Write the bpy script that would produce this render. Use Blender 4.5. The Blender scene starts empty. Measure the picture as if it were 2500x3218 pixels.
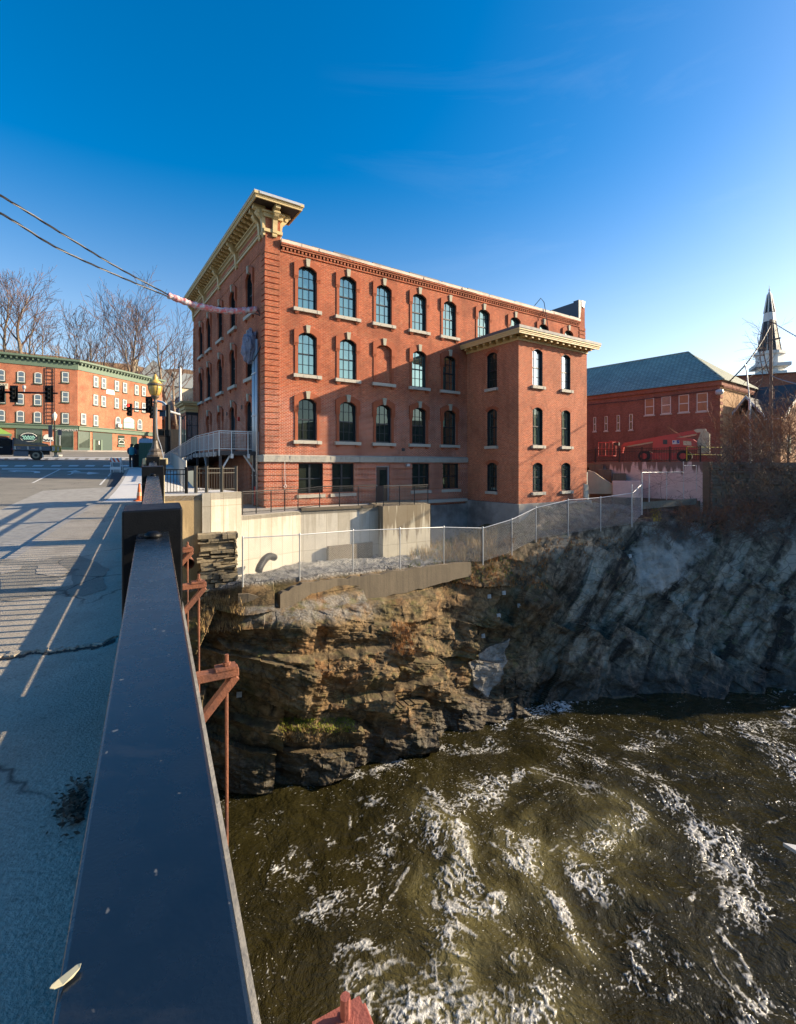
import bpy, bmesh, math, random
from mathutils import Vector, Matrix, noise
from math import sin, cos, pi, radians, sqrt, tan, atan2, floor
S = bpy.context.scene
COL = S.collection
# ---------------------------------------------------------------- camera, sky, sun, exposure
F, VH, U0, HC = 1520.0, 1462.0, 1250.0, 1.8       # focal length, horizon row, centre column (pixels of a 2500 x 3218 frame), eye height
cam = bpy.data.objects.new('camera', bpy.data.cameras.new('camera')); COL.objects.link(cam)
cam.location = (0, 0, HC); cam.rotation_euler = (pi/2, 0, 0)
cam.data.sensor_fit = 'VERTICAL'; cam.data.sensor_height = 36.0
cam.data.lens = F/3218*36.0; cam.data.shift_y = -(1609-VH)/3218
cam.data.clip_start = 0.05; cam.data.clip_end = 3000
S.camera = cam
SUN_AZ, SUN_EL = radians(80.0), radians(21.5)
W = bpy.data.worlds.new('World'); S.world = W; W.use_nodes = True
nt = W.node_tree; nt.nodes.clear()
sky = nt.nodes.new('ShaderNodeTexSky'); sky.sky_type = 'NISHITA'; sky.sun_disc = False
sky.sun_elevation = SUN_EL; sky.sun_rotation = SUN_AZ
sky.altitude = 200; sky.air_density = 1.0; sky.dust_density = 1.3; sky.ozone_density = 2.0
hs = nt.nodes.new('ShaderNodeHueSaturation'); hs.inputs['Saturation'].default_value = 1.45
bg = nt.nodes.new('ShaderNodeBackground'); bg.inputs[1].default_value = 0.11
wo = nt.nodes.new('ShaderNodeOutputWorld')
# a few very thin combed-out cirrus streaks high on the right
tc = nt.nodes.new('ShaderNodeTexCoord'); mp_ = nt.nodes.new('ShaderNodeMapping'); mp_.inputs['Rotation'].default_value = (0, radians(38), radians(20)); mp_.inputs['Scale'].default_value = (1.0, 3.0, 7.0)
cz = nt.nodes.new('ShaderNodeTexNoise'); cz.inputs['Scale'].default_value = 1.6; cz.inputs['Detail'].default_value = 7; cz.inputs['Roughness'].default_value = 0.62; cz.inputs['Distortion'].default_value = 0.5
cr_ = nt.nodes.new('ShaderNodeValToRGB'); cr_.color_ramp.elements[0].position = 0.54; cr_.color_ramp.elements[1].position = 0.80
dp = nt.nodes.new('ShaderNodeVectorMath'); dp.operation = 'DOT_PRODUCT'; dp.inputs[1].default_value = (0.30, 0.80, 0.52)
cm_ = nt.nodes.new('ShaderNodeMapRange'); cm_.inputs[1].default_value = 0.90; cm_.inputs[2].default_value = 1.0; cm_.inputs[3].default_value = 0.0; cm_.inputs[4].default_value = 0.05
mu = nt.nodes.new('ShaderNodeMath'); mu.operation = 'MULTIPLY'; mx_ = nt.nodes.new('ShaderNodeMix'); mx_.data_type = 'RGBA'; mx_.inputs[7].default_value = (5.0, 5.3, 5.6, 1)
nt.links.new(tc.outputs['Generated'], mp_.inputs[0]); nt.links.new(mp_.outputs[0], cz.inputs['Vector']); nt.links.new(cz.outputs['Fac'], cr_.inputs[0]); nt.links.new(tc.outputs['Generated'], dp.inputs[0]); nt.links.new(dp.outputs['Value'], cm_.inputs[0])
nt.links.new(cr_.outputs[0], mu.inputs[0]); nt.links.new(cm_.outputs[0], mu.inputs[1]); nt.links.new(mu.outputs[0], mx_.inputs[0])
sz = nt.nodes.new('ShaderNodeSeparateXYZ'); nt.links.new(tc.outputs['Generated'], sz.inputs[0])
sr_ = nt.nodes.new('ShaderNodeMapRange'); sr_.interpolation_type = 'SMOOTHSTEP'; sr_.inputs[1].default_value = 0.0; sr_.inputs[2].default_value = 0.55; sr_.inputs[3].default_value = 0.80; sr_.inputs[4].default_value = 1.55
nt.links.new(sz.outputs['Z'], sr_.inputs[0]); nt.links.new(sr_.outputs[0], hs.inputs['Saturation'])
nt.links.new(sky.outputs[0], hs.inputs['Color']); nt.links.new(hs.outputs[0], mx_.inputs[6]); nt.links.new(mx_.outputs[2], bg.inputs[0]); nt.links.new(bg.outputs[0], wo.inputs[0])
sl = bpy.data.lights.new('sun', 'SUN'); sl.energy = 5.0; sl.angle = radians(0.5); sl.color = (1.0, 0.82, 0.58)
so = bpy.data.objects.new('sun', sl); COL.objects.link(so)
SUNDIR = Vector((sin(SUN_AZ)*cos(SUN_EL), cos(SUN_AZ)*cos(SUN_EL), sin(SUN_EL)))
so.rotation_euler = SUNDIR.to_track_quat('Z', 'Y').to_euler(); so.location = (60, 10, 60)
S.view_settings.view_transform = 'Standard'; S.view_settings.look = 'None'
S.view_settings.exposure = 1.1; S.view_settings.gamma = 1.0
S.cycles.max_bounces = 6; S.cycles.transparent_max_bounces = 8
S.cycles.use_denoising = True
# ---------------------------------------------------------------- where a point of the photo lies
def P(u, v, d): return Vector(((u-U0)/F*d, d, HC-(v-VH)/F*d))
def on_z(u, v, z):
    d = (HC-z)*F/(v-VH); return P(u, v, d)
def on_plane(u, v, a, b, c):
    """z = a + b*y + c*x"""
    rx, rz = (u-U0)/F, -(v-VH)/F
    d = (a-HC)/(rz-b-c*rx); return P(u, v, d)
ROAD = (-0.228, 0.0335, -0.030)
def road(u, v, up=0.0): return on_plane(u, v, ROAD[0]+up, ROAD[1], ROAD[2])
def road_z(x, y): return ROAD[0]+ROAD[1]*y+ROAD[2]*x
WALK = (0.0, 0.0487, 0.0)
def walk(u, v, up=0.0): return on_plane(u, v, WALK[0]+up, WALK[1], WALK[2])
def lerp(a, b, t): return a+(b-a)*t
def sstep(a, b, x):
    t = min(1, max(0, (x-a)/(b-a))); return t*t*(3-2*t)
def interp(xs, ys, x):
    if x <= xs[0]: return ys[0]
    for i in range(len(xs)-1):
        if x <= xs[i+1]: return lerp(ys[i], ys[i+1], (x-xs[i])/(xs[i+1]-xs[i]))
    return ys[-1]
# ---------------------------------------------------------------- mesh builder
class MB:
    def __init__(s): s.v = []; s.f = []; s.m = []; s.mi = 0
    def quad(s, *p):
        n = len(s.v); s.v += [tuple(q) for q in p]; s.f.append(tuple(range(n, n+len(p)))); s.m.append(s.mi); return s
    def box(s, x0, x1, y0, y1, z0, z1):
        return s.hexa([(x0,y0,z0),(x1,y0,z0),(x1,y1,z0),(x0,y1,z0),(x0,y0,z1),(x1,y0,z1),(x1,y1,z1),(x0,y1,z1)])
    def hexa(s, p):
        n = len(s.v); s.v += [tuple(q) for q in p]
        for f in ((0,3,2,1),(4,5,6,7),(0,1,5,4),(1,2,6,5),(2,3,7,6),(3,0,4,7)):
            s.f.append(tuple(n+i for i in f)); s.m.append(s.mi)
        return s
    def bar(s, a, b, w, h, up=(0,0,1)):
        """rectangular bar from a to b, w wide sideways and h high"""
        a = Vector(a); b = Vector(b); d = (b-a).normalized(); u = Vector(up)
        if abs(d.dot(u)) > 0.99: u = Vector((0,1,0))
        r = d.cross(u).normalized()*(w/2); t = r.cross(d).normalized()*(h/2)
        return s.hexa([a-r-t, a+r-t, b+r-t, b-r-t, a-r+t, a+r+t, b+r+t, b-r+t])
    def tube(s, pts, rad, n=6, cap=True):
        pts = [Vector(p) for p in pts]
        if not hasattr(rad, '__len__'): rad = [rad]*len(pts)
        k0 = len(s.v); N = len(pts); prev = None
        for i, p in enumerate(pts):
            d = (pts[min(i+1, N-1)]-pts[max(i-1, 0)])
            d = d.normalized() if d.length > 1e-9 else Vector((0,0,1))
            if prev is None:
                a = d.cross(Vector((0,0,1)) if abs(d.z) < 0.9 else Vector((1,0,0))).normalized()
            else:
                a = (prev-d*prev.dot(d)); a = a.normalized() if a.length > 1e-6 else d.orthogonal().normalized()
            prev = a; b = d.cross(a)
            for j in range(n):
                t = 2*pi*j/n; s.v.append(tuple(p+(a*cos(t)+b*sin(t))*rad[i]))
        for i in range(N-1):
            for j in range(n):
                q = (j+1) % n
                s.f.append((k0+i*n+j, k0+i*n+q, k0+(i+1)*n+q, k0+(i+1)*n+j)); s.m.append(s.mi)
        if cap:
            s.f.append(tuple(k0+j for j in reversed(range(n)))); s.m.append(s.mi)
            s.f.append(tuple(k0+(N-1)*n+j for j in range(n))); s.m.append(s.mi)
        return s
    def lathe(s, prof, c=(0,0,0), n=16, scale=(1,1)):
        k0 = len(s.v); N = len(prof)
        for r, z in prof:
            for j in range(n):
                t = 2*pi*(j+0.5)/n; s.v.append((c[0]+r*cos(t)*scale[0], c[1]+r*sin(t)*scale[1], c[2]+z))
        for i in range(N-1):
            for j in range(n):
                q = (j+1) % n
                s.f.append((k0+i*n+j, k0+i*n+q, k0+(i+1)*n+q, k0+(i+1)*n+j)); s.m.append(s.mi)
        s.f.append(tuple(k0+j for j in reversed(range(n)))); s.m.append(s.mi)
        s.f.append(tuple(k0+(N-1)*n+j for j in range(n))); s.m.append(s.mi)
        return s
    def prism(s, poly, ax, a0, a1):
        """extrude a 2-D polygon; ax = 'z' (x,y), 'y' (x,z) or 'x' (y,z)"""
        def q(p, a): return {'z': (p[0],p[1],a), 'y': (p[0],a,p[1]), 'x': (a,p[0],p[1])}[ax]
        n = len(poly); k = len(s.v)
        s.v += [q(p, a0) for p in poly]+[q(p, a1) for p in poly]
        s.f.append(tuple(range(k, k+n))); s.f.append(tuple(range(k+2*n-1, k+n-1, -1))); s.m += [s.mi]*2
        for i in range(n):
            j = (i+1) % n; s.f.append((k+i, k+n+i, k+n+j, k+j)); s.m.append(s.mi)
        return s
    def slab(s, pts, th):
        """polygon of 3-D points with a thickness downwards"""
        n = len(pts); k = len(s.v)
        s.v += [tuple(p) for p in pts]+[(p[0],p[1],p[2]-th) for p in pts]
        s.f.append(tuple(range(k, k+n))); s.f.append(tuple(range(k+2*n-1, k+n-1, -1))); s.m += [s.mi]*2
        for i in range(n):
            j = (i+1) % n; s.f.append((k+i, k+n+i, k+n+j, k+j)); s.m.append(s.mi)
        return s
    def wall(s, pts, zb, th, n=None):
        """vertical wall along a top polyline (3-D points) down to zb (number or list), th thick behind"""
        k = len(pts)
        zbs = zb if hasattr(zb, '__len__') else [zb]*k
        for i in range(k-1):
            a, b = Vector(pts[i]), Vector(pts[i+1]); d = (b-a); d.z = 0; d.normalize()
            o = Vector((-d.y, d.x, 0))*th
            za, zc = zbs[i], zbs[i+1]
            s.hexa([(a.x,a.y,za),(b.x,b.y,zc),(b.x+o.x,b.y+o.y,zc),(a.x+o.x,a.y+o.y,za), a, b, b+o, a+o])
        return s
    def xf(s, M, start=0):
        for i in range(start, len(s.v)): s.v[i] = tuple(M @ Vector(s.v[i]))
        return s
    def build(s, name, mats, parent=None, smooth=False, bevel=0, fix=True):
        me = bpy.data.meshes.new(name); me.from_pydata(s.v, [], s.f)
        for m in (mats if isinstance(mats, (list, tuple)) else [mats]): me.materials.append(m)
        if s.m and max(s.m) > 0: me.polygons.foreach_set('material_index', s.m)
        if fix:
            bm = bmesh.new(); bm.from_mesh(me); bmesh.ops.recalc_face_normals(bm, faces=bm.faces); bm.to_mesh(me); bm.free()
        if smooth: me.polygons.foreach_set('use_smooth', [True]*len(me.polygons))
        me.update()
        o = bpy.data.objects.new(name, me); COL.objects.link(o)
        if parent: o.parent = parent
        if bevel:
            b = o.modifiers.new('bevel', 'BEVEL'); b.width = bevel; b.segments = 2; b.limit_method = 'ANGLE'
        return o
def tag(o, label=None, cat=None, group=None, kind=None):
    if label: o['label'] = label
    if cat: o['category'] = cat
    if group: o['group'] = group
    if kind: o['kind'] = kind
    return o
def thing(name, label, cat, loc=(0,0,0), rz=0, group=None):
    o = bpy.data.objects.new(name, None); COL.objects.link(o); o.location = loc; o.rotation_euler = (0,0,rz)
    o.empty_display_size = 0.3
    return tag(o, label, cat, group)
def structure(o): o['kind'] = 'structure'; return o
def copy_tree(o, parent=None):
    c = o.copy(); COL.objects.link(c)
    if parent: c.parent = parent
    for ch in list(o.children): copy_tree(ch, c)
    return c
def text_mesh(txt, size, depth=0.01):
    cu = bpy.data.curves.new('t', 'FONT'); cu.body = txt; cu.size = size; cu.extrude = depth; cu.align_x = 'CENTER'; cu.align_y = 'CENTER'; cu.resolution_u = 2
    o = bpy.data.objects.new('t', cu); COL.objects.link(o)
    dg = bpy.context.evaluated_depsgraph_get(); me = bpy.data.meshes.new_from_object(o.evaluated_get(dg))
    bpy.data.objects.remove(o); return me
def text_obj(name, txt, size, mat, parent, M, depth=0.01):
    me = text_mesh(txt, size, depth); me.materials.clear(); me.materials.append(mat); me.transform(M)
    o = bpy.data.objects.new(name, me); COL.objects.link(o); o.parent = parent; return o
# ---------------------------------------------------------------- materials
MATS = {}
def nodes(name):
    m = bpy.data.materials.new(name); m.use_nodes = True; t = m.node_tree; t.nodes.clear()
    out = t.nodes.new('ShaderNodeOutputMaterial'); b = t.nodes.new('ShaderNodeBsdfPrincipled'); t.links.new(b.outputs[0], out.inputs[0])
    return m, t, b
def N(t, kind, **kw):
    n = t.nodes.new(kind)
    for k, v in kw.items():
        if k in n.inputs: n.inputs[k].default_value = v
        else: setattr(n, k, v)
    return n
def L(t, a, b): t.links.new(a, b)
def mth(t, op, a, b=None, c=None, clamp=False):
    n = t.nodes.new('ShaderNodeMath'); n.operation = op; n.use_clamp = clamp
    for i, x in enumerate((a, b, c)):
        if x is None: continue
        if isinstance(x, (int, float)): n.inputs[i].default_value = x
        else: t.links.new(x, n.inputs[i])
    return n.outputs[0]
def mixc(t, fac, a, b, blend='MIX'):
    n = t.nodes.new('ShaderNodeMix'); n.data_type = 'RGBA'; n.blend_type = blend
    for i, x in ((0, fac), (6, a), (7, b)):
        if isinstance(x, (int, float)): n.inputs[i].default_value = x
        elif isinstance(x, (tuple, list)): n.inputs[i].default_value = (*x[:3], 1)
        else: t.links.new(x, n.inputs[i])
    return n.outputs[2]
def ramp(t, x, stops):
    n = t.nodes.new('ShaderNodeValToRGB'); e = n.color_ramp.elements
    while len(e) < len(stops): e.new(0.5)
    for i, (p, c) in enumerate(stops):
        e[i].position = p; e[i].color = (c, c, c, 1) if isinstance(c, (int, float)) else (*c, 1)
    t.links.new(x, n.inputs[0]); return n.outputs[0]
def obj_co(t): return N(t, 'ShaderNodeTexCoord').outputs['Object']
def noi(t, co, scale, detail=4, rough=0.55, dist=0.0):
    n = N(t, 'ShaderNodeTexNoise', Scale=scale, Detail=detail, Roughness=rough, Distortion=dist); L(t, co, n.inputs['Vector']); return n.outputs['Fac']
def mapping(t, co, scale=(1,1,1), rot=(0,0,0), loc=(0,0,0)):
    n = N(t, 'ShaderNodeMapping'); n.inputs['Scale'].default_value = scale; n.inputs['Rotation'].default_value = rot; n.inputs['Location'].default_value = loc
    L(t, co, n.inputs['Vector']); return n.outputs[0]
def bump(t, b, h, strength=0.3, dist=0.02):
    n = N(t, 'ShaderNodeBump', Strength=strength, Distance=dist); L(t, h, n.inputs['Height']); L(t, n.outputs[0], b.inputs['Normal'])
def pm(name, col, rough=0.6, metal=0.0, var=0.25, scale=3.0, bmp=0.0, bs=40.0, streak=0.0, spec=None, dark=None):
    """plain procedural surface: two octaves of tonal mottling, optional bump and vertical streaks"""
    if name in MATS: return MATS[name]
    m, t, b = nodes(name); co = obj_co(t)
    n1 = noi(t, co, scale, 5, 0.6)
    f = mth(t, 'MULTIPLY_ADD', n1, 2*var, 1-var)
    c = mixc(t, 1.0, col, f, 'MULTIPLY')
    nt_ = t.nodes[-1]
    if dark:
        n2 = noi(t, co, scale*0.35, 4, 0.65); c = mixc(t, ramp(t, n2, [(0.48, 0.0), (0.68, 1.0)]), c, dark)
    if streak:
        st = noi(t, mapping(t, co, (2.2, 2.2, 0.12)), 2.5, 4, 0.6); c = mixc(t, mth(t, 'MULTIPLY', ramp(t, st, [(0.45, 0.0), (0.7, 1.0)]), streak), c, tuple(x*0.35 for x in col))
    L(t, c, b.inputs['Base Color'])
    b.inputs['Metallic'].default_value = metal
    r = mth(t, 'MULTIPLY_ADD', n1, 0.25, rough-0.125, clamp=True); L(t, r, b.inputs['Roughness'])
    if spec is not None: b.inputs['Specular IOR Level'].default_value = spec
    if bmp: bump(t, b, noi(t, co, bs, 4, 0.6), bmp, 0.02)
    MATS[name] = m; return m
def brick_mat(name, c1, c2, mortar, bw=0.215, rh=0.075, ms=0.011, stain=None, effl=0.0, patch=None):
    if name in MATS: return MATS[name]
    m, t, b = nodes(name); co = obj_co(t)
    sx = N(t, 'ShaderNodeSeparateXYZ'); L(t, co, sx.inputs[0])
    cb = N(t, 'ShaderNodeCombineXYZ'); L(t, mth(t, 'ADD', sx.outputs[0], sx.outputs[1]), cb.inputs[0]); L(t, sx.outputs[2], cb.inputs[1])
    br = N(t, 'ShaderNodeTexBrick', Scale=1.0); br.offset = 0.5
    br.inputs['Brick Width'].default_value = bw; br.inputs['Row Height'].default_value = rh; br.inputs['Mortar Size'].default_value = ms
    br.inputs['Mortar Smooth'].default_value = 0.25; br.inputs['Bias'].default_value = -0.1
    br.inputs['Color1'].default_value = (*c1, 1); br.inputs['Color2'].default_value = (*c2, 1); br.inputs['Mortar'].default_value = (*mortar, 1)
    L(t, cb.outputs[0], br.inputs['Vector'])
    n1 = noi(t, co, 0.45, 5, 0.65); n2 = noi(t, co, 2.6, 4, 0.6)
    n3 = noi(t, mapping(t, cb.outputs[0], (4.6, 13.3, 1)), 1.0, 1, 0.5)
    f = mth(t, 'MULTIPLY_ADD', n1, 1.1, 0.46); f2 = mth(t, 'MULTIPLY_ADD', n3, 0.9, 0.56)
    c = mixc(t, 1.0, br.outputs['Color'], mth(t, 'MULTIPLY', f, f2), 'MULTIPLY')
    if patch:
        lowz = mth(t, 'MULTIPLY_ADD', mth(t, 'ADD', sx.outputs[2], mth(t, 'MULTIPLY', n1, 3.0)), -0.9, patch, clamp=True)
        c = mixc(t, mth(t, 'MULTIPLY', mth(t, 'MULTIPLY', br.outputs['Fac'], lowz), 0.8), c, (0.62, 0.50, 0.40)); c = mixc(t, mth(t, 'MULTIPLY', ramp(t, noi(t, mapping(t, co, (1, 1, 2.2)), 0.8, 3), [(0.57, 0), (0.60, 1)]), 0.30), c, (0.42, 0.17, 0.085))
    if effl: c = mixc(t, mth(t, 'MULTIPLY', ramp(t, n2, [(0.56, 0.0), (0.75, 1.0)]), effl), c, mortar)
    soot = noi(t, mapping(t, co, (1.1, 1.1, 0.16)), 1.3, 5, 0.65); c = mixc(t, mth(t, 'MULTIPLY', ramp(t, soot, [(0.52, 0.0), (0.72, 1.0)]), 0.38), c, (0.10, 0.045, 0.028))
    if stain: c = mixc(t, mth(t, 'MULTIPLY', ramp(t, n1, [(0.35, 1.0), (0.5, 0.0)]), 0.45), c, stain)
    L(t, c, b.inputs['Base Color']); b.inputs['Roughness'].default_value = 0.86; b.inputs['Specular IOR Level'].default_value = 0.25
    h = mth(t, 'MULTIPLY_ADD', mth(t, 'SUBTRACT', 1.0, br.outputs['Fac']), 1.0, mth(t, 'MULTIPLY', n3, 0.35))
    bump(t, b, h, 0.6, 0.012)
    MATS[name] = m; return m
def glass_mat(name, inner, refl=0.25, tint=(0.75, 0.9, 0.95), var=0.3):
    """window pane: dim room behind, mirror-like sheet in front"""
    if name in MATS: return MATS[name]
    m = bpy.data.materials.new(name); m.use_nodes = True; t = m.node_tree; t.nodes.clear()
    out = N(t, 'ShaderNodeOutputMaterial'); d = N(t, 'ShaderNodeBsdfDiffuse'); g = N(t, 'ShaderNodeBsdfGlossy', Roughness=0.015)
    g.inputs['Color'].default_value = (*tint, 1)
    co = obj_co(t); n = noi(t, co, 1.3, 3)
    L(t, mixc(t, 1.0, inner, mth(t, 'MULTIPLY_ADD', n, 2*var, 1-var), 'MULTIPLY'), d.inputs[0])
    bp = N(t, 'ShaderNodeBump', Strength=0.02, Distance=0.02); L(t, noi(t, co, 1.2, 2), bp.inputs['Height']); L(t, bp.outputs[0], g.inputs['Normal'])
    lw = N(t, 'ShaderNodeLayerWeight', Blend=0.35)
    mx = N(t, 'ShaderNodeMixShader'); L(t, mth(t, 'MULTIPLY_ADD', lw.outputs['Fresnel'], 0.45, refl, clamp=True), mx.inputs[0])
    L(t, d.outputs[0], mx.inputs[1]); L(t, g.outputs[0], mx.inputs[2]); L(t, mx.outputs[0], out.inputs[0])
    MATS[name] = m; return m
from mathutils.bvhtree import BVHTree
# ================================================================ RIVER, ROCK, ROAD
ZW = -10.5
def hsh(a, b=0, c=0):
    x = sin(a*127.1+b*311.7+c*74.7)*43758.5453; return x-floor(x)
def fbm(p, o=4): return noise.fractal(p, 1.0, 2.0, o)
def in_poly(x, y, poly):
    c = False; j = len(poly)-1
    for i in range(len(poly)):
        (xi, yi), (xj, yj) = poly[i], poly[j]
        if (yi > y) != (yj > y) and x < (xj-xi)*(y-yi)/(yj-yi)+xi: c = not c
        j = i
    return c
def proj(p): return (U0+F*p[0]/p[1], VH-(p[2]-HC)*F/p[1])
# --- rock bank: profiles of the bank, each (row, distance) from the water to the yard behind the rim
RC = [
 (300, [(2600,17.2),(2560,17.4),(2330,18.2),(2110,18.9),(1990,19.3),(1900,19.9),(1850,20.2),(1830,23.0)]),
 (560, [(2590,17.3),(2545,17.5),(2310,18.3),(2110,18.9),(1990,19.3),(1900,19.9),(1850,20.2),(1830,23.0)]),
 (660, [(2560,17.6),(2505,17.9),(2300,18.6),(2090,18.9),(1990,19.1),(1895,19.9),(1850,20.2),(1830,23.5)]),
 (760, [(2530,18.0),(2478,18.4),(2290,18.7),(2050,18.85),(1985,18.75),(1905,19.75),(1832,19.9),(1800,23.5)]),
 (950, [(2510,18.4),(2458,18.75),(2290,19.0),(2065,19.2),(1974,19.3),(1890,20.6),(1815,21.0),(1765,25.0)]),
 (1178,[(2440,19.7),(2386,20.2),(2240,20.6),(2080,21.0),(1960,21.4),(1843,22.9),(1790,23.2),(1742,27.6)]),
 (1400,[(2385,21.0),(2328,21.5),(2220,22.2),(2080,23.0),(1960,23.9),(1825,25.3),(1768,25.7),(1700,31.0)]),
 (1540,[(2325,22.8),(2272,23.2),(2180,24.0),(2040,24.8),(1900,25.6),(1790,26.4),(1752,26.7),(1640,33.0)]),
 (1694,[(2260,24.3),(2212,24.9),(2090,25.6),(1960,26.4),(1830,27.0),(1740,27.7),(1694,28.1),(1592,31.0)]),
 (1843,[(2240,25.0),(2198,25.4),(2075,26.2),(1930,27.2),(1790,28.2),(1700,28.9),(1660,29.3),(1578,33.6)]),
 (2000,[(2228,25.2),(2190,25.6),(2060,26.8),(1900,28.0),(1760,29.1),(1668,29.9),(1640,30.2),(1590,36.0)]),
 (2250,[(2222,25.4),(2183,25.9),(2060,27.0),(1920,28.3),(1780,29.5),(1680,30.4),(1635,31.0),(1612,33.2)]),
 (2500,[(2216,25.5),(2178,26.0),(2060,27.0),(1930,28.2),(1800,29.3),(1690,30.4),(1610,31.6),(1590,33.4)]),
 (3000,[(2212,25.6),(2175,26.0),(2060,27.0),(1920,28.2),(1780,29.3),(1660,30.4),(1580,31.8),(1560,34.0)]),
 (4200,[(2212,25.6),(2175,26.0),(2060,26.8),(1900,27.8),(1740,28.8),(1620,30.0),(1540,31.8),(1520,34.0)]),
 (6000,[(2212,25.6),(2175,26.0),(2060,26.8),(1900,27.8),(1740,28.8),(1620,30.0),(1540,31.8),(1520,34.0)]),
]
SEGROWS = [5, 70, 70, 44, 32, 20, 26]
PATCH_A = [(2005,1690),(2060,1668),(2130,1652),(2205,1640),(2245,1690),(2205,1740),(2160,1790),(2130,1850),(2070,1862),(2005,1855),(1978,1760)]
PATCH_B = [(1478,2085),(1545,2040),(1612,2008),(1588,2090),(1560,2150),(1535,2195),(1500,2165)]
LEDGES = [([(640,2010),(760,2040),(880,2058),(1010,2070),(1150,2040),(1300,2005)], .42), ([(640,2250),(760,2268),(880,2284),(1000,2272),(1110,2262),(1190,2310)], .5), ([(1000,1912),(1180,1884),(1420,1850)], .30), ([(1080,2190),(1250,2155),(1430,2105)], .42)]
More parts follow.
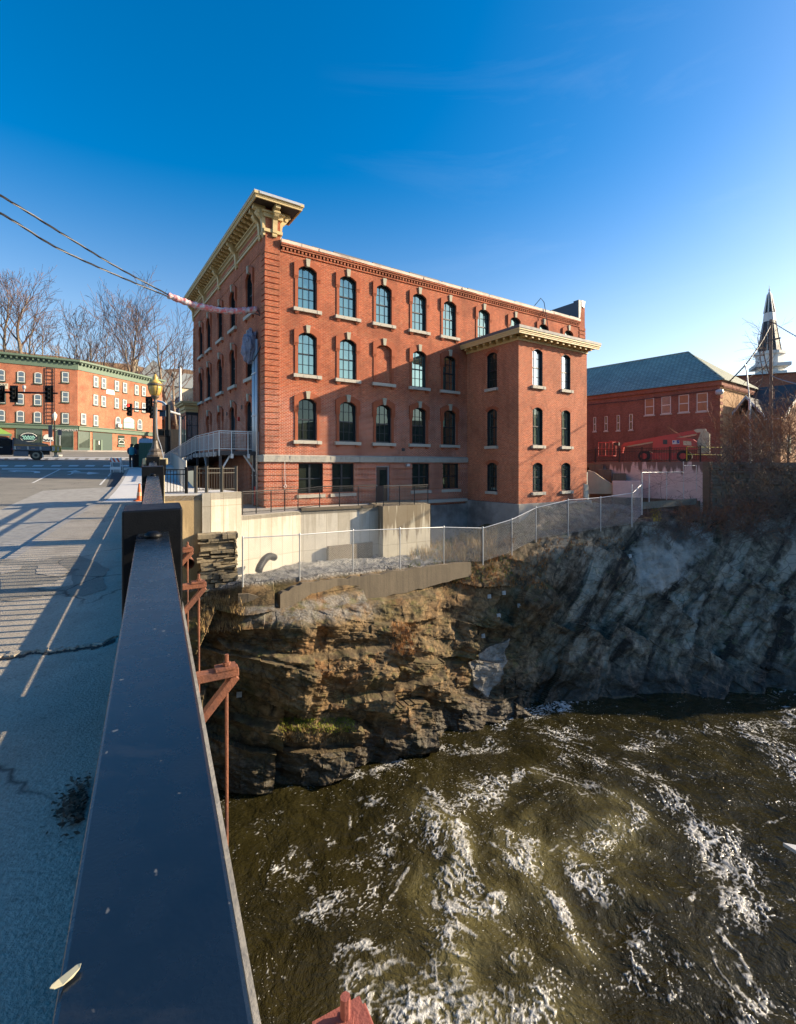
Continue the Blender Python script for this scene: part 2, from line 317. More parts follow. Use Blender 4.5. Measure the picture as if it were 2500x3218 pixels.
def rock_bank():
    cu = [c[0] for c in RC]; pts = [[P(c[0], v, d) for v, d in c[1]] for c in RC]
    us = []; u = 300.0
    while u < 6000: us.append(u); u += 2.7 if 540 < u < 2520 else 22.0
    nc = len(us); rows = sum(SEGROWS)+1
    V = []; att = {'patch': [], 'yard': [], 'grav': []}
    for u in us:
        i = max(0, min(len(cu)-2, next((k for k in range(len(cu)-1) if u <= cu[k+1]), len(cu)-2)))
        t = (u-cu[i])/(cu[i+1]-cu[i]); i0, i3 = max(0, i-1), min(len(cu)-1, i+2)
        prof = []
        for k in range(8):
            p0, p1, p2, p3 = pts[i0][k], pts[i][k], pts[i+1][k], pts[i3][k]
            lin = p1.lerp(p2, t)
            sm = 0.5*((2*p1)+(p2-p0)*t+(2*p0-5*p1+4*p2-p3)*t*t+(3*p1-p0-3*p2+p3)*t**3) if 660 < u < 2400 else lin
            prof.append(lin.lerp(sm, 0.5))
        for k in range(7):
            for r in range(SEGROWS[k]+(1 if k == 6 else 0)):
                f = r/SEGROWS[k]; p = prof[k].lerp(prof[k+1], f); kk = k+f
                uu, vv = proj(p)
                s = p.x*0.9+p.y*0.45; wr_ = sstep(4.0, 8.5, p.x+1.2*noise.noise(Vector((p.x*0.4, p.z*0.4, 2.2)))); blk = rid = fine = 0.0
                for th, w8, T1, J1, T2, A1, A2 in ((radians(-11), 1-wr_, 1.65, 3.0, 0.42, 1.45, 0.14), (radians(48), wr_, 1.7, 4.0, 0.45, 1.35, 0.26)):
                    if w8 <= 0: continue
                    tt = p.z*cos(th)-s*sin(th)+noise.noise(Vector((s*0.35, p.z*0.35, 3.1)))*0.5; ss = s*cos(th)+p.z*sin(th)+noise.noise(Vector((s*0.3, p.z*0.4, 9)))*0.6
                    # beds with joints: every block of a bed stands out by its own amount
                    bi = floor(tt/T1); j1 = floor(ss/(J1+1.6*hsh(bi, 3))+hsh(bi, 7)*5); b2i = floor(tt/T2); j2 = floor(ss/(0.55+0.7*hsh(b2i, 5))+hsh(b2i, 1)*9)
                    jl = J1+1.6*hsh(bi, 3); fr_ = (ss/jl+hsh(bi, 7)*5)%1.0
                    blk += w8*((fr_-0.5)*jl*0.34+(hsh(bi, j1, 1)-0.5)*A1+(hsh(b2i, j2, 2)-0.5)*A2+(hsh(bi, 0, 4)-0.5)*0.30)
                    rid += w8*abs(noise.noise(Vector((ss*0.8, tt*2.2, 5.5)))); fine += w8*fbm(Vector((ss*2.4, tt*7.0, 1.7)), 4)*0.075
                fb = fbm(Vector((p.x*0.55, p.y*0.5, p.z*0.8)), 5)*0.45
                amp = interp([0, 0.8, 1.0, 3.6, 4.0, 5.0, 5.7, 6.0], [0.5, 0.7, 0.9, 0.9, 0.55, 0.22, 0.12, 0.0], kk)
                amp *= lerp(1.0, 0.62, sstep(5, 11, p.x))
                pa = sum(1 for k_ in range(9) if in_poly(uu+(k_%3-1)*16+14*noise.noise(Vector((uu*0.02, vv*0.02, 0))), vv+(k_//3-1)*14+14*noise.noise(Vector((uu*0.02, vv*0.02, 7))), PATCH_A) or in_poly(uu+(k_%3-1)*9, vv+(k_//3-1)*11+8*noise.noise(Vector((uu*0.03, vv*0.03, 0))), PATCH_B))/9*(0.62 if uu < 1700 else 1.0) if 1440 < uu < 2280 and 1600 < vv < 2230 else 0.0
                if False and in_poly(uu+14*noise.noise(Vector((uu*0.02, vv*0.02, 0))), vv+14*noise.noise(Vector((uu*0.02, vv*0.02, 7))), PATCH_A) or in_poly(uu+10*noise.noise(Vector((uu*0.03, vv*0.03, 0))), vv, PATCH_B): pa = 1.0
                disp = (blk+fb-rid*0.18+fine)*amp
                disp = lerp(disp, fb*0.5+fine*0.25, sstep(0.1, 0.9, pa) if uu > 1700 else 0.35*pa)
                for lp_, la_ in LEDGES:
                    if lp_[0][0] < uu < lp_[-1][0] and 1.0 < kk < 5.2:
                        dv = vv-interp([q_[0] for q_ in lp_], [q_[1] for q_ in lp_], uu)+9*noise.noise(Vector((uu*.03, 1, 2))); ed = sstep(lp_[0][0], lp_[0][0]+60, uu)*(1-sstep(lp_[-1][0]-60, lp_[-1][0], uu))
                        w_l = sstep(-8, 10, dv); disp += la_*ed*(w_l*math.exp(-max(dv, 0)/110)-(1-w_l)*.35*math.exp(min(dv, 0)/50))
                if amp == 0: disp = 0
                q = p+Vector((0.30, -0.93, 0.16))*disp
                if kk >= 5.6:
                    q.z += fbm(Vector((p.x*1.3, p.y*1.3, 0)), 4)*0.12*sstep(5.6, 6.2, kk)
                V.append(tuple(q)); att['patch'].append(pa); att['yard'].append(sstep(5.75, 6.05, kk)*sstep(1500, 1330, uu))
                g = sstep(4.0, 4.35, kk)*(1-sstep(4.9, 5.1, kk))*sstep(1240, 1120, uu)*sstep(740, 790, uu)
                att['grav'].append(g)
    Fc = []
    for a in range(nc-1):
        for b in range(rows-1):
            Fc.append((a*rows+b, (a+1)*rows+b, (a+1)*rows+b+1, a*rows+b+1))
    me = bpy.data.meshes.new('rock_bank'); me.from_pydata(V, [], Fc)
    for k, vals in att.items():
        at = me.attributes.new(k, 'FLOAT', 'POINT'); at.data.foreach_set('value', vals)
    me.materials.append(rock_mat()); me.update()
    o = bpy.data.objects.new('rock_bank', me); COL.objects.link(o); structure(o)
    return BVHTree.FromPolygons(V, Fc)
def rock_mat():
    m, t, b = nodes('rock'); co = obj_co(t)
    geo = N(t, 'ShaderNodeNewGeometry'); nz = N(t, 'ShaderNodeSeparateXYZ'); L(t, geo.outputs['Normal'], nz.inputs[0])
    pz = N(t, 'ShaderNodeSeparateXYZ'); L(t, co, pz.inputs[0])
    big = noi(t, co, 0.5, 5, 0.6); mid = noi(t, co, 2.2, 6, 0.65, 0.6); fin = noi(t, mapping(t, co, (5, 5, 14)), 2.0, 5, 0.7)
    c = mixc(t, ramp(t, mid, [(0.35, 0), (0.66, 1)]), (0.034, 0.024, 0.012), (0.27, 0.178, 0.083))
    # reddish iron staining, olive algae, then the greyer schist farther along the bank
    c = mixc(t, mth(t, 'MULTIPLY', ramp(t, big, [(0.52, 0), (0.66, 1)]), 0.55), c, (0.21, 0.092, 0.028))
    c = mixc(t, mth(t, 'MULTIPLY', ramp(t, noi(t, co, 0.9, 4), [(0.5, 0), (0.7, 1)]), 0.6), c, (0.075, 0.07, 0.022))
    gx = mth(t, 'MULTIPLY_ADD', pz.outputs[0], 0.16, -0.75, clamp=True)
    grey = mixc(t, ramp(t, mid, [(0.36, 0), (0.64, 1)]), (0.062, 0.052, 0.038), (0.36, 0.30, 0.215))
    dsl = mapping(t, co, (1, 1, 1), (0, radians(48), 0)); slab = noi(t, mapping(t, dsl, (0.16, 0.4, 1.1)), 1.0, 5, 0.6, 0.4)
    grey = mixc(t, ramp(t, slab, [(0.42, 0.0), (0.50, 0.55), (0.62, 1.0)]), (0.026, 0.022, 0.017), grey)  # slanted dark bands: crevice shade painted into the colour along the bedding
    grey = mixc(t, mth(t, 'MULTIPLY', ramp(t, noi(t, mapping(t, dsl, (0.3, 0.4, 0.9), (0, 0, 0), (4, 1, 7)), 1.0, 4), [(0.54, 0), (0.62, 1)]), 0.6), grey, (0.42, 0.38, 0.30))
    c = mixc(t, gx, c, grey)
    c = mixc(t, 1.0, c, mth(t, 'MULTIPLY_ADD', fin, 0.6, 0.70), 'MULTIPLY')
    # cracks
    vor = N(t, 'ShaderNodeTexVoronoi', Scale=0.9); vor.feature = 'DISTANCE_TO_EDGE'; L(t, mapping(t, co, (1, 1, 1.7), (0.2, 0.1, 0.3)), vor.inputs['Vector'])
    c = mixc(t, mth(t, 'MULTIPLY', ramp(t, vor.outputs['Distance'], [(0.0, 1.0), (0.035, 0.0)]), 0.55), c, (0.02, 0.016, 0.01))
    # moss on the flat tops
    ms = mth(t, 'MULTIPLY', ramp(t, nz.outputs[2], [(0.45, 0), (0.8, 1)]), ramp(t, noi(t, co, 1.6, 5), [(0.52, 0), (0.64, 1)]))
    c = mixc(t, mth(t, 'MULTIPLY', ms, 0.75), c, (0.10, 0.105, 0.018))
    # wet foot of the rock; carried higher, it also paints in the lower shade
    wet = ramp(t, mth(t, 'MULTIPLY_ADD', noi(t, co, 0.8, 3), 1.4, pz.outputs[2]), [(0, 1), (1, 1)])
    wet_shade = mth(t, 'MULTIPLY_ADD', mth(t, 'ADD', pz.outputs[2], mth(t, 'MULTIPLY', noi(t, co, 0.7, 3), 1.2)), -0.8, -6.4, clamp=True)
    c = mixc(t, mth(t, 'MULTIPLY', wet_shade, 0.8), c, (0.012, 0.011, 0.008))
    def attr(n): 
        a = N(t, 'ShaderNodeAttribute'); a.attribute_name = n; return a.outputs['Fac']
    pc = mixc(t, ramp(t, noi(t, co, 1.1, 5, 0.6), [(0.35, 0), (0.65, 1)]), (0.20, 0.188, 0.16), (0.40, 0.375, 0.325))
    pc = mixc(t, ramp(t, noi(t, mapping(t, co, (1.3, 1.3, 0.5)), 0.6, 3), [(0.58, 0), (0.7, 1)]), pc, (0.11, 0.11, 0.10))
    c = mixc(t, ramp(t, mth(t, 'ADD', attr('patch'), mth(t, 'MULTIPLY_ADD', mid, 2.2, -1.15)), [(0.25, 0.0), (0.9, 0.92)]), c, pc)
    gv = N(t, 'ShaderNodeTexVoronoi', Scale=16.0); L(t, co, gv.inputs['Vector'])
    gsep = N(t, 'ShaderNodeSeparateColor'); L(t, gv.outputs['Color'], gsep.inputs[0])
    gcol = mixc(t, gsep.outputs[0], (0.085, 0.085, 0.08), (0.37, 0.36, 0.335))
    gm = mth(t, 'MULTIPLY', attr('grav'), ramp(t, noi(t, co, 1.7, 4), [(0.42, 0.25), (0.55, 1)]))
    c = mixc(t, mth(t, 'MULTIPLY', gm, 0.75), c, mixc(t, 0.45, gcol, (0.17, 0.15, 0.115)))
    yard = attr('yard'); c = mixc(t, yard, c, gcol)
    soil = mth(t, 'MULTIPLY', ramp(t, nz.outputs[2], [(0.72, 0), (0.92, 1)]), mth(t, 'SUBTRACT', 1.0, mth(t, 'MAXIMUM', yard, attr('grav')), clamp=True))
    sc_ = mixc(t, ramp(t, noi(t, co, 3, 5), [(0.4, 0), (0.65, 1)]), (0.06, 0.045, 0.028), (0.18, 0.14, 0.075))
    c = mixc(t, mth(t, 'MULTIPLY', soil, 0.7), c, sc_)
    L(t, c, b.inputs['Base Color'])
    L(t, mth(t, 'MULTIPLY_ADD', wet_shade, -0.35, 0.85), b.inputs['Roughness']); b.inputs['Specular IOR Level'].default_value = 0.35
    h = mth(t, 'ADD', mth(t, 'MULTIPLY', fin, 0.8), mth(t, 'ADD', mid, mth(t, 'MULTIPLY', gv.outputs['Distance'], mth(t, 'MULTIPLY', yard, 1.5))))
    bump(t, b, h, 0.75, 0.05)
    return m
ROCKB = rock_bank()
def rock_hit(u, v):
    o = Vector((0, 0, HC)); d = (P(u, v, 1.0)-o).normalized(); h = ROCKB.ray_cast(o, d)
    return (h[0], h[1]) if h[0] else (None, None)

def river_mat():
    m, t, b = nodes('river'); co = obj_co(t)
    w1 = N(t, 'ShaderNodeTexNoise', Scale=0.35, Detail=3.0); L(t, co, w1.inputs['Vector'])
    v1 = N(t, 'ShaderNodeVectorMath'); v1.operation = 'MULTIPLY_ADD'; L(t, w1.outputs['Color'], v1.inputs[0]); v1.inputs[1].default_value = (2.2, 2.2, 0); L(t, co, v1.inputs[2]); wc = v1.outputs[0]
    fa = N(t, 'ShaderNodeAttribute'); fa.attribute_name = 'foam'; pa = N(t, 'ShaderNodeAttribute'); pa.attribute_name = 'plume'
    bub = noi(t, co, 16.0, 4, 0.7); cl = noi(t, co, 5.0, 4, 0.65)
    # drifting foam (its streaks follow the currents), eaten into by bubbles
    foam = ramp(t, mth(t, 'MULTIPLY', fa.outputs['Fac'], mth(t, 'MULTIPLY_ADD', mth(t, 'ADD', mth(t, 'MULTIPLY', bub, 0.55), mth(t, 'MULTIPLY', cl, 0.45)), 2.0, -0.10)), [(0.10, 0.0), (0.45, 0.36), (1.0, 0.9)])
    spk = mth(t, 'MULTIPLY', ramp(t, noi(t, wc, 15.0, 2, 0.5), [(0.68, 0.0), (0.72, 0.8)]), ramp(t, noi(t, wc, 0.6, 3), [(0.46, 0.05), (0.62, 0.8)]))
    foam = mth(t, 'MAXIMUM', foam, spk)
    plume = mth(t, 'MULTIPLY', ramp(t, noi(t, wc, 0.9, 5, 0.65), [(0.28, 0.2), (0.66, 1.0)]), mth(t, 'MULTIPLY_ADD', pa.outputs['Fac'], 0.95, 0.08))
    deep = mixc(t, noi(t, wc, 0.5, 4), (0.0085, 0.0072, 0.0020), (0.024, 0.0200, 0.0058))
    c = mixc(t, mth(t, 'MULTIPLY', plume, 0.9), deep, (0.17, 0.148, 0.060))
    c = mixc(t, foam, c, (0.80, 0.80, 0.77))
    L(t, c, b.inputs['Base Color']); b.inputs['IOR'].default_value = 1.33
    L(t, mth(t, 'MULTIPLY_ADD', foam, 0.6, 0.06), b.inputs['Roughness'])
    h = mth(t, 'ADD', mth(t, 'MULTIPLY', noi(t, wc, 1.5, 5, 0.62), 1.0), mth(t, 'ADD', mth(t, 'MULTIPLY', noi(t, co, 5.5, 3, 0.6), 0.22), mth(t, 'MULTIPLY', foam, 0.16)))
    bump(t, b, h, 0.85, 0.18)
    return m
def currents(X, Y):
    """foam and boil density on the water, streaked along the currents (arrays over a regular grid)"""
    import numpy as np
    R_ = np.random.default_rng(7); H, W_n = X.shape; st = X[0,1]-X[0,0]
    def vnoise(cell, seed):
        r = np.random.default_rng(seed); n = max(2, int(cell/st)); g = r.random((H//n+3, W_n//n+3)); iy, ix = np.arange(H)/n, np.arange(W_n)/n
        y0, x0 = iy.astype(int), ix.astype(int); fy, fx = iy-y0, ix-x0; fy = (fy*fy*(3-2*fy))[:,None]; fx = (fx*fx*(3-2*fx))[None,:]
        return (g[y0][:,x0]*(1-fy)*(1-fx)+g[y0+1][:,x0]*fy*(1-fx)+g[y0][:,x0+1]*(1-fy)*fx+g[y0+1][:,x0+1]*fy*fx)
    jx = (vnoise(2.2, 1)-.5)*2.2+(vnoise(.8, 2)-.5)*.9; jy = (vnoise(2.2, 3)-.5)*2.2+(vnoise(.8, 4)-.5)*.9; Xj, Yj = X+jx, Y+jy
    def lines_(spec): return [(w, k, [(a.x, a.y, b.x, b.y) for a, b in zip(q[:-1], q[1:])]) for w, k, q in ((w, k, [on_z(u, v, ZW) for u, v in pts]) for w, k, pts in spec)]
    FO = lines_([(.65,1,[(1406,2570),(1428,2648),(1406,2749),(1440,2850),(1384,3050),(1428,3230)]), (.5,1,[(1703,2640),(1675,2749),(1742,2872),(1812,2945)]),
      (.6,.9,[(1316,2640),(1361,2536),(1552,2446),(1675,2441),(1832,2502),(1990,2592),(1899,2693),(1865,2740)]), (.9,.75,[(1787,2368),(2055,2446),(2223,2569),(2302,2737),(2279,2872),(2369,3051),(2420,3230)]),
      (.7,.5,[(1316,2640),(1180,2740),(1070,2816),(857,2928)]), (.7,.75,[(1040,3160),(1080,3070),(1227,3006),(1384,2917)]), (.5,.8,[(1100,2430),(1200,2405),(1420,2345),(1560,2300),(1660,2240),(1760,2215)]),
      (.7,.55,[(1560,2330),(1760,2300),(2000,2330),(2300,2300),(2500,2360)]), (.9,.75,[(2520,2230),(2380,2300),(2480,2420)]), (1.2,.95,[(1250,3218),(1400,3110),(1560,3218)]), (.7,.5,[(1500,2620),(1560,2700),(1640,2640)]), (.7,.5,[(1950,2850),(2100,2950),(2160,3100)]), (.5,.4,[(900,2800),(1000,2700),(1150,2640)]), (.6,.5,[(1180,2560),(1230,2650),(1180,2760)])])
    PL = lines_([(1.2,1,[(1406,2560),(1428,2648),(1406,2749),(1440,2850),(1384,3050),(1428,3230)]), (1.0,.8,[(1703,2640),(1675,2749),(1742,2872),(1812,2945)]), (1.0,.7,[(1900,2530),(1990,2600),(1900,2690)]), (.8,.4,[(1500,2480),(1650,2470)]), (1.4,.6,[(1350,3180),(1750,3180)])])
    def field(spec, flow=False):
        M = np.zeros_like(X); U = np.zeros_like(X); V_ = np.zeros_like(X)
        for w, k, sg in spec:
            best = np.full_like(X, 1e9); tx = np.zeros_like(X); ty = np.zeros_like(X)
            for ax, ay, bx, by in sg:
                dx, dy = bx-ax, by-ay; tt = np.clip(((Xj-ax)*dx+(Yj-ay)*dy)/(dx*dx+dy*dy), 0, 1); d2 = (Xj-ax-dx*tt)**2+(Yj-ay-dy*tt)**2; m_ = d2 < best; ln = math.hypot(dx, dy)
                best = np.where(m_, d2, best); tx = np.where(m_, dx/ln, tx); ty = np.where(m_, dy/ln, ty)
            M = np.maximum(M, k*np.exp(-best/(w*w)))
            if flow: g = np.exp(-best/(2.2*w)**2); U += tx*g; V_ += ty*g
        return M, U, V_
    M, U, V_ = field(FO, True); Pm = field(PL)[0]
    psi = vnoise(3.5, 11)*5+vnoise(1.4, 12)*1.6+vnoise(.6, 13)*.45; gy, gx = np.gradient(psi, st); U = U*1.3+gy*.55-.25; V_ = V_*1.3-gx*.55-.15
    sp = np.sqrt(U*U+V_*V_)+1e-6; U, V_ = U/sp, V_/sp; gi, gj = np.meshgrid(np.arange(H, dtype=float), np.arange(W_n, dtype=float), indexing='ij')
    def lic(src, n, h):
        acc = src.copy(); cnt = 1.0
        for sg in (1, -1):
            py, px = gi.copy(), gj.copy()
            for k in range(n):
                iy, ix = np.clip(py.astype(int), 0, H-1), np.clip(px.astype(int), 0, W_n-1); px += sg*h*U[iy, ix]; py += sg*h*V_[iy, ix]
                acc += src[np.clip(py.astype(int), 0, H-1), np.clip(px.astype(int), 0, W_n-1)]
            cnt += n
        acc /= cnt; return (acc-acc.mean())/acc.std()
    q = .7*lic(vnoise(.08, 21), 6, 1.2)+.5*lic(vnoise(.18, 22), 9, 1.3)+.3*((vnoise(.5, 23)-.5)*3.2)+.55*((vnoise(.10, 24)-.5)*3.2)
    q = (q-q.mean())/q.std(); M = M*(0.55+.75*vnoise(1.1, 31))
    # lacy threads: level lines of drawn-out noise, close together and thick where it churns, thin and broken elsewhere
    def threads(cell, seed, n, w, detail):
        a = lic(vnoise(cell, seed), n, 1.3)+detail*((vnoise(cell*.3, seed+1)-.5)*3.2); a /= a.std()
        return np.clip(1-np.abs(a)/(w*(.17+.95*np.clip(M, 0, 1)**1.3)), 0, 1)
    gate = np.clip((vnoise(.9, 51)*.6+vnoise(.35, 52)*.4-.53+.58*np.clip(M, 0, 1))*2.6, 0, 1)
    t1 = threads(.55, 61, 12, .30, .40); t2 = threads(.26, 64, 8, .42, .45); t3 = threads(.14, 67, 5, .50, .5)
    thr = 2.0-1.75*np.clip(M, 0, 1.05); bl = np.clip((q-thr)/1.2, 0, 1)
    f = np.maximum.reduce([t1*gate, .9*t2*gate, .75*t3*gate*np.clip(M*2, 0, 1), .55*bl])
    return f, Pm*(.6+.5*vnoise(.9, 41)), q
def river():
    import numpy as np
    x0, x1, y0, y1, st = -22.0, 70.0, -30.0, 36.0, 0.25
    nx, ny = int((x1-x0)/st), int((y1-y0)/st); Z = np.zeros((ny+1, nx+1))
    for j in range(ny+1):
        for i in range(nx+1):
            x, y = x0+i*st, y0+j*st; Z[j, i] = ZW+fbm(Vector((x*0.30, y*0.30, 0.0)), 4)*0.16+noise.noise(Vector((x*0.9, y*0.9, 4)))*0.06
    xs, ys = x0+np.arange(nx+1)*st, y0+np.arange(ny+1)*st; GX, GY = np.meshgrid(xs, ys)
    # the part in view gets a fine grid of its own, joined to the coarse one along its rim
    ia, ib, ja, jb, K = int((-7.5-x0)/st), int((23.5-x0)/st), int((9.0-y0)/st), int((26.75-y0)/st), 6
    fx, fy = np.arange((ib-ia)*K+1)/K+ia, np.arange((jb-ja)*K+1)/K+ja; FX, FY = np.meshgrid(fx, fy); i0, j0 = np.clip(FX.astype(int), 0, nx-1), np.clip(FY.astype(int), 0, ny-1); tx, ty = FX-i0, FY-j0
    FZ = Z[j0, i0]*(1-tx)*(1-ty)+Z[j0, i0+1]*tx*(1-ty)+Z[j0+1, i0]*(1-tx)*ty+Z[j0+1, i0+1]*tx*ty; WX_, WY_ = x0+FX*st, y0+FY*st
    fo, pl, q = currents(WX_, WY_); rim = np.minimum.reduce([FX-ia, ib-FX, FY-ja, jb-FY]).clip(0, 1); FZ = FZ+rim*(.022*fo+.05*pl)
    keep = np.ones((ny, nx), bool); keep[ja:jb, ia:ib] = False; jj, ii = np.nonzero(keep); a = jj*(nx+1)+ii; F1 = np.stack([a, a+1, a+nx+2, a+nx+1], 1)
    n1 = (nx+1)*(ny+1); h2, w2 = FX.shape; J2, I2 = np.meshgrid(np.arange(h2-1), np.arange(w2-1), indexing='ij'); a = (n1+J2*w2+I2).ravel(); F2 = np.stack([a, a+1, a+w2+1, a+w2], 1)
    V = np.concatenate([np.stack([GX, GY, Z], 2).reshape(-1, 3), np.stack([WX_, WY_, FZ], 2).reshape(-1, 3)]); Fc = np.concatenate([F1, F2])
    me = bpy.data.meshes.new('river'); me.vertices.add(len(V)); me.vertices.foreach_set('co', V.astype(np.float32).ravel()); me.loops.add(Fc.size); me.loops.foreach_set('vertex_index', Fc.astype(np.int32).ravel())
    me.polygons.add(len(Fc)); me.polygons.foreach_set('loop_start', np.arange(0, Fc.size, 4, dtype=np.int32)); me.polygons.foreach_set('use_smooth', np.ones(len(Fc), bool)); me.update(calc_edges=True)
    for k, arr in (('foam', fo), ('plume', pl)): me.attributes.new(k, 'FLOAT', 'POINT').data.foreach_set('value', np.concatenate([np.zeros(n1), arr.ravel()]).astype(np.float32))
    me.materials.append(river_mat()); o = bpy.data.objects.new('river', me); COL.objects.link(o); structure(o)
river()
# ---------------------------------------------------------------- road, kerb, pavements
def asphalt(name, a, b_, crack=0.5):
    m, t, b = nodes(name); co = obj_co(t)
    n1 = noi(t, co, 0.5, 4, 0.6); n2 = noi(t, co, 60, 3, 0.6)
    c = mixc(t, ramp(t, n1, [(0.3, 0), (0.7, 1)]), a, b_)
    c = mixc(t, 1.0, c, mth(t, 'MULTIPLY_ADD', n2, 1.2, 0.42), 'MULTIPLY')
    c = mixc(t, mth(t, 'MULTIPLY', ramp(t, noi(t, co, 24, 3, 0.6), [(0.60, 0), (0.68, 1)]), 0.5), c, tuple(x*0.45 for x in a)); c = mixc(t, mth(t, 'MULTIPLY', ramp(t, noi(t, co, 1.3, 5, 0.65), [(0.52, 0), (0.70, 1)]), 0.4), c, tuple(x*0.55 for x in a))
    vor = N(t, 'ShaderNodeTexVoronoi', Scale=0.55); vor.feature = 'DISTANCE_TO_EDGE'
    wv = N(t, 'ShaderNodeTexNoise', Scale=1.6, Detail=4.0); L(t, co, wv.inputs['Vector'])
    vm = N(t, 'ShaderNodeVectorMath'); vm.operation = 'MULTIPLY_ADD'; L(t, wv.outputs['Color'], vm.inputs[0]); vm.inputs[1].default_value = (0.9, 0.9, 0); L(t, co, vm.inputs[2])
    L(t, vm.outputs[0], vor.inputs['Vector'])
    cr = mth(t, 'MULTIPLY', ramp(t, vor.outputs['Distance'], [(0.0, 1.0), (0.016, 0.0)]), ramp(t, noi(t, co, 0.35, 3), [(0.48, 0), (0.58, crack)]))
    c = mixc(t, cr, c, (0.02, 0.018, 0.016))
    L(t, c, b.inputs['Base Color']); b.inputs['Roughness'].default_value = 0.85
    bump(t, b, mth(t, 'SUBTRACT', n2, mth(t, 'MULTIPLY', cr, 0.8)), 0.8, 0.012)
    return m
M_ROAD = asphalt('road_asphalt', (0.17, 0.155, 0.125), (0.235, 0.215, 0.175), 0.7)
M_PATCH = asphalt('new_asphalt', (0.035, 0.034, 0.034), (0.055, 0.052, 0.05), 0.1)
M_OLDWALK = asphalt('old_concrete_walk', (0.29, 0.25, 0.195), (0.41, 0.36, 0.285), 0.9)
M_NEWWALK = pm('new_concrete_walk', (0.55, 0.54, 0.52), 0.85, var=0.12, scale=2, bmp=0.15, bs=60)
M_KERB = pm('granite_kerb', (0.30, 0.28, 0.25), 0.85, var=0.3, scale=6, bmp=0.4, bs=30)
M_PAINT = pm('road_paint', (0.62, 0.61, 0.58), 0.8, var=0.3, scale=9)
M_DECK = pm('deck_concrete', (0.33, 0.31, 0.27), 0.9, var=0.3, scale=2.5, bmp=0.4, bs=18, streak=0.4)
e3 = Vector((-0.5066, 1.0, 0.0487)); EH = Vector((-0.5066, 1.0, 0)).normalized(); EN = Vector((EH.y, -EH.x, 0))
def rl(Y, n, h=0.0):
    """point beside the bridge rail: Y metres ahead, n metres to the river side, h above the pavement plane"""
    p = e3*Y+EN*n; return Vector((p.x, p.y, 0.0487*p.y+h))
k1, k2 = walk(0, 1766), walk(148.5, 1667); dk = (k2-k1)/(k2.y-k1.y)
KERB = [k1+dk*(-14-k1.y), k1, k2]+[walk(*q) for q in ((280,1588),(322,1570),(354,1538),(376,1511),(398,1474))]
KERB += [Vector((-18.6, 35.6, 1.73)), Vector((-17.0, 38.0, 1.85)), Vector((-13.5, 42.5, 2.05)), Vector((-6, 52, 2.5))]
def ground_sheet(name, poly, mat, up=0.0):
    """flat-shaded polygon lying on the road plane"""
    o = MB().quad(*[(p[0], p[1], road_z(p[0], p[1])+up) for p in poly]).build(name, mat); return structure(o)
# the whole street level as one sheet: everything left of the kerb and the cross street beyond
poly = [(-160, -14)]+[(p.x+0.02, p.y) for p in KERB]+[(20, 62), (60, 80), (60, 130), (-160, 130)]
ground_sheet('road', poly, M_ROAD)
kb = MB()
for a, b in zip(KERB[:-1], KERB[1:]):
    nseg = max(1, int((b-a).length/1.8)); 
    for i in range(nseg):
        p, q = a.lerp(b, i/nseg), a.lerp(b, (i+1)/nseg); d = (q-p).normalized(); r = Vector((-d.y, d.x, 0)).normalized()*0.14
        g = d*0.008
        P4 = [p+g, q-g, q-g-r, p+g-r]
        kb.slab([Vector((w.x, w.y, w.z+0.003)) for w in P4], 0.30)
structure(kb.build('kerb', M_KERB))
# old pavement on the bridge, pale new concrete beyond it
def walk_sheet(name, ya, yb, mat, up=0.0, right=0.20):
    ks = [p for p in KERB if ya < p.y < yb]
    def kx(y): return interp([p.y for p in KERB], [p.x for p in KERB], y)
    L_ = [Vector((kx(ya), ya, 0))]+ks+[Vector((kx(yb), yb, 0))]
    ptsL = [Vector((p.x+0.14, p.y, 0.0487*p.y+up)) for p in L_]
    ra, rb = rl(ya, right), rl(yb, right)
    pts = ptsL+[Vector((rb.x, rb.y, 0.0487*rb.y+up)), Vector((ra.x, ra.y, 0.0487*ra.y+up))]
    return structure(MB().slab(pts, 0.25).build(name, mat))
walk_sheet('old_sidewalk', -14, 14.4, M_OLDWALK)
walk_sheet('new_sidewalk', 14.42, 33.5, M_NEWWALK, 0.0, 0.05)
k34 = rl(33.5, 0.05)
structure(MB().slab([(-19.0,33.5,1.635),(-18.5,35.6,1.73),(-16.9,38,1.85),(-13.4,42.5,2.05),(-12.2,40.4,2.0),(k34.x+2.2,33.5,1.635)], 0.25).build('corner_sidewalk', M_NEWWALK))
# bridge deck under both, with its outer fascia
dk_ = MB(); ya, yb = -14, 20.5
dk_.hexa([rl(ya,-12,-0.9), rl(ya,0.302,-0.9), rl(yb,0.302,-0.9), rl(yb,-12,-0.9), rl(ya,-12,-0.26), rl(ya,0.302,-0.02), rl(yb,0.302,-0.02), rl(yb,-12,-0.26)])
o = structure(dk_.build('bridge_deck', M_DECK))
for f in range(0): pass
# tongue of fresh black asphalt along the new kerb
ap = [(280,1590),(322,1572),(354,1541),(376,1515),(392,1486),(352,1486),(330,1540),(300,1565),(262,1588)]
structure(MB().quad(*[road(u, v, 0.006) for u, v in ap]).build('asphalt_patch', M_PATCH))
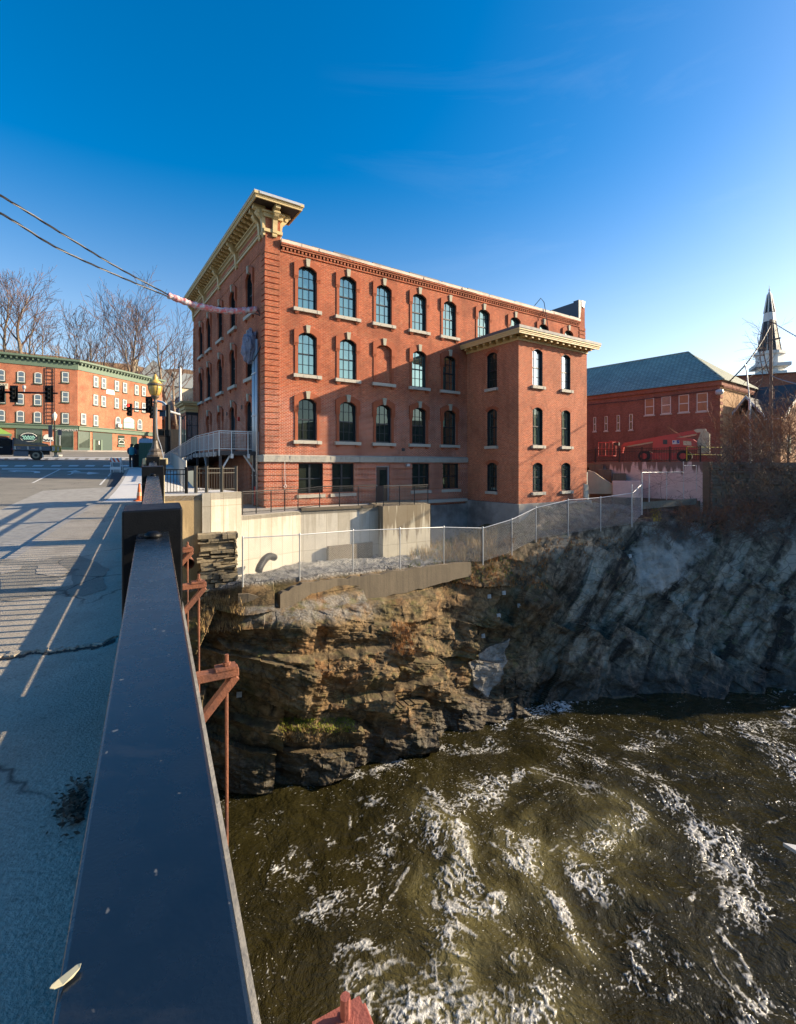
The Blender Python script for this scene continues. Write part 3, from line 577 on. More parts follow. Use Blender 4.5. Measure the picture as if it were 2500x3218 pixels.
# painted markings
mk = MB()
def c1s(x, y): return (x*0.2475, 1380+y*0.2475)
def paint(pts): mk.quad(*[road(*c1s(x, y), 0.010) for x, y in pts])
for x0, x1, sk in ((-60,110,30),(170,340,30),(400,560,32),(635,785,32),(858,1003,26),(1072,1210,22),(1298,1408,20),(1520,1640,14)):
    paint([(x0,346),(x1-sk,346),(x1,330),(x0+sk,330)])
paint([(20,384),(1395,384),(1395,372),(20,372)])
paint([(395,557),(430,553),(775,380),(752,380)])
paint([(90,402),(200,418),(190,409),(380,410),(440,416),(420,430),(505,428),(508,412),(430,402),(290,399),(200,396)])
paint([(835,456),(885,452),(935,430),(1100,432),(1100,445),(1125,447),(1270,431),(1120,416),(1105,426),(940,424),(905,418),(900,440)])
paint([(835,416),(1030,416),(955,395)])
for a, b, w in (((1395,430),(1360,472),22),((1340,490),(1255,580),26),((1205,625),(1120,715),34),((1110,725),(1070,765),36),((1030,795),(985,825),44)):
    paint([a, (a[0]+w*0.7, a[1]), (b[0]+w, b[1]), b])
for i in range(14):                               # sunlit bars of the crossing beyond
    x = -40+i*128; paint([(x,258),(x+85,258),(x+100,247),(x+20,247)])
paint([(-60,238),(1650,238),(1650,232),(-60,232)])
structure(mk.build('road_markings', M_PAINT))

random.seed(12)
def ragged(pts, amp, n=5):
    out = []
    for a, b in zip(pts, pts[1:]+pts[:1]):
        for i in range(n): t = i/n; out.append((lerp(a[0], b[0], t)+random.uniform(-amp, amp), lerp(a[1], b[1], t)+random.uniform(-amp, amp)*.5))
    return out
M_OLDASP = asphalt('broken_asphalt', (0.17, 0.155, 0.125), (0.25, 0.225, 0.18), 1.0)
structure(MB().quad(*[walk(u, v, .005) for u, v in ragged([(0,1757),(120,1762),(170,1750),(250,1745),(345,1788),(322,1812),(335,1850),(262,1874),(190,1866),(110,1876),(0,1888)], 5)]).build('pavement_patch', M_OLDASP))
for k, pl in enumerate(([(118,1776),(180,1772),(222,1795),(185,1813),(112,1802)], [(160,1832),(222,1806),(230,1838),(165,1852),(88,1846)], [(0,1776),(70,1777),(60,1792),(0,1806)])):
    structure(MB().quad(*[walk(u, v, .010) for u, v in ragged(pl, 3, 4)]).build('pavement_island', M_OLDWALK))
jm = MB(); jl = [(-40,2072),(20,2066),(70,2058),(110,2046),(150,2052),(200,2044),(260,2036),(310,2030),(362,2008)]
for (u0, v0), (u1, v1) in zip(jl[:-1], jl[1:]):
    for i in range(4):
        a, b = (lerp(u0,u1,i/4), lerp(v0,v1,i/4)), (lerp(u0,u1,(i+1)/4), lerp(v0,v1,(i+1)/4)); w = random.uniform(4, 10)
        jm.quad(walk(a[0], a[1]+w, .004), walk(b[0], b[1]+w*.8, .004), walk(b[0], b[1]-2, .004), walk(a[0], a[1]-2, .004))
structure(jm.build('pavement_joint', pm('joint_dirt', (0.045, 0.04, 0.034), 0.95, var=.4, scale=12, bmp=.6)))
jr = MB()
for i in range(90):
    t = random.random(); k = min(len(jl)-2, int(t*(len(jl)-1))); f = t*(len(jl)-1)-k; c = walk(lerp(jl[k][0], jl[k+1][0], f), lerp(jl[k][1], jl[k+1][1], f)-random.uniform(0, 9)); r = random.uniform(.006, .028)
    jr.hexa([c+Vector((r*sx*random.uniform(.6,1.3), r*sy*random.uniform(.6,1.3), r*sz*.7)) for sz in (-.4, 1) for sx, sy in ((-1,-1),(1,-1),(1,1),(-1,1))])
o = jr.build('joint_rubble', M_OLDWALK); tag(o, 'crumbled concrete bits along the broken joint of the old pavement', 'rubble', kind='stuff')
# ================================================================ THE BRICK MILL BUILDING
M_BRICK = brick_mat('mill_brick', (0.43, 0.088, 0.029), (0.30, 0.052, 0.020), (0.44, 0.28, 0.18), stain=(0.22, 0.07, 0.04), effl=0.22, patch=7.2)
M_BRICK2 = brick_mat('annex_brick', (0.43, 0.102, 0.038), (0.32, 0.066, 0.028), (0.46, 0.33, 0.23), effl=0.12)
M_ARCH = pm('arch_brick', (0.33, 0.085, 0.034), 0.85, var=0.35, scale=9, bmp=0.4, bs=28)
M_SILL = pm('granite_sill', (0.46, 0.43, 0.36), 0.85, var=0.28, scale=9, bmp=0.6, bs=22)
M_KEY = pm('keystone', (0.40, 0.38, 0.29), 0.8, var=0.3, scale=6, bmp=0.3)
M_BAND = pm('granite_band', (0.38, 0.36, 0.31), 0.88, var=0.3, scale=5, bmp=0.9, bs=7)
M_FRAME = pm('window_frame', (0.012, 0.017, 0.024), 0.4, var=0.2)
M_CREAM = pm('cream_trim', (0.56, 0.43, 0.21), 0.6, var=0.14, scale=4)
M_GOLD = pm('ochre_trim', (0.50, 0.36, 0.15), 0.6, var=0.14, scale=4)
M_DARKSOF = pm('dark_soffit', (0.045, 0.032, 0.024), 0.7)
M_ROOFM = pm('roof_membrane', (0.10, 0.10, 0.11), 0.6)
M_ZINC = pm('zinc_edge', (0.45, 0.46, 0.47), 0.45, 0.3, var=0.15)
M_FASCIA = pm('bare_fascia', (0.62, 0.50, 0.40), 0.7, var=0.35, scale=1.3, dark=(0.30, 0.22, 0.16))
M_GSKY = glass_mat('glass_upper', (0.045, 0.10, 0.10), 0.36, (0.74, 0.95, 0.80), 0.25)
M_GDARK = glass_mat('glass_lower', (0.024, 0.030, 0.024), 0.05, (0.7, 0.85, 0.8), 0.6)
M_GPALE = glass_mat('glass_pale', (0.12, 0.15, 0.105), 0.09, (0.8, 0.9, 0.85), 0.5)
M_GBLUE = glass_mat('glass_annex', (0.10, 0.14, 0.16), 0.34, (0.78, 0.88, 0.95), 0.25)
M_DOOR = pm('door_brown', (0.055, 0.028, 0.020), 0.5)
M_STEEL = pm('door_steel', (0.30, 0.31, 0.33), 0.5)
M_FOUND = pm('foundation', (0.30, 0.29, 0.27), 0.9, var=0.35, scale=1.2, bmp=0.8, bs=6, dark=(0.14, 0.13, 0.12))
Y0 = 26.5; C0 = Vector(((833-U0)/F*Y0, Y0, 0)); BRZ = radians(33.8)
DF = Vector((cos(BRZ), sin(BRZ), 0)); DL = Vector((-sin(BRZ), cos(BRZ), 0))
def B(x, y, z): return C0+DF*x+DL*y+Vector((0, 0, z))
mill = thing('brick_mill', 'four storey red brick mill with arched windows and bracketed cream cornice on the rock bank', 'building', C0, BRZ)
def arch_pts(w, z1, rise, n=8):
    """points of a segmental arch from left spring to right spring; crown at z1"""
    R = (w*w/4+rise*rise)/(2*rise); out = []
    for i in range(n+1):
        x = -w/2+w*i/n; out.append((x, z1-R+sqrt(max(0, R*R-x*x))))
    return out
def wall_row(mb, pt, a0, a1, z0, z1, ops, depth=0.15, back=False):
    """brickwork of one storey with its openings (centre, width, sill z, crown z, rise) and their reveals"""
    ops = sorted(ops); cur = a0
    for c, w, oz0, oz1, rise in ops:
        l, r = c-w/2, c+w/2
        if l > cur: mb.quad(pt(cur, z0, 0), pt(l, z0, 0), pt(l, z1, 0), pt(cur, z1, 0))
        if oz0 > z0: mb.quad(pt(l, z0, 0), pt(r, z0, 0), pt(r, oz0, 0), pt(l, oz0, 0))
        ar = [(c+x, z) for x, z in arch_pts(w, oz1, rise)] if rise else [(l, oz1), (r, oz1)]
        for (xa, za), (xb, zb) in zip(ar[:-1], ar[1:]):
            mb.quad(pt(xa, za, 0), pt(xb, zb, 0), pt(xb, z1, 0), pt(xa, z1, 0))
        loop = [(l, max(oz0, z0))]+ar+[(r, max(oz0, z0))]
        for (xa, za), (xb, zb) in zip(loop, loop[1:]+loop[:1]):
            mb.quad(pt(xa, za, 0), pt(xb, zb, 0), pt(xb, zb, depth), pt(xa, za, depth))
        if back: mb.quad(*[pt(x, z, depth) for x, z in loop])
        cur = r
    if cur < a1: mb.quad(pt(cur, z0, 0), pt(a1, z0, 0), pt(a1, z1, 0), pt(cur, z1, 0))
def sash_window(w, h, rise, glass, frame=M_FRAME, cols=3, rows=4, hood=True, sill_w=None, key=True, dbl=False):
    """returns (frame object, children) at the origin: x across, z up from the sill, y into the wall"""
    mb = MB(); fw = 0.07
    ar = arch_pts(w, h, rise) if rise else [(-w/2, h), (w/2, h)]
    ai = arch_pts(w-2*fw, h-fw, rise*0.9) if rise else [(-w/2+fw, h-fw), (w/2-fw, h-fw)]
    hs_ = ar[0][1]
    mb.box(-w/2, -w/2+fw, 0.0, 0.08, 0, hs_); mb.box(w/2-fw, w/2, 0.0, 0.08, 0, hs_); mb.box(-w/2+fw, w/2-fw, 0.0, 0.08, 0, 0.09)
    for (p, q, r, s_) in zip(ar[:-1], ar[1:], ai[:-1], ai[1:]):
        mb.hexa([(r[0],0,r[1]),(s_[0],0,s_[1]),(s_[0],.08,s_[1]),(r[0],.08,r[1]),(p[0],0,p[1]),(q[0],0,q[1]),(q[0],.08,q[1]),(p[0],.08,p[1])])
    mid = h*0.5
    mb.box(-w/2+fw, w/2-fw, -0.012, 0.07, mid-0.035, mid+0.035)
    if dbl: mb.box(-0.06, 0.06, -0.015, 0.082, 0.09, h-fw)
    for i in range(1, cols):
        x = -w/2+w*i/cols; mb.box(x-0.014, x+0.014, 0.012, 0.06, 0.09, mid-0.035); mb.box(x-0.014, x+0.014, 0.012, 0.06, mid+0.035, h-fw-0.01)
    for i in range(1, rows):
        if i*2 == rows: continue
        z = h*i/rows; mb.box(-w/2+fw, w/2-fw, 0.014, 0.058, z-0.014, z+0.014)
    mb.box(-w/2+.002, -w/2+.028, -.13, -.001, 0, hs_); mb.box(w/2-.028, w/2-.002, -.13, -.001, 0, hs_)  # dark liners over the reveals, standing in for the shade on the jambs
    for (p, q) in zip(ar[:-1], ar[1:]): mb.hexa([(p[0],-.13,p[1]-.03),(q[0],-.13,q[1]-.03),(q[0],-.001,q[1]-.03),(p[0],-.001,p[1]-.03),(p[0],-.13,p[1]-.002),(q[0],-.13,q[1]-.002),(q[0],-.001,q[1]-.002),(p[0],-.001,p[1]-.002)])
    fr = mb.build('window', frame)
    g = MB(); poly = [(-w/2+0.02, 0.03)]+[(x*0.97, z-0.02) for x, z in ar]+[(w/2-0.02, 0.03)]
    g.quad(*[(x, 0.045, z) for x, z in poly]); g.build('pane', glass, fr)
    sw = sill_w or w+0.6
    s_ = MB(); random.seed(3)
    n = 6
    for i in range(n):
        xa, xb = -sw/2+sw*i/n, -sw/2+sw*(i+1)/n; j = random.uniform(-.012, .012)
        s_.box(xa, xb, -0.42+j, -0.245 if hood else -0.245, -0.19+j, 0.0-abs(j)*0.5)
    s_.box(-w/2, w/2, -0.26, 0.0, -0.03, -0.004)
    s_.build('sill', M_SILL, fr)
    if hood:
        hd = MB(); hw = w+0.52; ao = arch_pts(hw, h+0.34, rise*1.15, 8); a_i = arch_pts(w, h+0.005, rise, 8)
        y0, y1 = -0.37, -0.262
        for (p, q, r, t_) in zip(ao[:-1], ao[1:], a_i[:-1], a_i[1:]):
            hd.hexa([(r[0],y0,r[1]),(t_[0],y0,t_[1]),(t_[0],y1,t_[1]),(r[0],y1,r[1]),(p[0],y0,p[1]),(q[0],y0,q[1]),(q[0],y1,q[1]),(p[0],y1,p[1])])
        zs, ze = a_i[0][1], a_i[0][1]-0.42
        for sg in (-1, 1):
            xa, xb = sorted((sg*w/2, sg*hw/2))
            hd.hexa([(xa,y0,ze),(xb,y0,ze),(xb,y1,ze),(xa,y1,ze)]+([(xa,y0,ao[0][1]),(xb,y0,zs),(xb,y1,zs),(xa,y1,ao[0][1])] if sg < 0 else [(xa,y0,zs),(xb,y0,ao[0][1]),(xb,y1,ao[0][1]),(xa,y1,zs)]))
            hd.box(xa+0.0, xb, -0.345, y1, ze-0.07, ze); hd.box(xa, xb, -0.32, y1, ze-0.14, ze-0.07)
            xo = sg*(w/2+0.04); xi = sg*(hw/2-0.07); xa2, xb2 = sorted((xo, xi)); hd.box(xa2, xb2, -0.305, y1, 0.0, ze-0.14)
            xa3, xb3 = sorted((sg*(sw/2-0.34), sg*(sw/2-0.08)))
            hd.box(xa3, xb3, -0.37, y1, -0.27, -0.19); hd.box(xa3+0.03, xb3-0.03, -0.33, y1, -0.34, -0.27)
        hd.build('hood', M_ARCH, fr)
        if key:
            k = MB(); zt = h+0.40
            k.hexa([(-.09,-.43,h-.03),(.09,-.43,h-.03),(.09,-.26,h-.03),(-.09,-.26,h-.03),(-.135,-.45,zt),(.135,-.45,zt),(.135,-.26,zt),(-.135,-.26,zt)])
            k.build('keystone', M_KEY, fr)
    elif rise:
        hd = MB(); ao = arch_pts(w+0.36, h+0.2, rise*1.15, 8); a_i = arch_pts(w, h+0.004, rise, 8)
        for (p, q, r, t_) in zip(ao[:-1], ao[1:], a_i[:-1], a_i[1:]):
            hd.hexa([(r[0],-.275,r[1]),(t_[0],-.275,t_[1]),(t_[0],-.262,t_[1]),(r[0],-.262,r[1]),(p[0],-.275,p[1]),(q[0],-.275,q[1]),(q[0],-.262,q[1]),(p[0],-.262,p[1])])
        hd.build('hood', M_ARCH, fr)
    for ch in fr.children:
        if ch.name.split('.')[0] in ('sill', 'hood', 'keystone'): ch.location = (0, 0.26-RY, 0)
    return fr
RY = 0.15
PF = lambda a, z, o: (a, o, z)
PL = lambda a, z, o: (o, a, z)
def put(win, first, face, a, z):
    """place a window unit (the first time the unit itself, then a copy of it with its parts)"""
    o = win if first else copy_tree(win, mill)
    o.parent = mill
    if face == 'front': o.location = (a, RY, z)
    elif face == 'left': o.location = (RY, a, z); o.rotation_euler = (0, 0, -pi/2)
    elif face == 'annex_front': o.location = (a, AY+RY, z)
    elif face == 'annex_left': o.location = (AX0+RY, a, z); o.rotation_euler = (0, 0, -pi/2)
    return o
AX0, AX1, AY = 14.7, 21.74, -4.85
WX = [2.45, 5.07, 7.64, 10.43, 13.06]; WX4 = WX+[16.3, 19.6, 22.9, 26.1]; WY = [2.8, 6.43, 9.75, 13.25, 16.03]
LEN, DEP, TOP = 28.42, 19.2, 13.85
R2, R3, R4 = (3.22, 5.64), (7.0, 9.42), (10.77, 13.22); RB = (0.12, 1.92); W_ = 1.12; RISE = 0.24
bas = [(2.65, 1.52), (4.73, 1.48), (10.53, 1.44), (13.14, 1.47)]
wl = MB()
# main front
wall_row(wl, lambda a, z, o: (a, o-0.05, z), 0, AX0, -2.6, 1.97, [(c, w, RB[0], RB[1], 0) for c, w in bas]+[(7.55, 1.02, -0.5, 1.75, 0)], 0.31)
wl.quad((0, -0.05, 1.97), (AX0, -0.05, 1.97), (AX0, 0, 1.97), (0, 0, 1.97))
wall_row(wl, PF, 0, AX0, 1.97, 6.3, [(c, W_, *R2, RISE) for c in WX])
wall_row(wl, PF, 0, LEN, 6.3, 10.0, [(c, W_, *R3, RISE) for c in WX])
wall_row(wl, PF, 0, LEN, 10.0, TOP, [(c, W_, *R4, RISE) for c in WX4])
wl.quad((AX0, 0, -2.6), (LEN, 0, -2.6), (LEN, 0, 6.3), (AX0, 0, 6.3))
n3 = (WX[2], W_)
wl.quad(*[(WX[2]+x, 0.09, z) for x, z in [(-W_/2, R3[0]), (W_/2, R3[0])]+[(x, z) for x, z in reversed(arch_pts(W_, R3[1], RISE))]])   # walled-up opening
# left front
wall_row(wl, PL, 0, DEP, -2.6, 2.4, [(2.2, 1.3, -0.5, 1.9, 0)])
wall_row(wl, PL, 0, DEP, 2.4, 6.3, [(WY[0], W_, 2.6, R2[1], RISE), (WY[1], W_, 2.6, R2[1], RISE), (WY[2], W_, 3.0, R2[1], RISE), (WY[3], W_, 3.0, R2[1], RISE)])
wall_row(wl, PL, 0, DEP, 6.3, 10.0, [(c, W_, *R3, RISE) for c in WY])
wall_row(wl, PL, 0, DEP, 10.0, TOP, [(c, W_, *R4, RISE) for c in WY])
for c in WY[2:4]: wl.quad(*[(0.12, c+x, z) for x, z in [(-W_/2, 3.0), (W_/2, 3.0)]+list(reversed(arch_pts(W_, R2[1], RISE)))])
# back and far end
wl.quad((0, DEP, -2.6), (LEN, DEP, -2.6), (LEN, DEP, 14.2), (0, DEP, 14.2)); wl.quad((LEN, 0, -2.6), (LEN, DEP, -2.6), (LEN, DEP, 14.2), (LEN, 0, 14.2))
# corner pier, false front, end pier
wl.quad((0, 0, TOP), (0.85, 0, TOP), (0.85, 0, 15.9), (0, 0, 15.9)); wl.quad((0.85, 0, 14.2), (0.85, DEP, 14.2), (0.85, DEP, 15.9), (0.85, 0, 15.9))
wl.quad((0, 0, TOP), (0, DEP, TOP), (0, DEP, 15.9), (0, 0, 15.9)); wl.quad((0, DEP, 14.2), (0.85, DEP, 14.2), (0.85, DEP, 15.9), (0, DEP, 15.9))
wl.box(27.6, LEN-0.003, 0.003, 0.55, TOP, 16.05)
wl.build('wall', M_BRICK, mill)
# projecting brickwork: quoins, rustication of the basement, string courses, dentils
q = MB(); q2 = MB(); q3 = MB()
z = 2.45
while z < 13.6:
    q.box(-0.045, 0.82, -0.045, 0.0-0.002, z, z+0.265); q.box(-0.045, -0.002, 0.0, 0.60, z, z+0.265)
    q2.box(27.6, LEN+0.03, -0.045, -0.002, z, z+0.265); q3.box(-0.045, -0.002, DEP-0.7, DEP+0.02, z, z+0.265); z += 0.325
q.build('corner_quoin', M_BRICK, mill); q2.build('corner_quoin', M_BRICK, mill); q3.build('corner_quoin', M_BRICK, mill)
q = MB(); edges = [(-0.1, 2.65-.76), (2.65+.76, 4.73-.74), (4.73+.74, 7.04), (8.06, 10.53-.72), (10.53+.72, 13.14-.735), (13.14+.735, AX0-0.02)]
z = -0.42
while z < 1.9:
    for a, b in (edges if z > 0.0 else [(-0.1, 7.04), (8.06, AX0-0.02)]): q.box(a, b, -0.10, -0.052, z, min(z+0.27, 1.96))
    q.box(-0.1, -0.002, -0.05, 1.2, z, min(z+0.27, 1.96)); z += 0.335
q.build('rusticated_course', M_BRICK, mill)
q = MB(); random.seed(5); x = -0.14
while x < AX0-0.05:
    w = random.uniform(1.6, 3.4); xe = min(x+w, AX0-0.02)
    nn = max(2, int((xe-x)/0.3))
    for i in range(nn):
        xa, xb = lerp(x, xe-0.012, i/nn), lerp(x, xe-0.012, (i+1)/nn); j1, j2 = random.uniform(-.02, .02), random.uniform(-.02, .02)
        q.hexa([(xa,-.17,1.985+j1*.5),(xb,-.17,1.985+j2*.5),(xb,-.002,1.985),(xa,-.002,1.985),(xa,-.19+j1,2.32),(xb,-.19+j2,2.32),(xb,-.002,2.38),(xa,-.002,2.38)])
    x = xe
q.box(-0.16, -0.002, 0.0, 2.9, 1.985, 2.37)
q.build('granite_band', M_BAND, mill)
q = MB(); x = 0.95
while x < 27.5: q.box(x, x+0.11, -0.11, -0.002, 13.86, 14.0); x += 0.225
q.box(0.86, 27.6, -0.06, -0.002, 13.74, 13.858); q.box(0.86, 27.6, -0.15, -0.002, 14.002, 14.10); q.box(0.86, 27.6, -0.20, -0.002, 14.102, 14.2)
q.box(-0.03, -0.002, 0.62, DEP-0.75, 13.72, 13.84); q.build('dentil_course', M_BRICK, mill)
q = MB(); random.seed(8); x = 0.86
while x < 27.55:
    xe = min(27.58, x+random.uniform(0.9, 2.2)); j = random.uniform(-.02, .03)
    q.box(x, xe-0.01, -0.22+j, 0.2, 14.2, 14.36+j*0.6); x = xe
q.build('fascia', M_FASCIA, mill)
q = MB(); q.box(0.86, 27.6, 0.05, DEP-0.01, 14.12, 14.40); x = 1.2
random.seed(4)
while x < 27.3:
    xe = x+random.uniform(1.0, 2.6); j = random.uniform(0, .05)
    q.hexa([(x,-.12,14.37),(min(xe,27.58),-.12,14.37),(min(xe,27.58),.5,14.41),(x,.5,14.41),(x,-.1,14.46+j),(min(xe,27.58),-.1,14.44+j),(min(xe,27.58),.5,14.5),(x,.5,14.5)]); x = xe+random.uniform(0.02, 0.3)
q.build('roof', M_ROOFM, mill)
# ---- the bracketed cornice of the left front and its return on the corner pier
cor = MB()
cor.box(-0.80, 1.85, -0.80, 1.27, 16.02, 16.10); cor.box(-0.80, 0.90, 1.27, DEP+0.7, 16.02, 16.10)
cor.box(-0.86, 1.91, -0.86, 1.33, 16.10, 16.22); cor.box(-0.86, 0.95, 1.33, DEP+0.76, 16.10, 16.22)
for zz, o in ((15.93, -0.78), ):
    cor.box(o, 1.83, o, o+0.07, zz, 16.018); cor.box(o, o+0.07, o+0.07, DEP+0.68, zz, 16.018); cor.box(1.76, 1.83, o+0.07, 1.25, zz, 16.018)
    cor.box(o+0.07, 1.76, 1.18, 1.25, zz, 16.018)
cn = cor.build('cornice', M_CREAM, mill)
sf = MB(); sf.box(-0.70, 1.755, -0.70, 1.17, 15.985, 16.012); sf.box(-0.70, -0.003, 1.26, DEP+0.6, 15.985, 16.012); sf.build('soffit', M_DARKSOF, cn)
ed = MB(); ed.box(-0.6, 1.7, -0.885, -0.862, 16.12, 16.26); ed.box(-0.88, 1.9, -0.86, 1.3, 16.222, 16.27); ed.box(-0.88, 0.95, 1.3, DEP+0.7, 16.222, 16.27); ed.build('metal_edge', M_ZINC, cn)
fz = MB()
fz.box(-0.10, -0.002, 0.0, DEP, 14.60, 14.74); fz.box(-0.14, -0.002, 0.0, DEP, 15.38, 15.44); fz.box(-0.20, -0.002, 0.0, DEP, 15.62, 15.70)
fz.box(-0.10, 0.95, -0.10, -0.002, 14.60, 14.78); fz.box(-0.12, 0.97, -0.12, -0.002, 15.40, 15.62); fz.box(-0.2, 1.05, -0.2, -0.002, 15.62, 15.72)
fz.box(0.852, 0.96, 0.0, 0.6, 14.60, 14.78); fz.box(0.852, 0.97, 0.0, 0.6, 15.40, 15.62)
y = 0.9
while y < DEP:
    fz.box(-0.13, -0.002, y, y+0.09, 15.44, 15.60); y += 0.2
fz.build('frieze', M_CREAM, cn)
md = MB(); y = 1.35                                         # small modillions
while y < DEP-0.2:
    md.prism([(-0.02,15.72),(-0.02,15.98),(-0.62,15.98),(-0.62,15.86),(-0.50,15.80),(-0.36,15.82),(-0.22,15.74)], 'y', y, y+0.24)
    md.box(-0.68, -0.58, y-0.03, y+0.27, 15.86, 15.985); y += 0.58
md.build('modillion_row', M_GOLD, cn)
PROF = [(0,14.42),(-.10,14.40),(-.13,14.48),(-.10,14.56),(-.15,14.62),(-.17,15.05),(-.22,15.28),(-.40,15.42),(-.50,15.58),(-.46,15.70),(-.66,15.76),(-.66,15.98),(0,15.98)]
def bracket(y, w=0.3):
    b = MB(); b.prism([(p[0]-0.002, p[1]) for p in PROF], 'y', y-w/2, y+w/2); b.prism([(p[0]*0.7-0.05, p[1]+0.1) for p in PROF[5:10]], 'y', y-w/2-0.04, y+w/2+0.04)
    b.tube([(-0.42, y-w/2-0.05, 15.62), (-0.42, y+w/2+0.05, 15.62)], 0.10, 10); b.tube([(-0.10, y, 14.30), (-0.10, y, 14.42)], [0.03, 0.07], 6)
    return b.build('bracket', M_CREAM, cn)
for y in (0.12, 0.72, 5.45, 9.9, 14.6, 18.9): bracket(y, 0.26)
for (xc, yy, ax) in ((0.50, 0, 'front'), (0.85, 0.3, 'side')):
    b = MB()
    if ax == 'front':
        b.prism([(p[0]-0.002, p[1]) for p in PROF], 'x', xc-0.13, xc+0.13); b.tube([(xc-0.18, -0.42, 15.62), (xc+0.18, -0.42, 15.62)], 0.10, 10)
    else:
        b.prism([(xc-p[0]+0.002, p[1]) for p in PROF], 'y', yy-0.13, yy+0.13); b.tube([(xc+0.42, yy-0.18, 15.62), (xc+0.42, yy+0.18, 15.62)], 0.10, 10)
    b.build('bracket', M_CREAM, cn)
pn = MB()                                                   # moulded panels of the frieze
for ya, yb in ((1.1, 5.1), (5.9, 9.5), (10.3, 14.2), (15.0, 18.5)):
    for z_ in (14.92, 15.28): pn.box(-0.04, -0.002, ya, yb, z_, z_+0.05)
    for y_ in (ya, yb-0.05): pn.box(-0.04, -0.002, y_, y_+0.05, 14.972, 15.278)
    ym = (ya+yb)/2; pn.box(-0.06, -0.002, ym-0.12, ym+0.12, 14.86, 14.918)
pn.build('panel_moulding', M_CREAM, cn)
# ---- windows of the main block
def row(proto, face, places, z):
    for i, a in enumerate(places): put(proto, i == 0, face, a, z)
row(sash_window(W_, R4[1]-R4[0], RISE, M_GSKY), 'front', WX4, R4[0])
row(sash_window(W_, R3[1]-R3[0], RISE, M_GSKY), 'front', [WX[0], WX[1], WX[3]], R3[0])
row(sash_window(W_, R3[1]-R3[0], RISE, M_GDARK), 'front', [WX[4]], R3[0])
row(sash_window(W_, R2[1]-R2[0], RISE, M_GDARK), 'front', WX, R2[0])
row(sash_window(W_, R4[1]-R4[0], RISE, M_GDARK), 'left', WY, R4[0])
row(sash_window(W_, R3[1]-R3[0], RISE, M_GDARK), 'left', WY, R3[0])
def blind(face, a, z, h, sill):
    w = sash_window(W_, h, RISE, M_GDARK); 
    for ch in list(w.children):
        if ch.name.startswith('pane') or (not sill and ch.name.startswith('sill')): bpy.data.objects.remove(ch)
    me = MB(); hh = arch_pts(W_, h, RISE)
    me.quad(*[(x, -0.05, zz) for x, zz in [(-W_/2, 0.0), (W_/2, 0.0)]+list(reversed(hh))]); w.data = me.build('tmp', M_BRICK).data
    for o in [o for o in bpy.data.objects if o.name.startswith('tmp')]: bpy.data.objects.remove(o)
    w.name = 'blind_opening'; put(w, True, face, a, z)
blind('front', WX[2], R3[0], R3[1]-R3[0], True)
blind('left', WY[2], 3.0, R2[1]-3.0, False); blind('left', WY[3], 3.0, R2[1]-3.0, False)
M_DOORGL = glass_mat('door_glass', (0.20, 0.30, 0.36), 0.35, (0.85, 0.93, 1.0), 0.2)
for yy in (WY[0], WY[1]):
    d = sash_window(W_, R2[1]-2.6, RISE, M_DOORGL, cols=1, rows=2); put(d, True, 'left', yy, 2.6); d.name = 'glazed_door'
    for ch in d.children:
        if ch.name.startswith('sill'): ch.name = 'doorstep'
for c, w in bas:
    o = sash_window(w, RB[1]-RB[0], 0, M_GDARK, cols=2, rows=2, hood=False, sill_w=w+0.25, dbl=True); put(o, True, 'front', c, RB[0])
dr = MB(); dr.box(7.05, 8.05, 0.12, 0.17, -0.5, 1.74); d = dr.build('door', M_DOOR, mill)
dr = MB(); dr.box(7.03, 7.11, 0.0, 0.2, -0.5, 1.76); dr.box(7.99, 8.07, 0.0, 0.2, -0.5, 1.76); dr.box(7.11, 7.99, 0.0, 0.2, 1.68, 1.76); dr.build('door_frame', M_STEEL, d)
dr = MB(); dr.box(7.42, 7.92, 0.105, 0.119, 0.5, 1.5); dr.build('door_pane', M_GDARK, d); dr = MB().tube([(7.2, 0.06, 0.5), (7.2, 0.12, 0.5)], 0.03, 8); dr.build('handle', M_STEEL, d)
dr = MB(); dr.box(0.12, 0.17, 1.56, 2.84, -0.5, 1.89); d = dr.build('door', M_FRAME, mill); MB().box(0.10, 0.118, 1.7, 2.7, -0.2, 1.75).build('door_pane', M_GDARK, d)
# timber shop bay at the far corner of the left front
bay = MB(); by0, by1 = 17.3, 19.6
for y in (by0, (by0+by1)/2-0.05, by1-0.1): bay.box(-0.95, -0.85, y, y+0.1, 2.5, 6.1)
bay.box(-0.95, 0.0, by0, by0+0.08, 2.5, 3.2); bay.box(-0.95, -0.85, by0, by1, 2.5, 3.1); bay.box(-0.95, -0.0, by0-0.02, by0+0.1, 6.0, 6.25); bay.box(-0.97, -0.85, by0, by1, 6.0, 6.25)
for x in (-0.5, -0.03): bay.box(x-0.04, x+0.03, by0, by0+0.08, 3.2, 6.0)
for z in (4.1, 5.1): bay.box(-0.93, 0, by0+0.01, by0+0.06, z, z+0.05)
bo = bay.build('shop_bay', M_FRAME, mill)
MB().box(-0.9, -0.01, by0+0.03, by0+0.05, 3.1, 6.0).box(-0.9, -0.88, by0, by1, 3.1, 6.0).build('pane', M_GBLUE, bo)
bc = MB()
for i, (o, z0, z1) in enumerate(((0.0, 6.25, 6.45), (0.12, 6.45, 6.58), (0.06, 6.58, 6.8), (0.3, 6.8, 6.95), (0.42, 6.95, 7.1))): bc.box(-1.0-o, -0.002, by0-0.05-o, by1+o, z0+0.001, z1)
bc.build('bay_cornice', M_CREAM, bo)
MB().box(0.05, 1.0, 3.0, 4.2, 14.4, 14.6).build('roof_hatch', M_ROOFM, mill)
MB().box(22.6, 24.0, 2.6, 3.6, 14.4, 15.35).build('chimney', M_BRICK, mill)
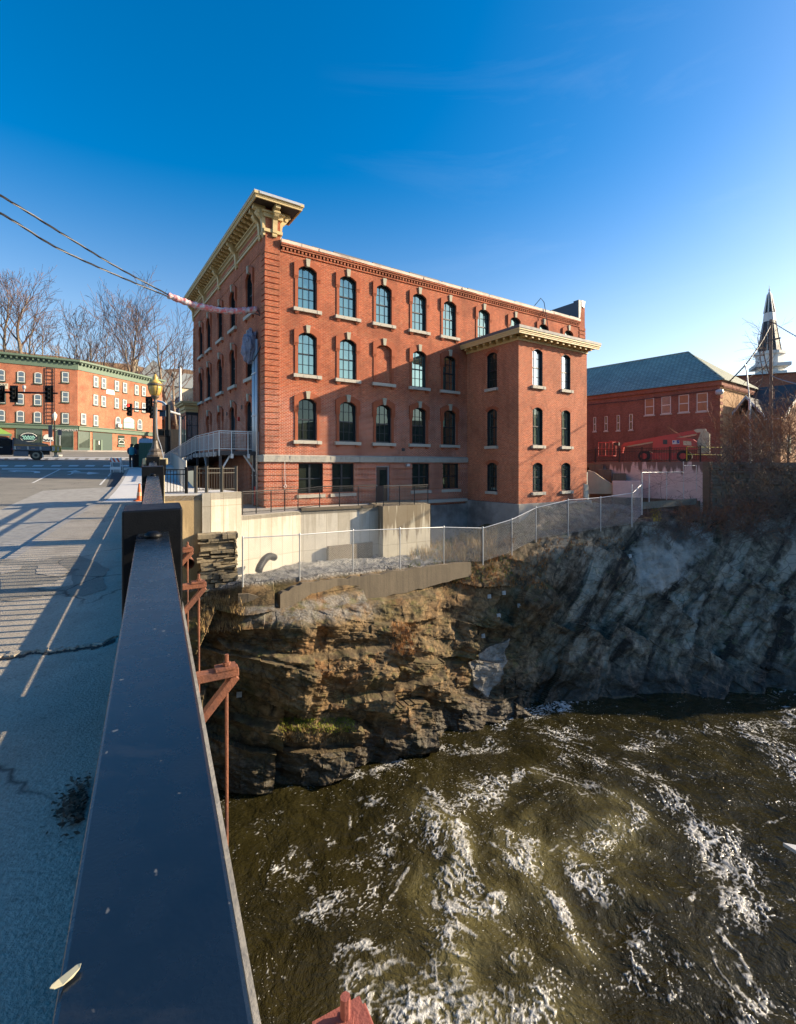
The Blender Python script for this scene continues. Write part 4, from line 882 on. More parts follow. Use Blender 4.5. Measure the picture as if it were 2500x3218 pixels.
M_TARP = pm('dark_tarp', (0.045, 0.07, 0.10), 0.55, var=0.3, scale=4, bmp=0.3, bs=5)
pp = MB(); pp.hexa([(27.55,.4,14.41),(27.6,.4,14.41),(27.6,9,14.41),(27.55,9,14.41),(27.5,.3,15.98),(27.6,.3,16.0),(27.6,9,15.9),(27.5,9,15.9)]); pp.box(27.6, LEN-0.02, 0.56, 9, 14.3, 15.95)
pp.hexa([(27.52,-.03,14.5),(27.75,-.03,14.6),(27.75,.3,14.5),(27.52,.3,14.5),(27.5,-.04,16.1),(27.95,-.04,16.1),(27.95,.5,16.12),(27.5,.5,16.1)])
pp.build('parapet_tarp', M_TARP, mill)
M_WHITEW = pm('torn_wrap', (0.75, 0.74, 0.72), 0.6)
MB().hexa([(27.9,-.06,15.6),(28.25,-.06,15.5),(28.25,-.02,15.5),(27.9,-.02,15.6),(27.85,-.07,16.12),(28.4,-.07,16.1),(28.4,.4,16.12),(27.85,.4,16.14)]).build('torn_wrap', M_WHITEW, mill)
MB().tube([B(23.4,-.3,12.0)-C0, B(22.7,-.28,14.9)-C0, B(22.4,-.2,15.2)-C0, B(22.0,.1,14.6)-C0], 0.03, 5).xf(Matrix.Rotation(-BRZ, 4, 'Z')).build('roof_pipe', M_ROOFM, mill)
# ---- the lower annex
an = MB()
aw = 0.98; AW = [16.5, 19.4]
def PAF(a, z, o): return (a, AY+o, z)
def PAL(a, z, o): return (AX0+o, a, z)
for (za, zb, zs, zt) in ((-0.66, 2.7, 0.05, 1.97), (2.7, 6.4, 3.1, 5.58), (6.4, 9.98, 6.98, 9.4)):
    wall_row(an, PAF, AX0, AX1, za, zb, [(c, aw, zs, zt, 0.2) for c in AW]); wall_row(an, PAL, AY, 0, za, zb, [(-2.5, 0.93, zs, zt, 0.2)])
an.quad((AX1, AY, -.66), (AX1, 0, -.66), (AX1, 0, 9.98), (AX1, AY, 9.98))
ao = an.build('annex', M_BRICK2, mill)
er = MB(); o_ = 0.62
er.box(AX0-o_, AX1+o_, AY-o_, -0.002, 10.10, 10.20); er.box(AX0-o_+.03, AX1+o_-.03, AY-o_+.03, AY-o_+.1, 10.0, 10.099); er.box(AX0-o_+.03, AX0-o_+.1, AY-o_+.1, -.002, 10.0, 10.099); er.box(AX0-o_-.05, AX1+o_+.05, AY-o_-.05, -.003, 10.20, 10.30)
er.box(AX0-.06, AX1+.06, AY-.06, AY-.002, 9.74, 9.98); er.box(AX0-.06, AX0-.002, AY, -.002, 9.74, 9.98)
eo = er.build('annex_cornice', M_CREAM, ao)
for x in [AX0+0.1+i*0.62 for i in range(12)]:
    er2 = MB()
mdl = MB()
for i in range(12): mdl.box(AX0+0.05+i*0.61, AX0+0.23+i*0.61, AY-0.5, AY-0.062, 9.86, 10.098)
for i in range(8): mdl.box(AX0-0.5, AX0-0.062, AY+0.1+i*0.61, AY+0.28+i*0.61, 9.86, 10.098)
mdl.build('modillion_row', M_GOLD, ao)
MB().box(AX0-o_-.08, AX1+o_+.08, AY-o_-.08, -.004, 10.30, 10.47).build('annex_roof', M_ROOFM, ao)
def arow(proto, face, places, z):
    for i, a in enumerate(places): put(proto, i == 0, face, a, z)
arow(sash_window(aw, 2.42, 0.2, M_GBLUE, hood=False, sill_w=1.25), 'annex_front', AW, 6.98)
arow(sash_window(aw, 2.48, 0.2, M_GPALE, hood=False, sill_w=1.25), 'annex_front', AW, 3.1)
arow(sash_window(aw, 1.92, 0.2, M_GPALE, hood=False, sill_w=1.25), 'annex_front', AW, 0.05)
arow(sash_window(0.93, 2.42, 0.2, M_GDARK, hood=False, sill_w=1.15), 'annex_left', [-2.5], 6.98)
arow(sash_window(0.93, 2.48, 0.2, M_GDARK, hood=False, sill_w=1.15), 'annex_left', [-2.5], 3.1)
arow(sash_window(0.93, 1.92, 0.2, M_GDARK, hood=False, sill_w=1.0), 'annex_left', [-2.5], 0.05)
# rubble and concrete footing
fo = MB(); fo.box(AX0-0.25, AX1+0.2, AY-0.25, -0.1, -4.5, -0.66); fo.box(11.2, AX0-0.26, -0.3, -0.06, -4.5, -0.9)
fo.build('footing', M_FOUND, mill)
# yellow stickers left on some of the new panes
M_STICK = pm('yellow_sticker', (0.62, 0.55, 0.03), 0.6); M_TAGW = pm('white_sticker', (0.6, 0.62, 0.6), 0.6)
st = MB(); tg = MB()
for (x, y, z) in ((WX[2], 0.285, 4.95), (WX[3], 0.285, 4.95), (WX[4], 0.285, 4.95)): st.prism([(x+0.11*cos(k*pi/6), z+0.13*sin(k*pi/6)) for k in range(12)], 'y', y-0.004, y)
st.prism([(-2.5+0.11*cos(k*pi/6), 4.98+0.13*sin(k*pi/6)) for k in range(12)], 'x', AX0+0.281, AX0+0.285)
for x, z in ((WX[2]-.35, 5.2), (WX[2]-.3, 4.2), (WX[2]+.3, 4.3), (WX[3]-.3, 4.15), (WX[3]+.1, 3.9), (WX[3]+.05, 4.2), (WX[4]-.2, 4.2), (WX[4]+.2, 4.1)): tg.box(x-.04, x+.04, 0.281, 0.285, z-.07, z+.07)
so_ = st.build('window_sticker', M_STICK, mill); tg.build('paper_tag', M_TAGW, so_)
MB().box(9.05, 9.25, -0.06, -0.001, 2.72, 2.92).build('wall_vent', M_FRAME, mill)
MB().box(9.3, 9.5, -0.28, -0.11, 1.72, 1.9).build('wall_light', M_ZINC, mill)
MB().box(-0.12, -0.001, 4.9, 5.1, 4.6, 4.85).build('alarm_box', pm('red_paint', (0.45, 0.02, 0.015), 0.5), mill)
for yy, zz in ((4.35, 5.3), (7.9, 5.2), (8.9, 5.25)): MB().box(-0.05, -0.001, yy, yy+0.2, zz, zz+0.25).build('wall_vent', M_FRAME, mill)
# ================================================================ BRIDGE RAIL, WALLS, FENCES, RAMP
def bw(mb, name, mat, parent=None, **k):
    """build from world coordinates under a thing that stands elsewhere"""
    o = mb.build(name, mat, parent, **k)
    if parent: o.location = -parent.location
    return o
M_BLACK = pm('black_paint', (0.003, 0.0035, 0.0045), 0.45, var=0.4, scale=14, bmp=0.15, bs=120, spec=0.22)
def rail_mat():
    m, t, b = nodes('rail_paint'); co = obj_co(t)
    n = noi(t, co, 9, 5, 0.65); sp = noi(t, co, 38, 2, 0.5)
    c = mixc(t, n, (0.0035, 0.0065, 0.011), (0.009, 0.014, 0.021)); c = mixc(t, mth(t, 'MULTIPLY', ramp(t, sp, [(0.72, 0), (0.76, 1)]), 0.45), c, (0.26, 0.25, 0.22)); c = mixc(t, mth(t, 'MULTIPLY', ramp(t, noi(t, mapping(t, co, (1, 3, 1)), 3.0, 5, 0.7), [(0.56, 0), (0.72, 1)]), 0.3), c, (0.045, 0.044, 0.043))
    L(t, c, b.inputs['Base Color']); L(t, mth(t, 'MULTIPLY_ADD', n, 0.22, 0.16), b.inputs['Roughness']); b.inputs['Specular IOR Level'].default_value = 0.85
    bump(t, b, noi(t, co, 160, 2), 0.12, 0.004); return m
M_RAIL = rail_mat()
M_RUST = pm('rust_steel', (0.23, 0.085, 0.045), 0.8, var=0.35, scale=9, bmp=0.4, bs=50, dark=(0.12, 0.05, 0.035))
M_REDP = pm('red_oxide', (0.26, 0.075, 0.055), 0.75, var=0.2, scale=7, bmp=0.3, bs=60)
rail = thing('bridge_railing', 'black steel bridge railing with wide flat top rail and heavy square posts along the pavement', 'railing', rl(0, 0, 0))
RH = 1.20
posts = [(-2.4, 0.36, 0.15), (3.2, 0.36, 0.15), (8.7, 0.36, 0.15), (14.2, 0.36, 0.15)]
for Y, w, ex in posts:
    b = MB(); a = w/2; L_ = 0.32
    b.hexa([rl(Y,-a,-.02), rl(Y,a,-.02), rl(Y+L_,a,-.02), rl(Y+L_,-a,-.02), rl(Y,-a,RH+ex), rl(Y,a,RH+ex), rl(Y+L_,a,RH+ex), rl(Y+L_,-a,RH+ex)])
    p_ = bw(b, 'post', M_BLACK, rail, bevel=0.012)
for (ya, yb) in ((-2.08, 3.198), (3.522, 8.698), (9.022, 14.198)):
    b = MB(); n0 = 0.0935
    b.hexa([rl(ya,-n0,RH-.035), rl(ya,n0,RH-.035), rl(yb,n0,RH-.035), rl(yb,-n0,RH-.035), rl(ya,-n0,RH), rl(ya,n0,RH), rl(yb,n0,RH), rl(yb,-n0,RH)])
    t_ = bw(b, 'top_rail', M_RAIL, rail, bevel=0.006)
    c = rl(yb-0.16, 0, RH)
    bw(MB().lathe([(0.055,0),(0.05,0.02),(0.03,0.035),(0.0,0.04)], c, 12), 'cap_bolt', M_BLACK, t_, smooth=True) if False else None
    bo = MB().lathe([(0.055,0),(0.05,0.02),(0.03,0.035),(0.002,0.04)], c, 12).build('cap_bolt', M_BLACK, t_, smooth=True)
    b = MB(); b.bar(rl(ya,0,1.04), rl(yb,0,1.04), 0.05, 0.045); bw(b, 'middle_rail', M_BLACK, rail)
    b = MB(); b.hexa([rl(ya,-.03,-.05), rl(ya,.03,-.05), rl(yb,.03,-.05), rl(yb,-.03,-.05), rl(ya,-.03,.315), rl(ya,.03,.315), rl(yb,.03,.315), rl(yb,-.03,.315)])
    bw(b, 'kick_plate', M_BLACK, rail)
    b = MB(); b.bar(rl(ya,0,.378), rl(yb,0,.378), 0.06, 0.062); bw(b, 'lower_rail', M_BLACK, rail)
    b = MB(); Y = ya+0.06
    while Y < yb: b.bar(rl(Y,0,.40), rl(Y,0,1.03), 0.032, 0.032, up=(0,1,0)); Y += 0.152
    bw(b, 'baluster_panel', M_BLACK, rail)
    ym = (ya+yb)/2
    b = MB(); b.hexa([rl(ym-.06,-.07,-.02), rl(ym-.06,.07,-.02), rl(ym+.06,.07,-.02), rl(ym+.06,-.07,-.02), rl(ym-.06,-.07,RH-.036), rl(ym-.06,.07,RH-.036), rl(ym+.06,.07,RH-.036), rl(ym+.06,-.07,RH-.036)])
    bw(b, 'post', M_BLACK, rail)
# steel brackets with long hanger rods on the river side
BRK = [(9.1, ''), (6.82, ''), (4.14, ''), (1.42, '')]
BL = ['small rusty bracket nearest the abutment wall, half behind the railing post', 'rusty steel bracket in front of the dry stone masonry, second from the abutment',
      'big rusty triangular steel bracket against the dark rock, with a long thin hanger rod', 'red painted steel bracket with upright bolt at the bottom edge of the view']
for (Y, _), lab in zip(BRK, BL):
    near = Y < 2; mt = M_REDP if near else M_RUST
    t_ = thing('hanger_bracket', lab, 'bracket', rl(Y, 0.33, -0.3), 0, 'steel brackets along the outside of the bridge')
    w = 0.055
    def pq(n, h, dy=0): return rl(Y+dy, n, h)
    bm_ = MB(); bm_.bar(pq(0.20, -0.30), pq(0.70, -0.30), 0.11, 0.075); bw(bm_, 'arm', mt, t_, bevel=0.006)
    b2 = MB(); b2.bar(pq(0.68, -0.345), pq(0.33, -0.74), 0.09, 0.07); bw(b2, 'brace', mt, t_, bevel=0.006)
    b3 = MB(); b3.bar(pq(0.50, -0.252), pq(0.68, -0.252), 0.13, 0.022); bw(b3, 'bearing_plate', mt, t_)
    b4 = MB(); b4.tube([pq(0.60, -0.26), pq(0.60, -0.14)], 0.018, 8); b4.tube([pq(0.60, -0.235), pq(0.60, -0.21)], 0.034, 6); bw(b4, 'bolt', mt, t_)
    if not near:
        b5 = MB(); b5.tube([pq(0.60, -0.30), pq(0.60, -3.6)], 0.016, 8); bw(b5, 'hanger_rod', mt, t_)
        b6 = MB(); b6.bar(pq(0.0, -3.62), pq(0.64, -3.62), 0.1, 0.06); bw(b6, 'cross_beam', mt, t_)
# ---------------------------------------------------------------- abutment and retaining walls
def conc(name, col, streak=0.3, form=True, tie=True, dark=None, stain_col=(0.12, 0.085, 0.045), stain=0.0):
    m, t, b = nodes(name); co = obj_co(t)
    n1 = noi(t, co, 1.4, 5, 0.6); n2 = noi(t, co, 14, 4, 0.6)
    c = mixc(t, 1.0, col, mth(t, 'MULTIPLY_ADD', n1, 0.45, 0.78), 'MULTIPLY'); c = mixc(t, 1.0, c, mth(t, 'MULTIPLY_ADD', n2, 0.3, 0.85), 'MULTIPLY')
    sx = N(t, 'ShaderNodeSeparateXYZ'); L(t, co, sx.inputs[0])
    if form:
        cb = N(t, 'ShaderNodeCombineXYZ'); L(t, mth(t, 'ADD', mth(t, 'MULTIPLY', sx.outputs[0], 0.72), mth(t, 'MULTIPLY', sx.outputs[1], 0.69)), cb.inputs[0]); L(t, sx.outputs[2], cb.inputs[1])
        br = N(t, 'ShaderNodeTexBrick', Scale=1.0); br.offset = 0.0
        br.inputs['Brick Width'].default_value = 0.62; br.inputs['Row Height'].default_value = 2.6; br.inputs['Mortar Size'].default_value = 0.012
        br.inputs['Color1'].default_value = (1, 1, 1, 1); br.inputs['Color2'].default_value = (0.89, 0.88, 0.86, 1); br.inputs['Mortar'].default_value = (0.55, 0.50, 0.42, 1)
        L(t, cb.outputs[0], br.inputs['Vector']); c = mixc(t, 1.0, c, br.outputs['Color'], 'MULTIPLY')
    if stain:
        st = noi(t, mapping(t, co, (1.6, 1.6, 0.10)), 2.2, 4, 0.55); fall = mth(t, 'MULTIPLY_ADD', sx.outputs[2], stain_z[0], stain_z[1], clamp=True)
        s_ = ramp(t, mth(t, 'MULTIPLY', st, mth(t, 'MULTIPLY_ADD', fall, 0.6, 0.55)), [(0.42, 0.0), (0.50, 1.0)])
        c = mixc(t, mth(t, 'MULTIPLY', s_, stain), c, stain_col)
    L(t, c, b.inputs['Base Color']); b.inputs['Roughness'].default_value = 0.9; bump(t, b, n2, 0.3, 0.02); return m
stain_z = (1.0, 1.5)
stain_z = (0.35, 1.0)
M_WHITEC = conc('pale_concrete', (0.58, 0.54, 0.45), stain=0.35, stain_col=(0.30, 0.25, 0.17))
M_TANC = conc('tan_stucco', (0.62, 0.45, 0.235), form=False, stain=0.35)
stain_z = (0.55, 1.6)
M_STAINC = conc('stained_concrete', (0.47, 0.43, 0.33), stain=0.75)
M_GREYC = pm('grey_concrete', (0.145, 0.118, 0.082), 0.9, var=0.3, scale=2, bmp=0.6, bs=14, streak=0.4)
A_ = Vector((-8.2, 21.2, 0)); C_ = P(945, 1603, 24.8); B1 = P(758, 1620, 22.28)
def xy(p, z): return Vector((p.x, p.y, z))
def al(t): return A_+EN*t
tw = thing('abutment_wall', 'tan rendered bridge abutment wall below the black picket fence', 'wall', xy(al(-2), -11))
bw(MB().wall([xy(al(-9), .50), xy(al(-.35), .50)], -11.5, 0.6), 'wall', M_TANC, tw)
bw(MB().wall([xy(al(-.36)-EH*.10, .58), xy(al(0.0)-EH*.10, .58)], -1.15, 0.5), 'pilaster', M_WHITEC, tw)
ww = thing('retaining_wall', 'sunlit white concrete retaining wall with form joints stepping down to the gravel', 'wall', xy(B1, -3.4))
bw(MB().wall([xy(A_+(B1-A_)*0.01, .58), xy(B1, .58)], -3.6, 0.35), 'upper_wall', M_WHITEC, ww)
bw(MB().wall([xy(B1+(C_-B1)*.001, -.55), xy(C_, -.55)], -3.8, 0.35), 'lower_wall', M_WHITEC, ww)
D1 = on_z(1137, 1594, -.5); D2 = P(1188, 1600, 27.15); E0 = P(1203, 1600, 26.45); E1 = P(1351, 1588, 28.2); E2 = E1+Vector((-1.3, 4.2, 0))
sw_ = thing('terrace_wall', 'tall concrete terrace wall with dark water streaks and a projecting right hand block', 'wall', xy(D1, -3.6))
bw(MB().wall([xy(C_+(D1-C_)*.002, -.55), xy(D1, -.55), xy(D2, -.55)], -4.0, 0.35), 'recessed_wall', M_WHITEC, sw_)
bw(MB().wall([xy(C_+(D1-C_)*.003, -.42)+Vector((0.03,-.06,0)), xy(D1, -.42)+Vector((0.03,-.06,0)), xy(D2, -.42)], -.549, 0.45), 'coping', M_GREYC, sw_)
blk = MB(); blk.slab([xy(E0, -.46), xy(E1, -.46), xy(E2, -.46), xy(D2+(E2-E1)*.5, -.46), xy(D2, -.46)], 4.0); bw(blk, 'projecting_block', M_STAINC, sw_)
fb_ = MB(); fb_.wall([xy(P(1030,1700,25.35), -2.45)+Vector((.05,-.12,0)), xy(P(1168,1700,26.9), -2.45)+Vector((.05,-.12,0))], -4.0, 0.2); bw(fb_, 'footing', M_GREYC, sw_)
M_PAVE = pm('terrace_paving', (0.42, 0.39, 0.33), 0.9, var=0.15)
cor_ = [xy(B1, -.56), xy(C_, -.56), xy(D1, -.56), xy(D2, -.56), B(9.8, -0.4, -.56), B(AX0-.3, -.4, -.56), B(AX0-.3, 0.1, -.56), B(0, 0.1, -.56), B(0, 3, -.56), B(-3.5, 3, -.56)]
structure(MB().slab([p+Vector((0, 0, 0.02)) for p in cor_], 0.2).build('terrace_floor', M_PAVE))
structure(MB().slab([xy(A_, .578), B1+Vector((0,0,0.578-B1.z)), B(-3.2, 2.6, .578), Vector((-13.3, 29.5, 1.42)), Vector((-14.9, 29.5, 1.42)), xy(al(-1.95), .578)], 0.3).build('landing_pavement', M_NEWWALK))
# dry laid masonry pier below the white wall
random.seed(21)
M_SLATE = pm('field_stone', (0.30, 0.245, 0.155), 0.9, var=0.5, scale=3.2, bmp=0.8, bs=12, dark=(0.13, 0.11, 0.08))
sp_ = MB(); z = -4.35
pA, pB = Vector((-8.30, 20.35, 0)), Vector((-7.02, 20.95, 0))
while z < -1.15:
    h = random.choice((.05,.07,.08,.11,.13,.2)); s = random.uniform(-.12,.02); f = (z+4.35)/3.2
    while s < 1.0:
        l = random.uniform(0.12, 0.55); e = min(s+l, 1.0+random.uniform(-.06,.05))
        a, b_ = pA.lerp(pB, s), pA.lerp(pB, e); n_ = Vector((0.42, -0.9, 0)); pr = random.uniform(-.12, .16)+0.34*(1-f)
        bk = Vector((-.3, .75, 0)); zj = z+random.uniform(-.02, .02)
        pts = [a+n_*(pr+random.uniform(-.03, .03)), b_+n_*(pr+random.uniform(-.03, .03)), b_+bk, a+bk]
        sp_.hexa([xy(p, zj+.008) for p in pts]+[xy(p, zj+h-random.uniform(0, .02)) for p in pts]); s = e+0.012
    z += h
st_ = bw(sp_, 'stone_pier', M_SLATE); tag(st_, 'rough dry stone masonry pier of flat slabs under the white concrete wall', 'stone wall')
# low dark concrete kerb wall along the rim of the rock
kt = [(880,1868,20.15),(950,1832,20.75),(1060,1820,21.8),(1178,1806,22.8),(1330,1783,24.3),(1480,1764,25.9)]
k0_ = [P(*k) for k in kt]; d0_ = (0.75, 0.95, 0.95, 0.85, 0.75, 0.45); kp = []; kz = []; random.seed(17)
for i in range(41):
    f = i/40*5; k = min(4, int(f)); p = k0_[k].lerp(k0_[k+1], f-k)+Vector((0, 0, .03*sin(i*1.7)+random.uniform(-.03,.02))); kp.append(p); kz.append(p.z-lerp(d0_[k], d0_[k+1], f-k)-.3)
kw = bw(MB().wall(kp, kz, 0.28), 'kerb_wall', M_GREYC); tag(kw, 'low dark concrete wall along the rock rim in front of the gravel', 'wall')
kp2 = [P(748,1868,19.6), P(780,1866,19.72), P(806,1872,19.85), P(826,1884,19.95), P(842,1898,20.02)]
kw2 = bw(MB().wall(kp2, -4.9, 0.3), 'kerb_wall', M_GREYC); tag(kw2, 'short broken stub of grey concrete wall beside the stone pier', 'wall')
# ---------------------------------------------------------------- railings and fences
def ray_at(u, a, b):
    """point of the plan line a-b seen in photo column u"""
    r = (u-U0)/F; d = b-a; t = (r*a.y-a.x)/(d.x-r*d.y); return a+d*t
M_GALV = pm('galvanised', (0.50, 0.52, 0.53), 0.45, 0.55, var=0.2, scale=12)
M_WIRE = pm('fence_wire', (0.55, 0.56, 0.55), 0.5, 0.4, var=0.15)
M_DKMETAL = pm('dark_metal', (0.032, 0.030, 0.028), 0.5, var=0.3, scale=10)
M_GRPAINT = pm('grey_paint', (0.42, 0.41, 0.38), 0.5, var=0.2)
def mesh_panel(mb, a, b, z0, z1, step=0.06, r=0.003):
    d = b-a; Ln = Vector((d.x, d.y, 0)).length; n = max(1, int(Ln/step))
    for i in range(1, n):
        p = a+d*(i/n); mb.bar(Vector((p.x, p.y, p.z+z0)), Vector((p.x, p.y, p.z+z1)), 2*r, 2*r, up=(0,1,0))
    k = int((z1-z0)/step)
    for i in range(1, k):
        z = z0+(z1-z0)*i/k; mb.bar(a+Vector((0,0,z)), b+Vector((0,0,z)), 2*r, 2*r)
def railing(name, label, pts, h, matl, group=None, mesh_step=0.06, infill='mesh', post=0.045, zoff=0.0, wire=None, foot=0.0):
    t_ = thing(name, label, 'railing', pts[0], 0, group)
    for p in pts:
        bw(MB().bar(p+Vector((0,0,zoff-foot)), p+Vector((0,0,h)), post, post, up=(0,1,0)), 'post', matl, t_)
    tr = MB(); lo = MB(); m_ = MB()
    for a, b in zip(pts[:-1], pts[1:]):
        tr.bar(a+Vector((0,0,h)), b+Vector((0,0,h)), 0.05, 0.045); lo.bar(a+Vector((0,0,.10)), b+Vector((0,0,.10)), 0.035, 0.035); lo.bar(a+Vector((0,0,h-.10)), b+Vector((0,0,h-.10)), 0.025, 0.025)
        if infill == 'mesh': mesh_panel(m_, a, b, .10, h-.10, mesh_step)
        else:
            Ln = (b-a).length; n = max(2, int(Ln/mesh_step))
            for i in range(1, n):
                p = a.lerp(b, i/n); m_.bar(p+Vector((0,0,.1)), p+Vector((0,0,h-.1)), 0.016, 0.016, up=(0,1,0))
    bw(tr, 'top_rail', matl, t_); bw(lo, 'lower_rail', matl, t_); bw(m_, 'mesh_panel' if infill == 'mesh' else 'baluster_panel', wire or matl, t_)
    return t_
ins = Vector((-0.10, 0.16, 0))
rp = [xy(B1+(C_-B1)*.03, -.50)+ins]+[xy(ray_at(u, B1, C_), -.50)+ins for u in (808, 855, 898, 940)]+[xy(ray_at(u, C_, D1), -.40)+ins for u in (1008, 1071, 1130)]+[xy(D2, -.40)+Vector((-.12,.05,0))]
railing('terrace_railing', 'long dark metal guard railing with wire mesh along the concrete terrace edge', rp, 1.07, M_DKMETAL, 'dark mesh railings on the terrace')
rp = [xy(E0.lerp(E1, f), -.46)+ins*.7 for f in (0.03, 0.36, 0.68, 0.98)]
railing('terrace_railing', 'short dark mesh railing on the projecting right hand block of the terrace', rp, 1.12, M_DKMETAL, 'dark mesh railings on the terrace', 0.05)
def picket_run(name, label, pts, h, matl, pw=0.10, group=None, wide=None):
    t_ = thing(name, label, 'fence', pts[0], 0, group)
    for i, p in enumerate(pts):
        w = pw
        bw(MB().bar(p, p+Vector((0,0,h+.09)), w, w, up=(0,1,0)).bar(p+Vector((0,0,h+.09)), p+Vector((0,0,h+.11)), w+.03, w+.03, up=(0,1,0)), 'post', matl, t_)
    for a, b in zip(pts[:-1], pts[1:]):
        m_ = MB(); n = max(2, int((b-a).length/0.115))
        for z in (h, h-.2, .12): m_.bar(a+Vector((0,0,z)), b+Vector((0,0,z)), .04, .04)
        for i in range(1, n):
            p = a.lerp(b, i/n); m_.bar(p+Vector((0,0,.12)), p+Vector((0,0,h)), .02, .02, up=(0,1,0))
        bw(m_, 'picket_panel', matl, t_)
    return t_
pa_ = [xy(al(t), .53)+EH*.12 for t in (-2.1, -0.98)]
picket_run('picket_fence', 'black metal picket fence on the tan abutment wall right behind the bridge railing', pa_, 1.08, M_BLACK, group='metal picket fences on the abutment')
M_BRONZE = pm('bronze_paint', (0.075, 0.068, 0.055), 0.45, var=0.2)
pb_ = [xy(al(-.60), .60)+EH*.12]+[xy(ray_at(u, A_, B1), .60)+Vector((-.1,.12,0)) for u in (652, 700, 745)]
picket_run('picket_fence', 'sunlit dark bronze picket fence on top of the white concrete wall', pb_, 1.06, M_BRONZE, 0.11, group='metal picket fences on the abutment')
wf = [rl(y, 1.33) for y in (21.5, 24, 27, 30, 33.5, 37, 41)]
t_ = thing('walkway_fence', 'pale grey solid picket fence running up beside the walkway behind the black posts', 'fence', wf[0])
for p in wf: bw(MB().bar(p-Vector((0,0,.45)), p+Vector((0,0,.95)), .07, .07, up=(0,1,0)), 'post', M_GRPAINT, t_)
for a, b in zip(wf[:-1], wf[1:]):
    m_ = MB(); n = int((b-a).length/0.13)
    for z in (.1, .86): m_.bar(a+Vector((0,0,z)), b+Vector((0,0,z)), .05, .05)
    for i in range(1, n): p = a.lerp(b, i/n); m_.bar(p-Vector((0,0,.4)), p+Vector((0,0,.9)), .085, .02, up=(0,1,0))
    bw(m_, 'picket_panel', M_GRPAINT, t_)
# chain link
def link_mesh(mb, a, b, h, step=0.085, r=0.0024):
    """two families of slanting wires between two posts, clipped to the panel"""
    d = Vector((b.x-a.x, b.y-a.y, 0)); Ln = d.length
    def pt(s, z):
        g = a.lerp(b, s/Ln); return Vector((g.x, g.y, g.z+z))
    k = -h
    while k < Ln:
        for sg in (1, -1):
            s0, s1 = max(0, k), min(Ln, k+h)
            if s1 > s0+0.01:
                z0, z1 = (s0-k, s1-k) if sg > 0 else (h-(s0-k), h-(s1-k))
                mb.bar(pt(s0, z0), pt(s1, z1), 2*r, 2*r)
        k += step
FP = [(762,1833,19.72),(941,1815,20.9),(1108.7,1792,22.6),(1256.5,1780,23.8),(1394,1768,25.3),(1517,1767,26.2),(1608,1737,27.0),(1684,1696,27.9),(1785,1678.5,28.7),(1887,1662,29.4),(1985,1649,29.9)]
FH = [1.85, 1.85, 1.85, 1.85, 1.85, 1.85, 1.86, 1.84, 2.02, 1.9, 2.4]
fp = [P(*q) for q in FP]
cl = thing('chain_link_fence', 'long galvanised chain link fence along the rim of the rock bank', 'fence', fp[0], 0, 'chain link fences')
for i, p in enumerate(fp):
    b = MB(); b.tube([p-Vector((0,0,.15)), p+Vector((0,0,FH[i]+.04))], 0.036 if i in (0,5,10) else 0.027, 8); b.lathe([(0.04,0),(0.03,0.04),(0.005,0.06)], p+Vector((0,0,FH[i]+.03)), 8); bw(b, 'post', M_GALV, cl)
tr = MB(); mm = MB()
for i in range(len(fp)-1):
    a, b = fp[i], fp[i+1]; hh = FH[i] if i < 9 else 1.9
    a2 = a+Vector((0,0,FH[i] if i != 10 else 1.9)); b2 = b+Vector((0,0,FH[i+1] if i+1 != 10 else 1.95))
    tr.tube([a2, b2], 0.022, 6); link_mesh(mm, a+Vector((0,0,.05)), b+Vector((0,0,.05)), min(FH[i], FH[i+1], 1.9)-.04)
bw(tr, 'top_rail', M_GALV, cl); bw(mm, 'wire_mesh', M_WIRE, cl)
gp = thing('chain_link_fence', 'narrow chain link end panel between two tall posts beside the stone wall', 'fence', fp[10]+Vector((0.3,0,0)), 0, 'chain link fences')
g0, g1 = P(2000,1640,30.0), P(2016.5,1618,30.9)
bw(MB().tube([fp[10]+Vector((.05,0,1.95)), g1+Vector((0,0,1.98))], .02, 6), 'top_rail', M_GALV, gp)
bw(MB().tube([g1, g1+Vector((0,0,2.75))], .036, 8), 'post', M_GALV, gp)
mm = MB(); link_mesh(mm, fp[10]+Vector((.06,0,.05)), g1+Vector((0,0,.05)), 1.88); bw(mm, 'wire_mesh', M_WIRE, gp)
fr = thing('fence_frame', 'bare galvanised fence frame of thin posts without mesh in front of the pink concrete wall', 'fence', P(2038, 1578, 32), 0, 'chain link fences')
pf = [(2017,1612,31.0,1484),(2039,1578,31.6,1485),(2094,1571,32.2,1484.5),(2147,1572,32.8,1450),(2188,1545,33.3,1463)]
for u, v, d, vt in pf: bw(MB().tube([P(u, v, d), P(u, vt, d)], .03, 8), 'post', M_GALV, fr)
bw(MB().tube([P(2017,1485,31.0), P(2147,1483,32.8)], .025, 6).tube([P(2147,1463,32.8), P(2188,1463,33.3)], .025, 6), 'top_rail', M_GALV, fr)
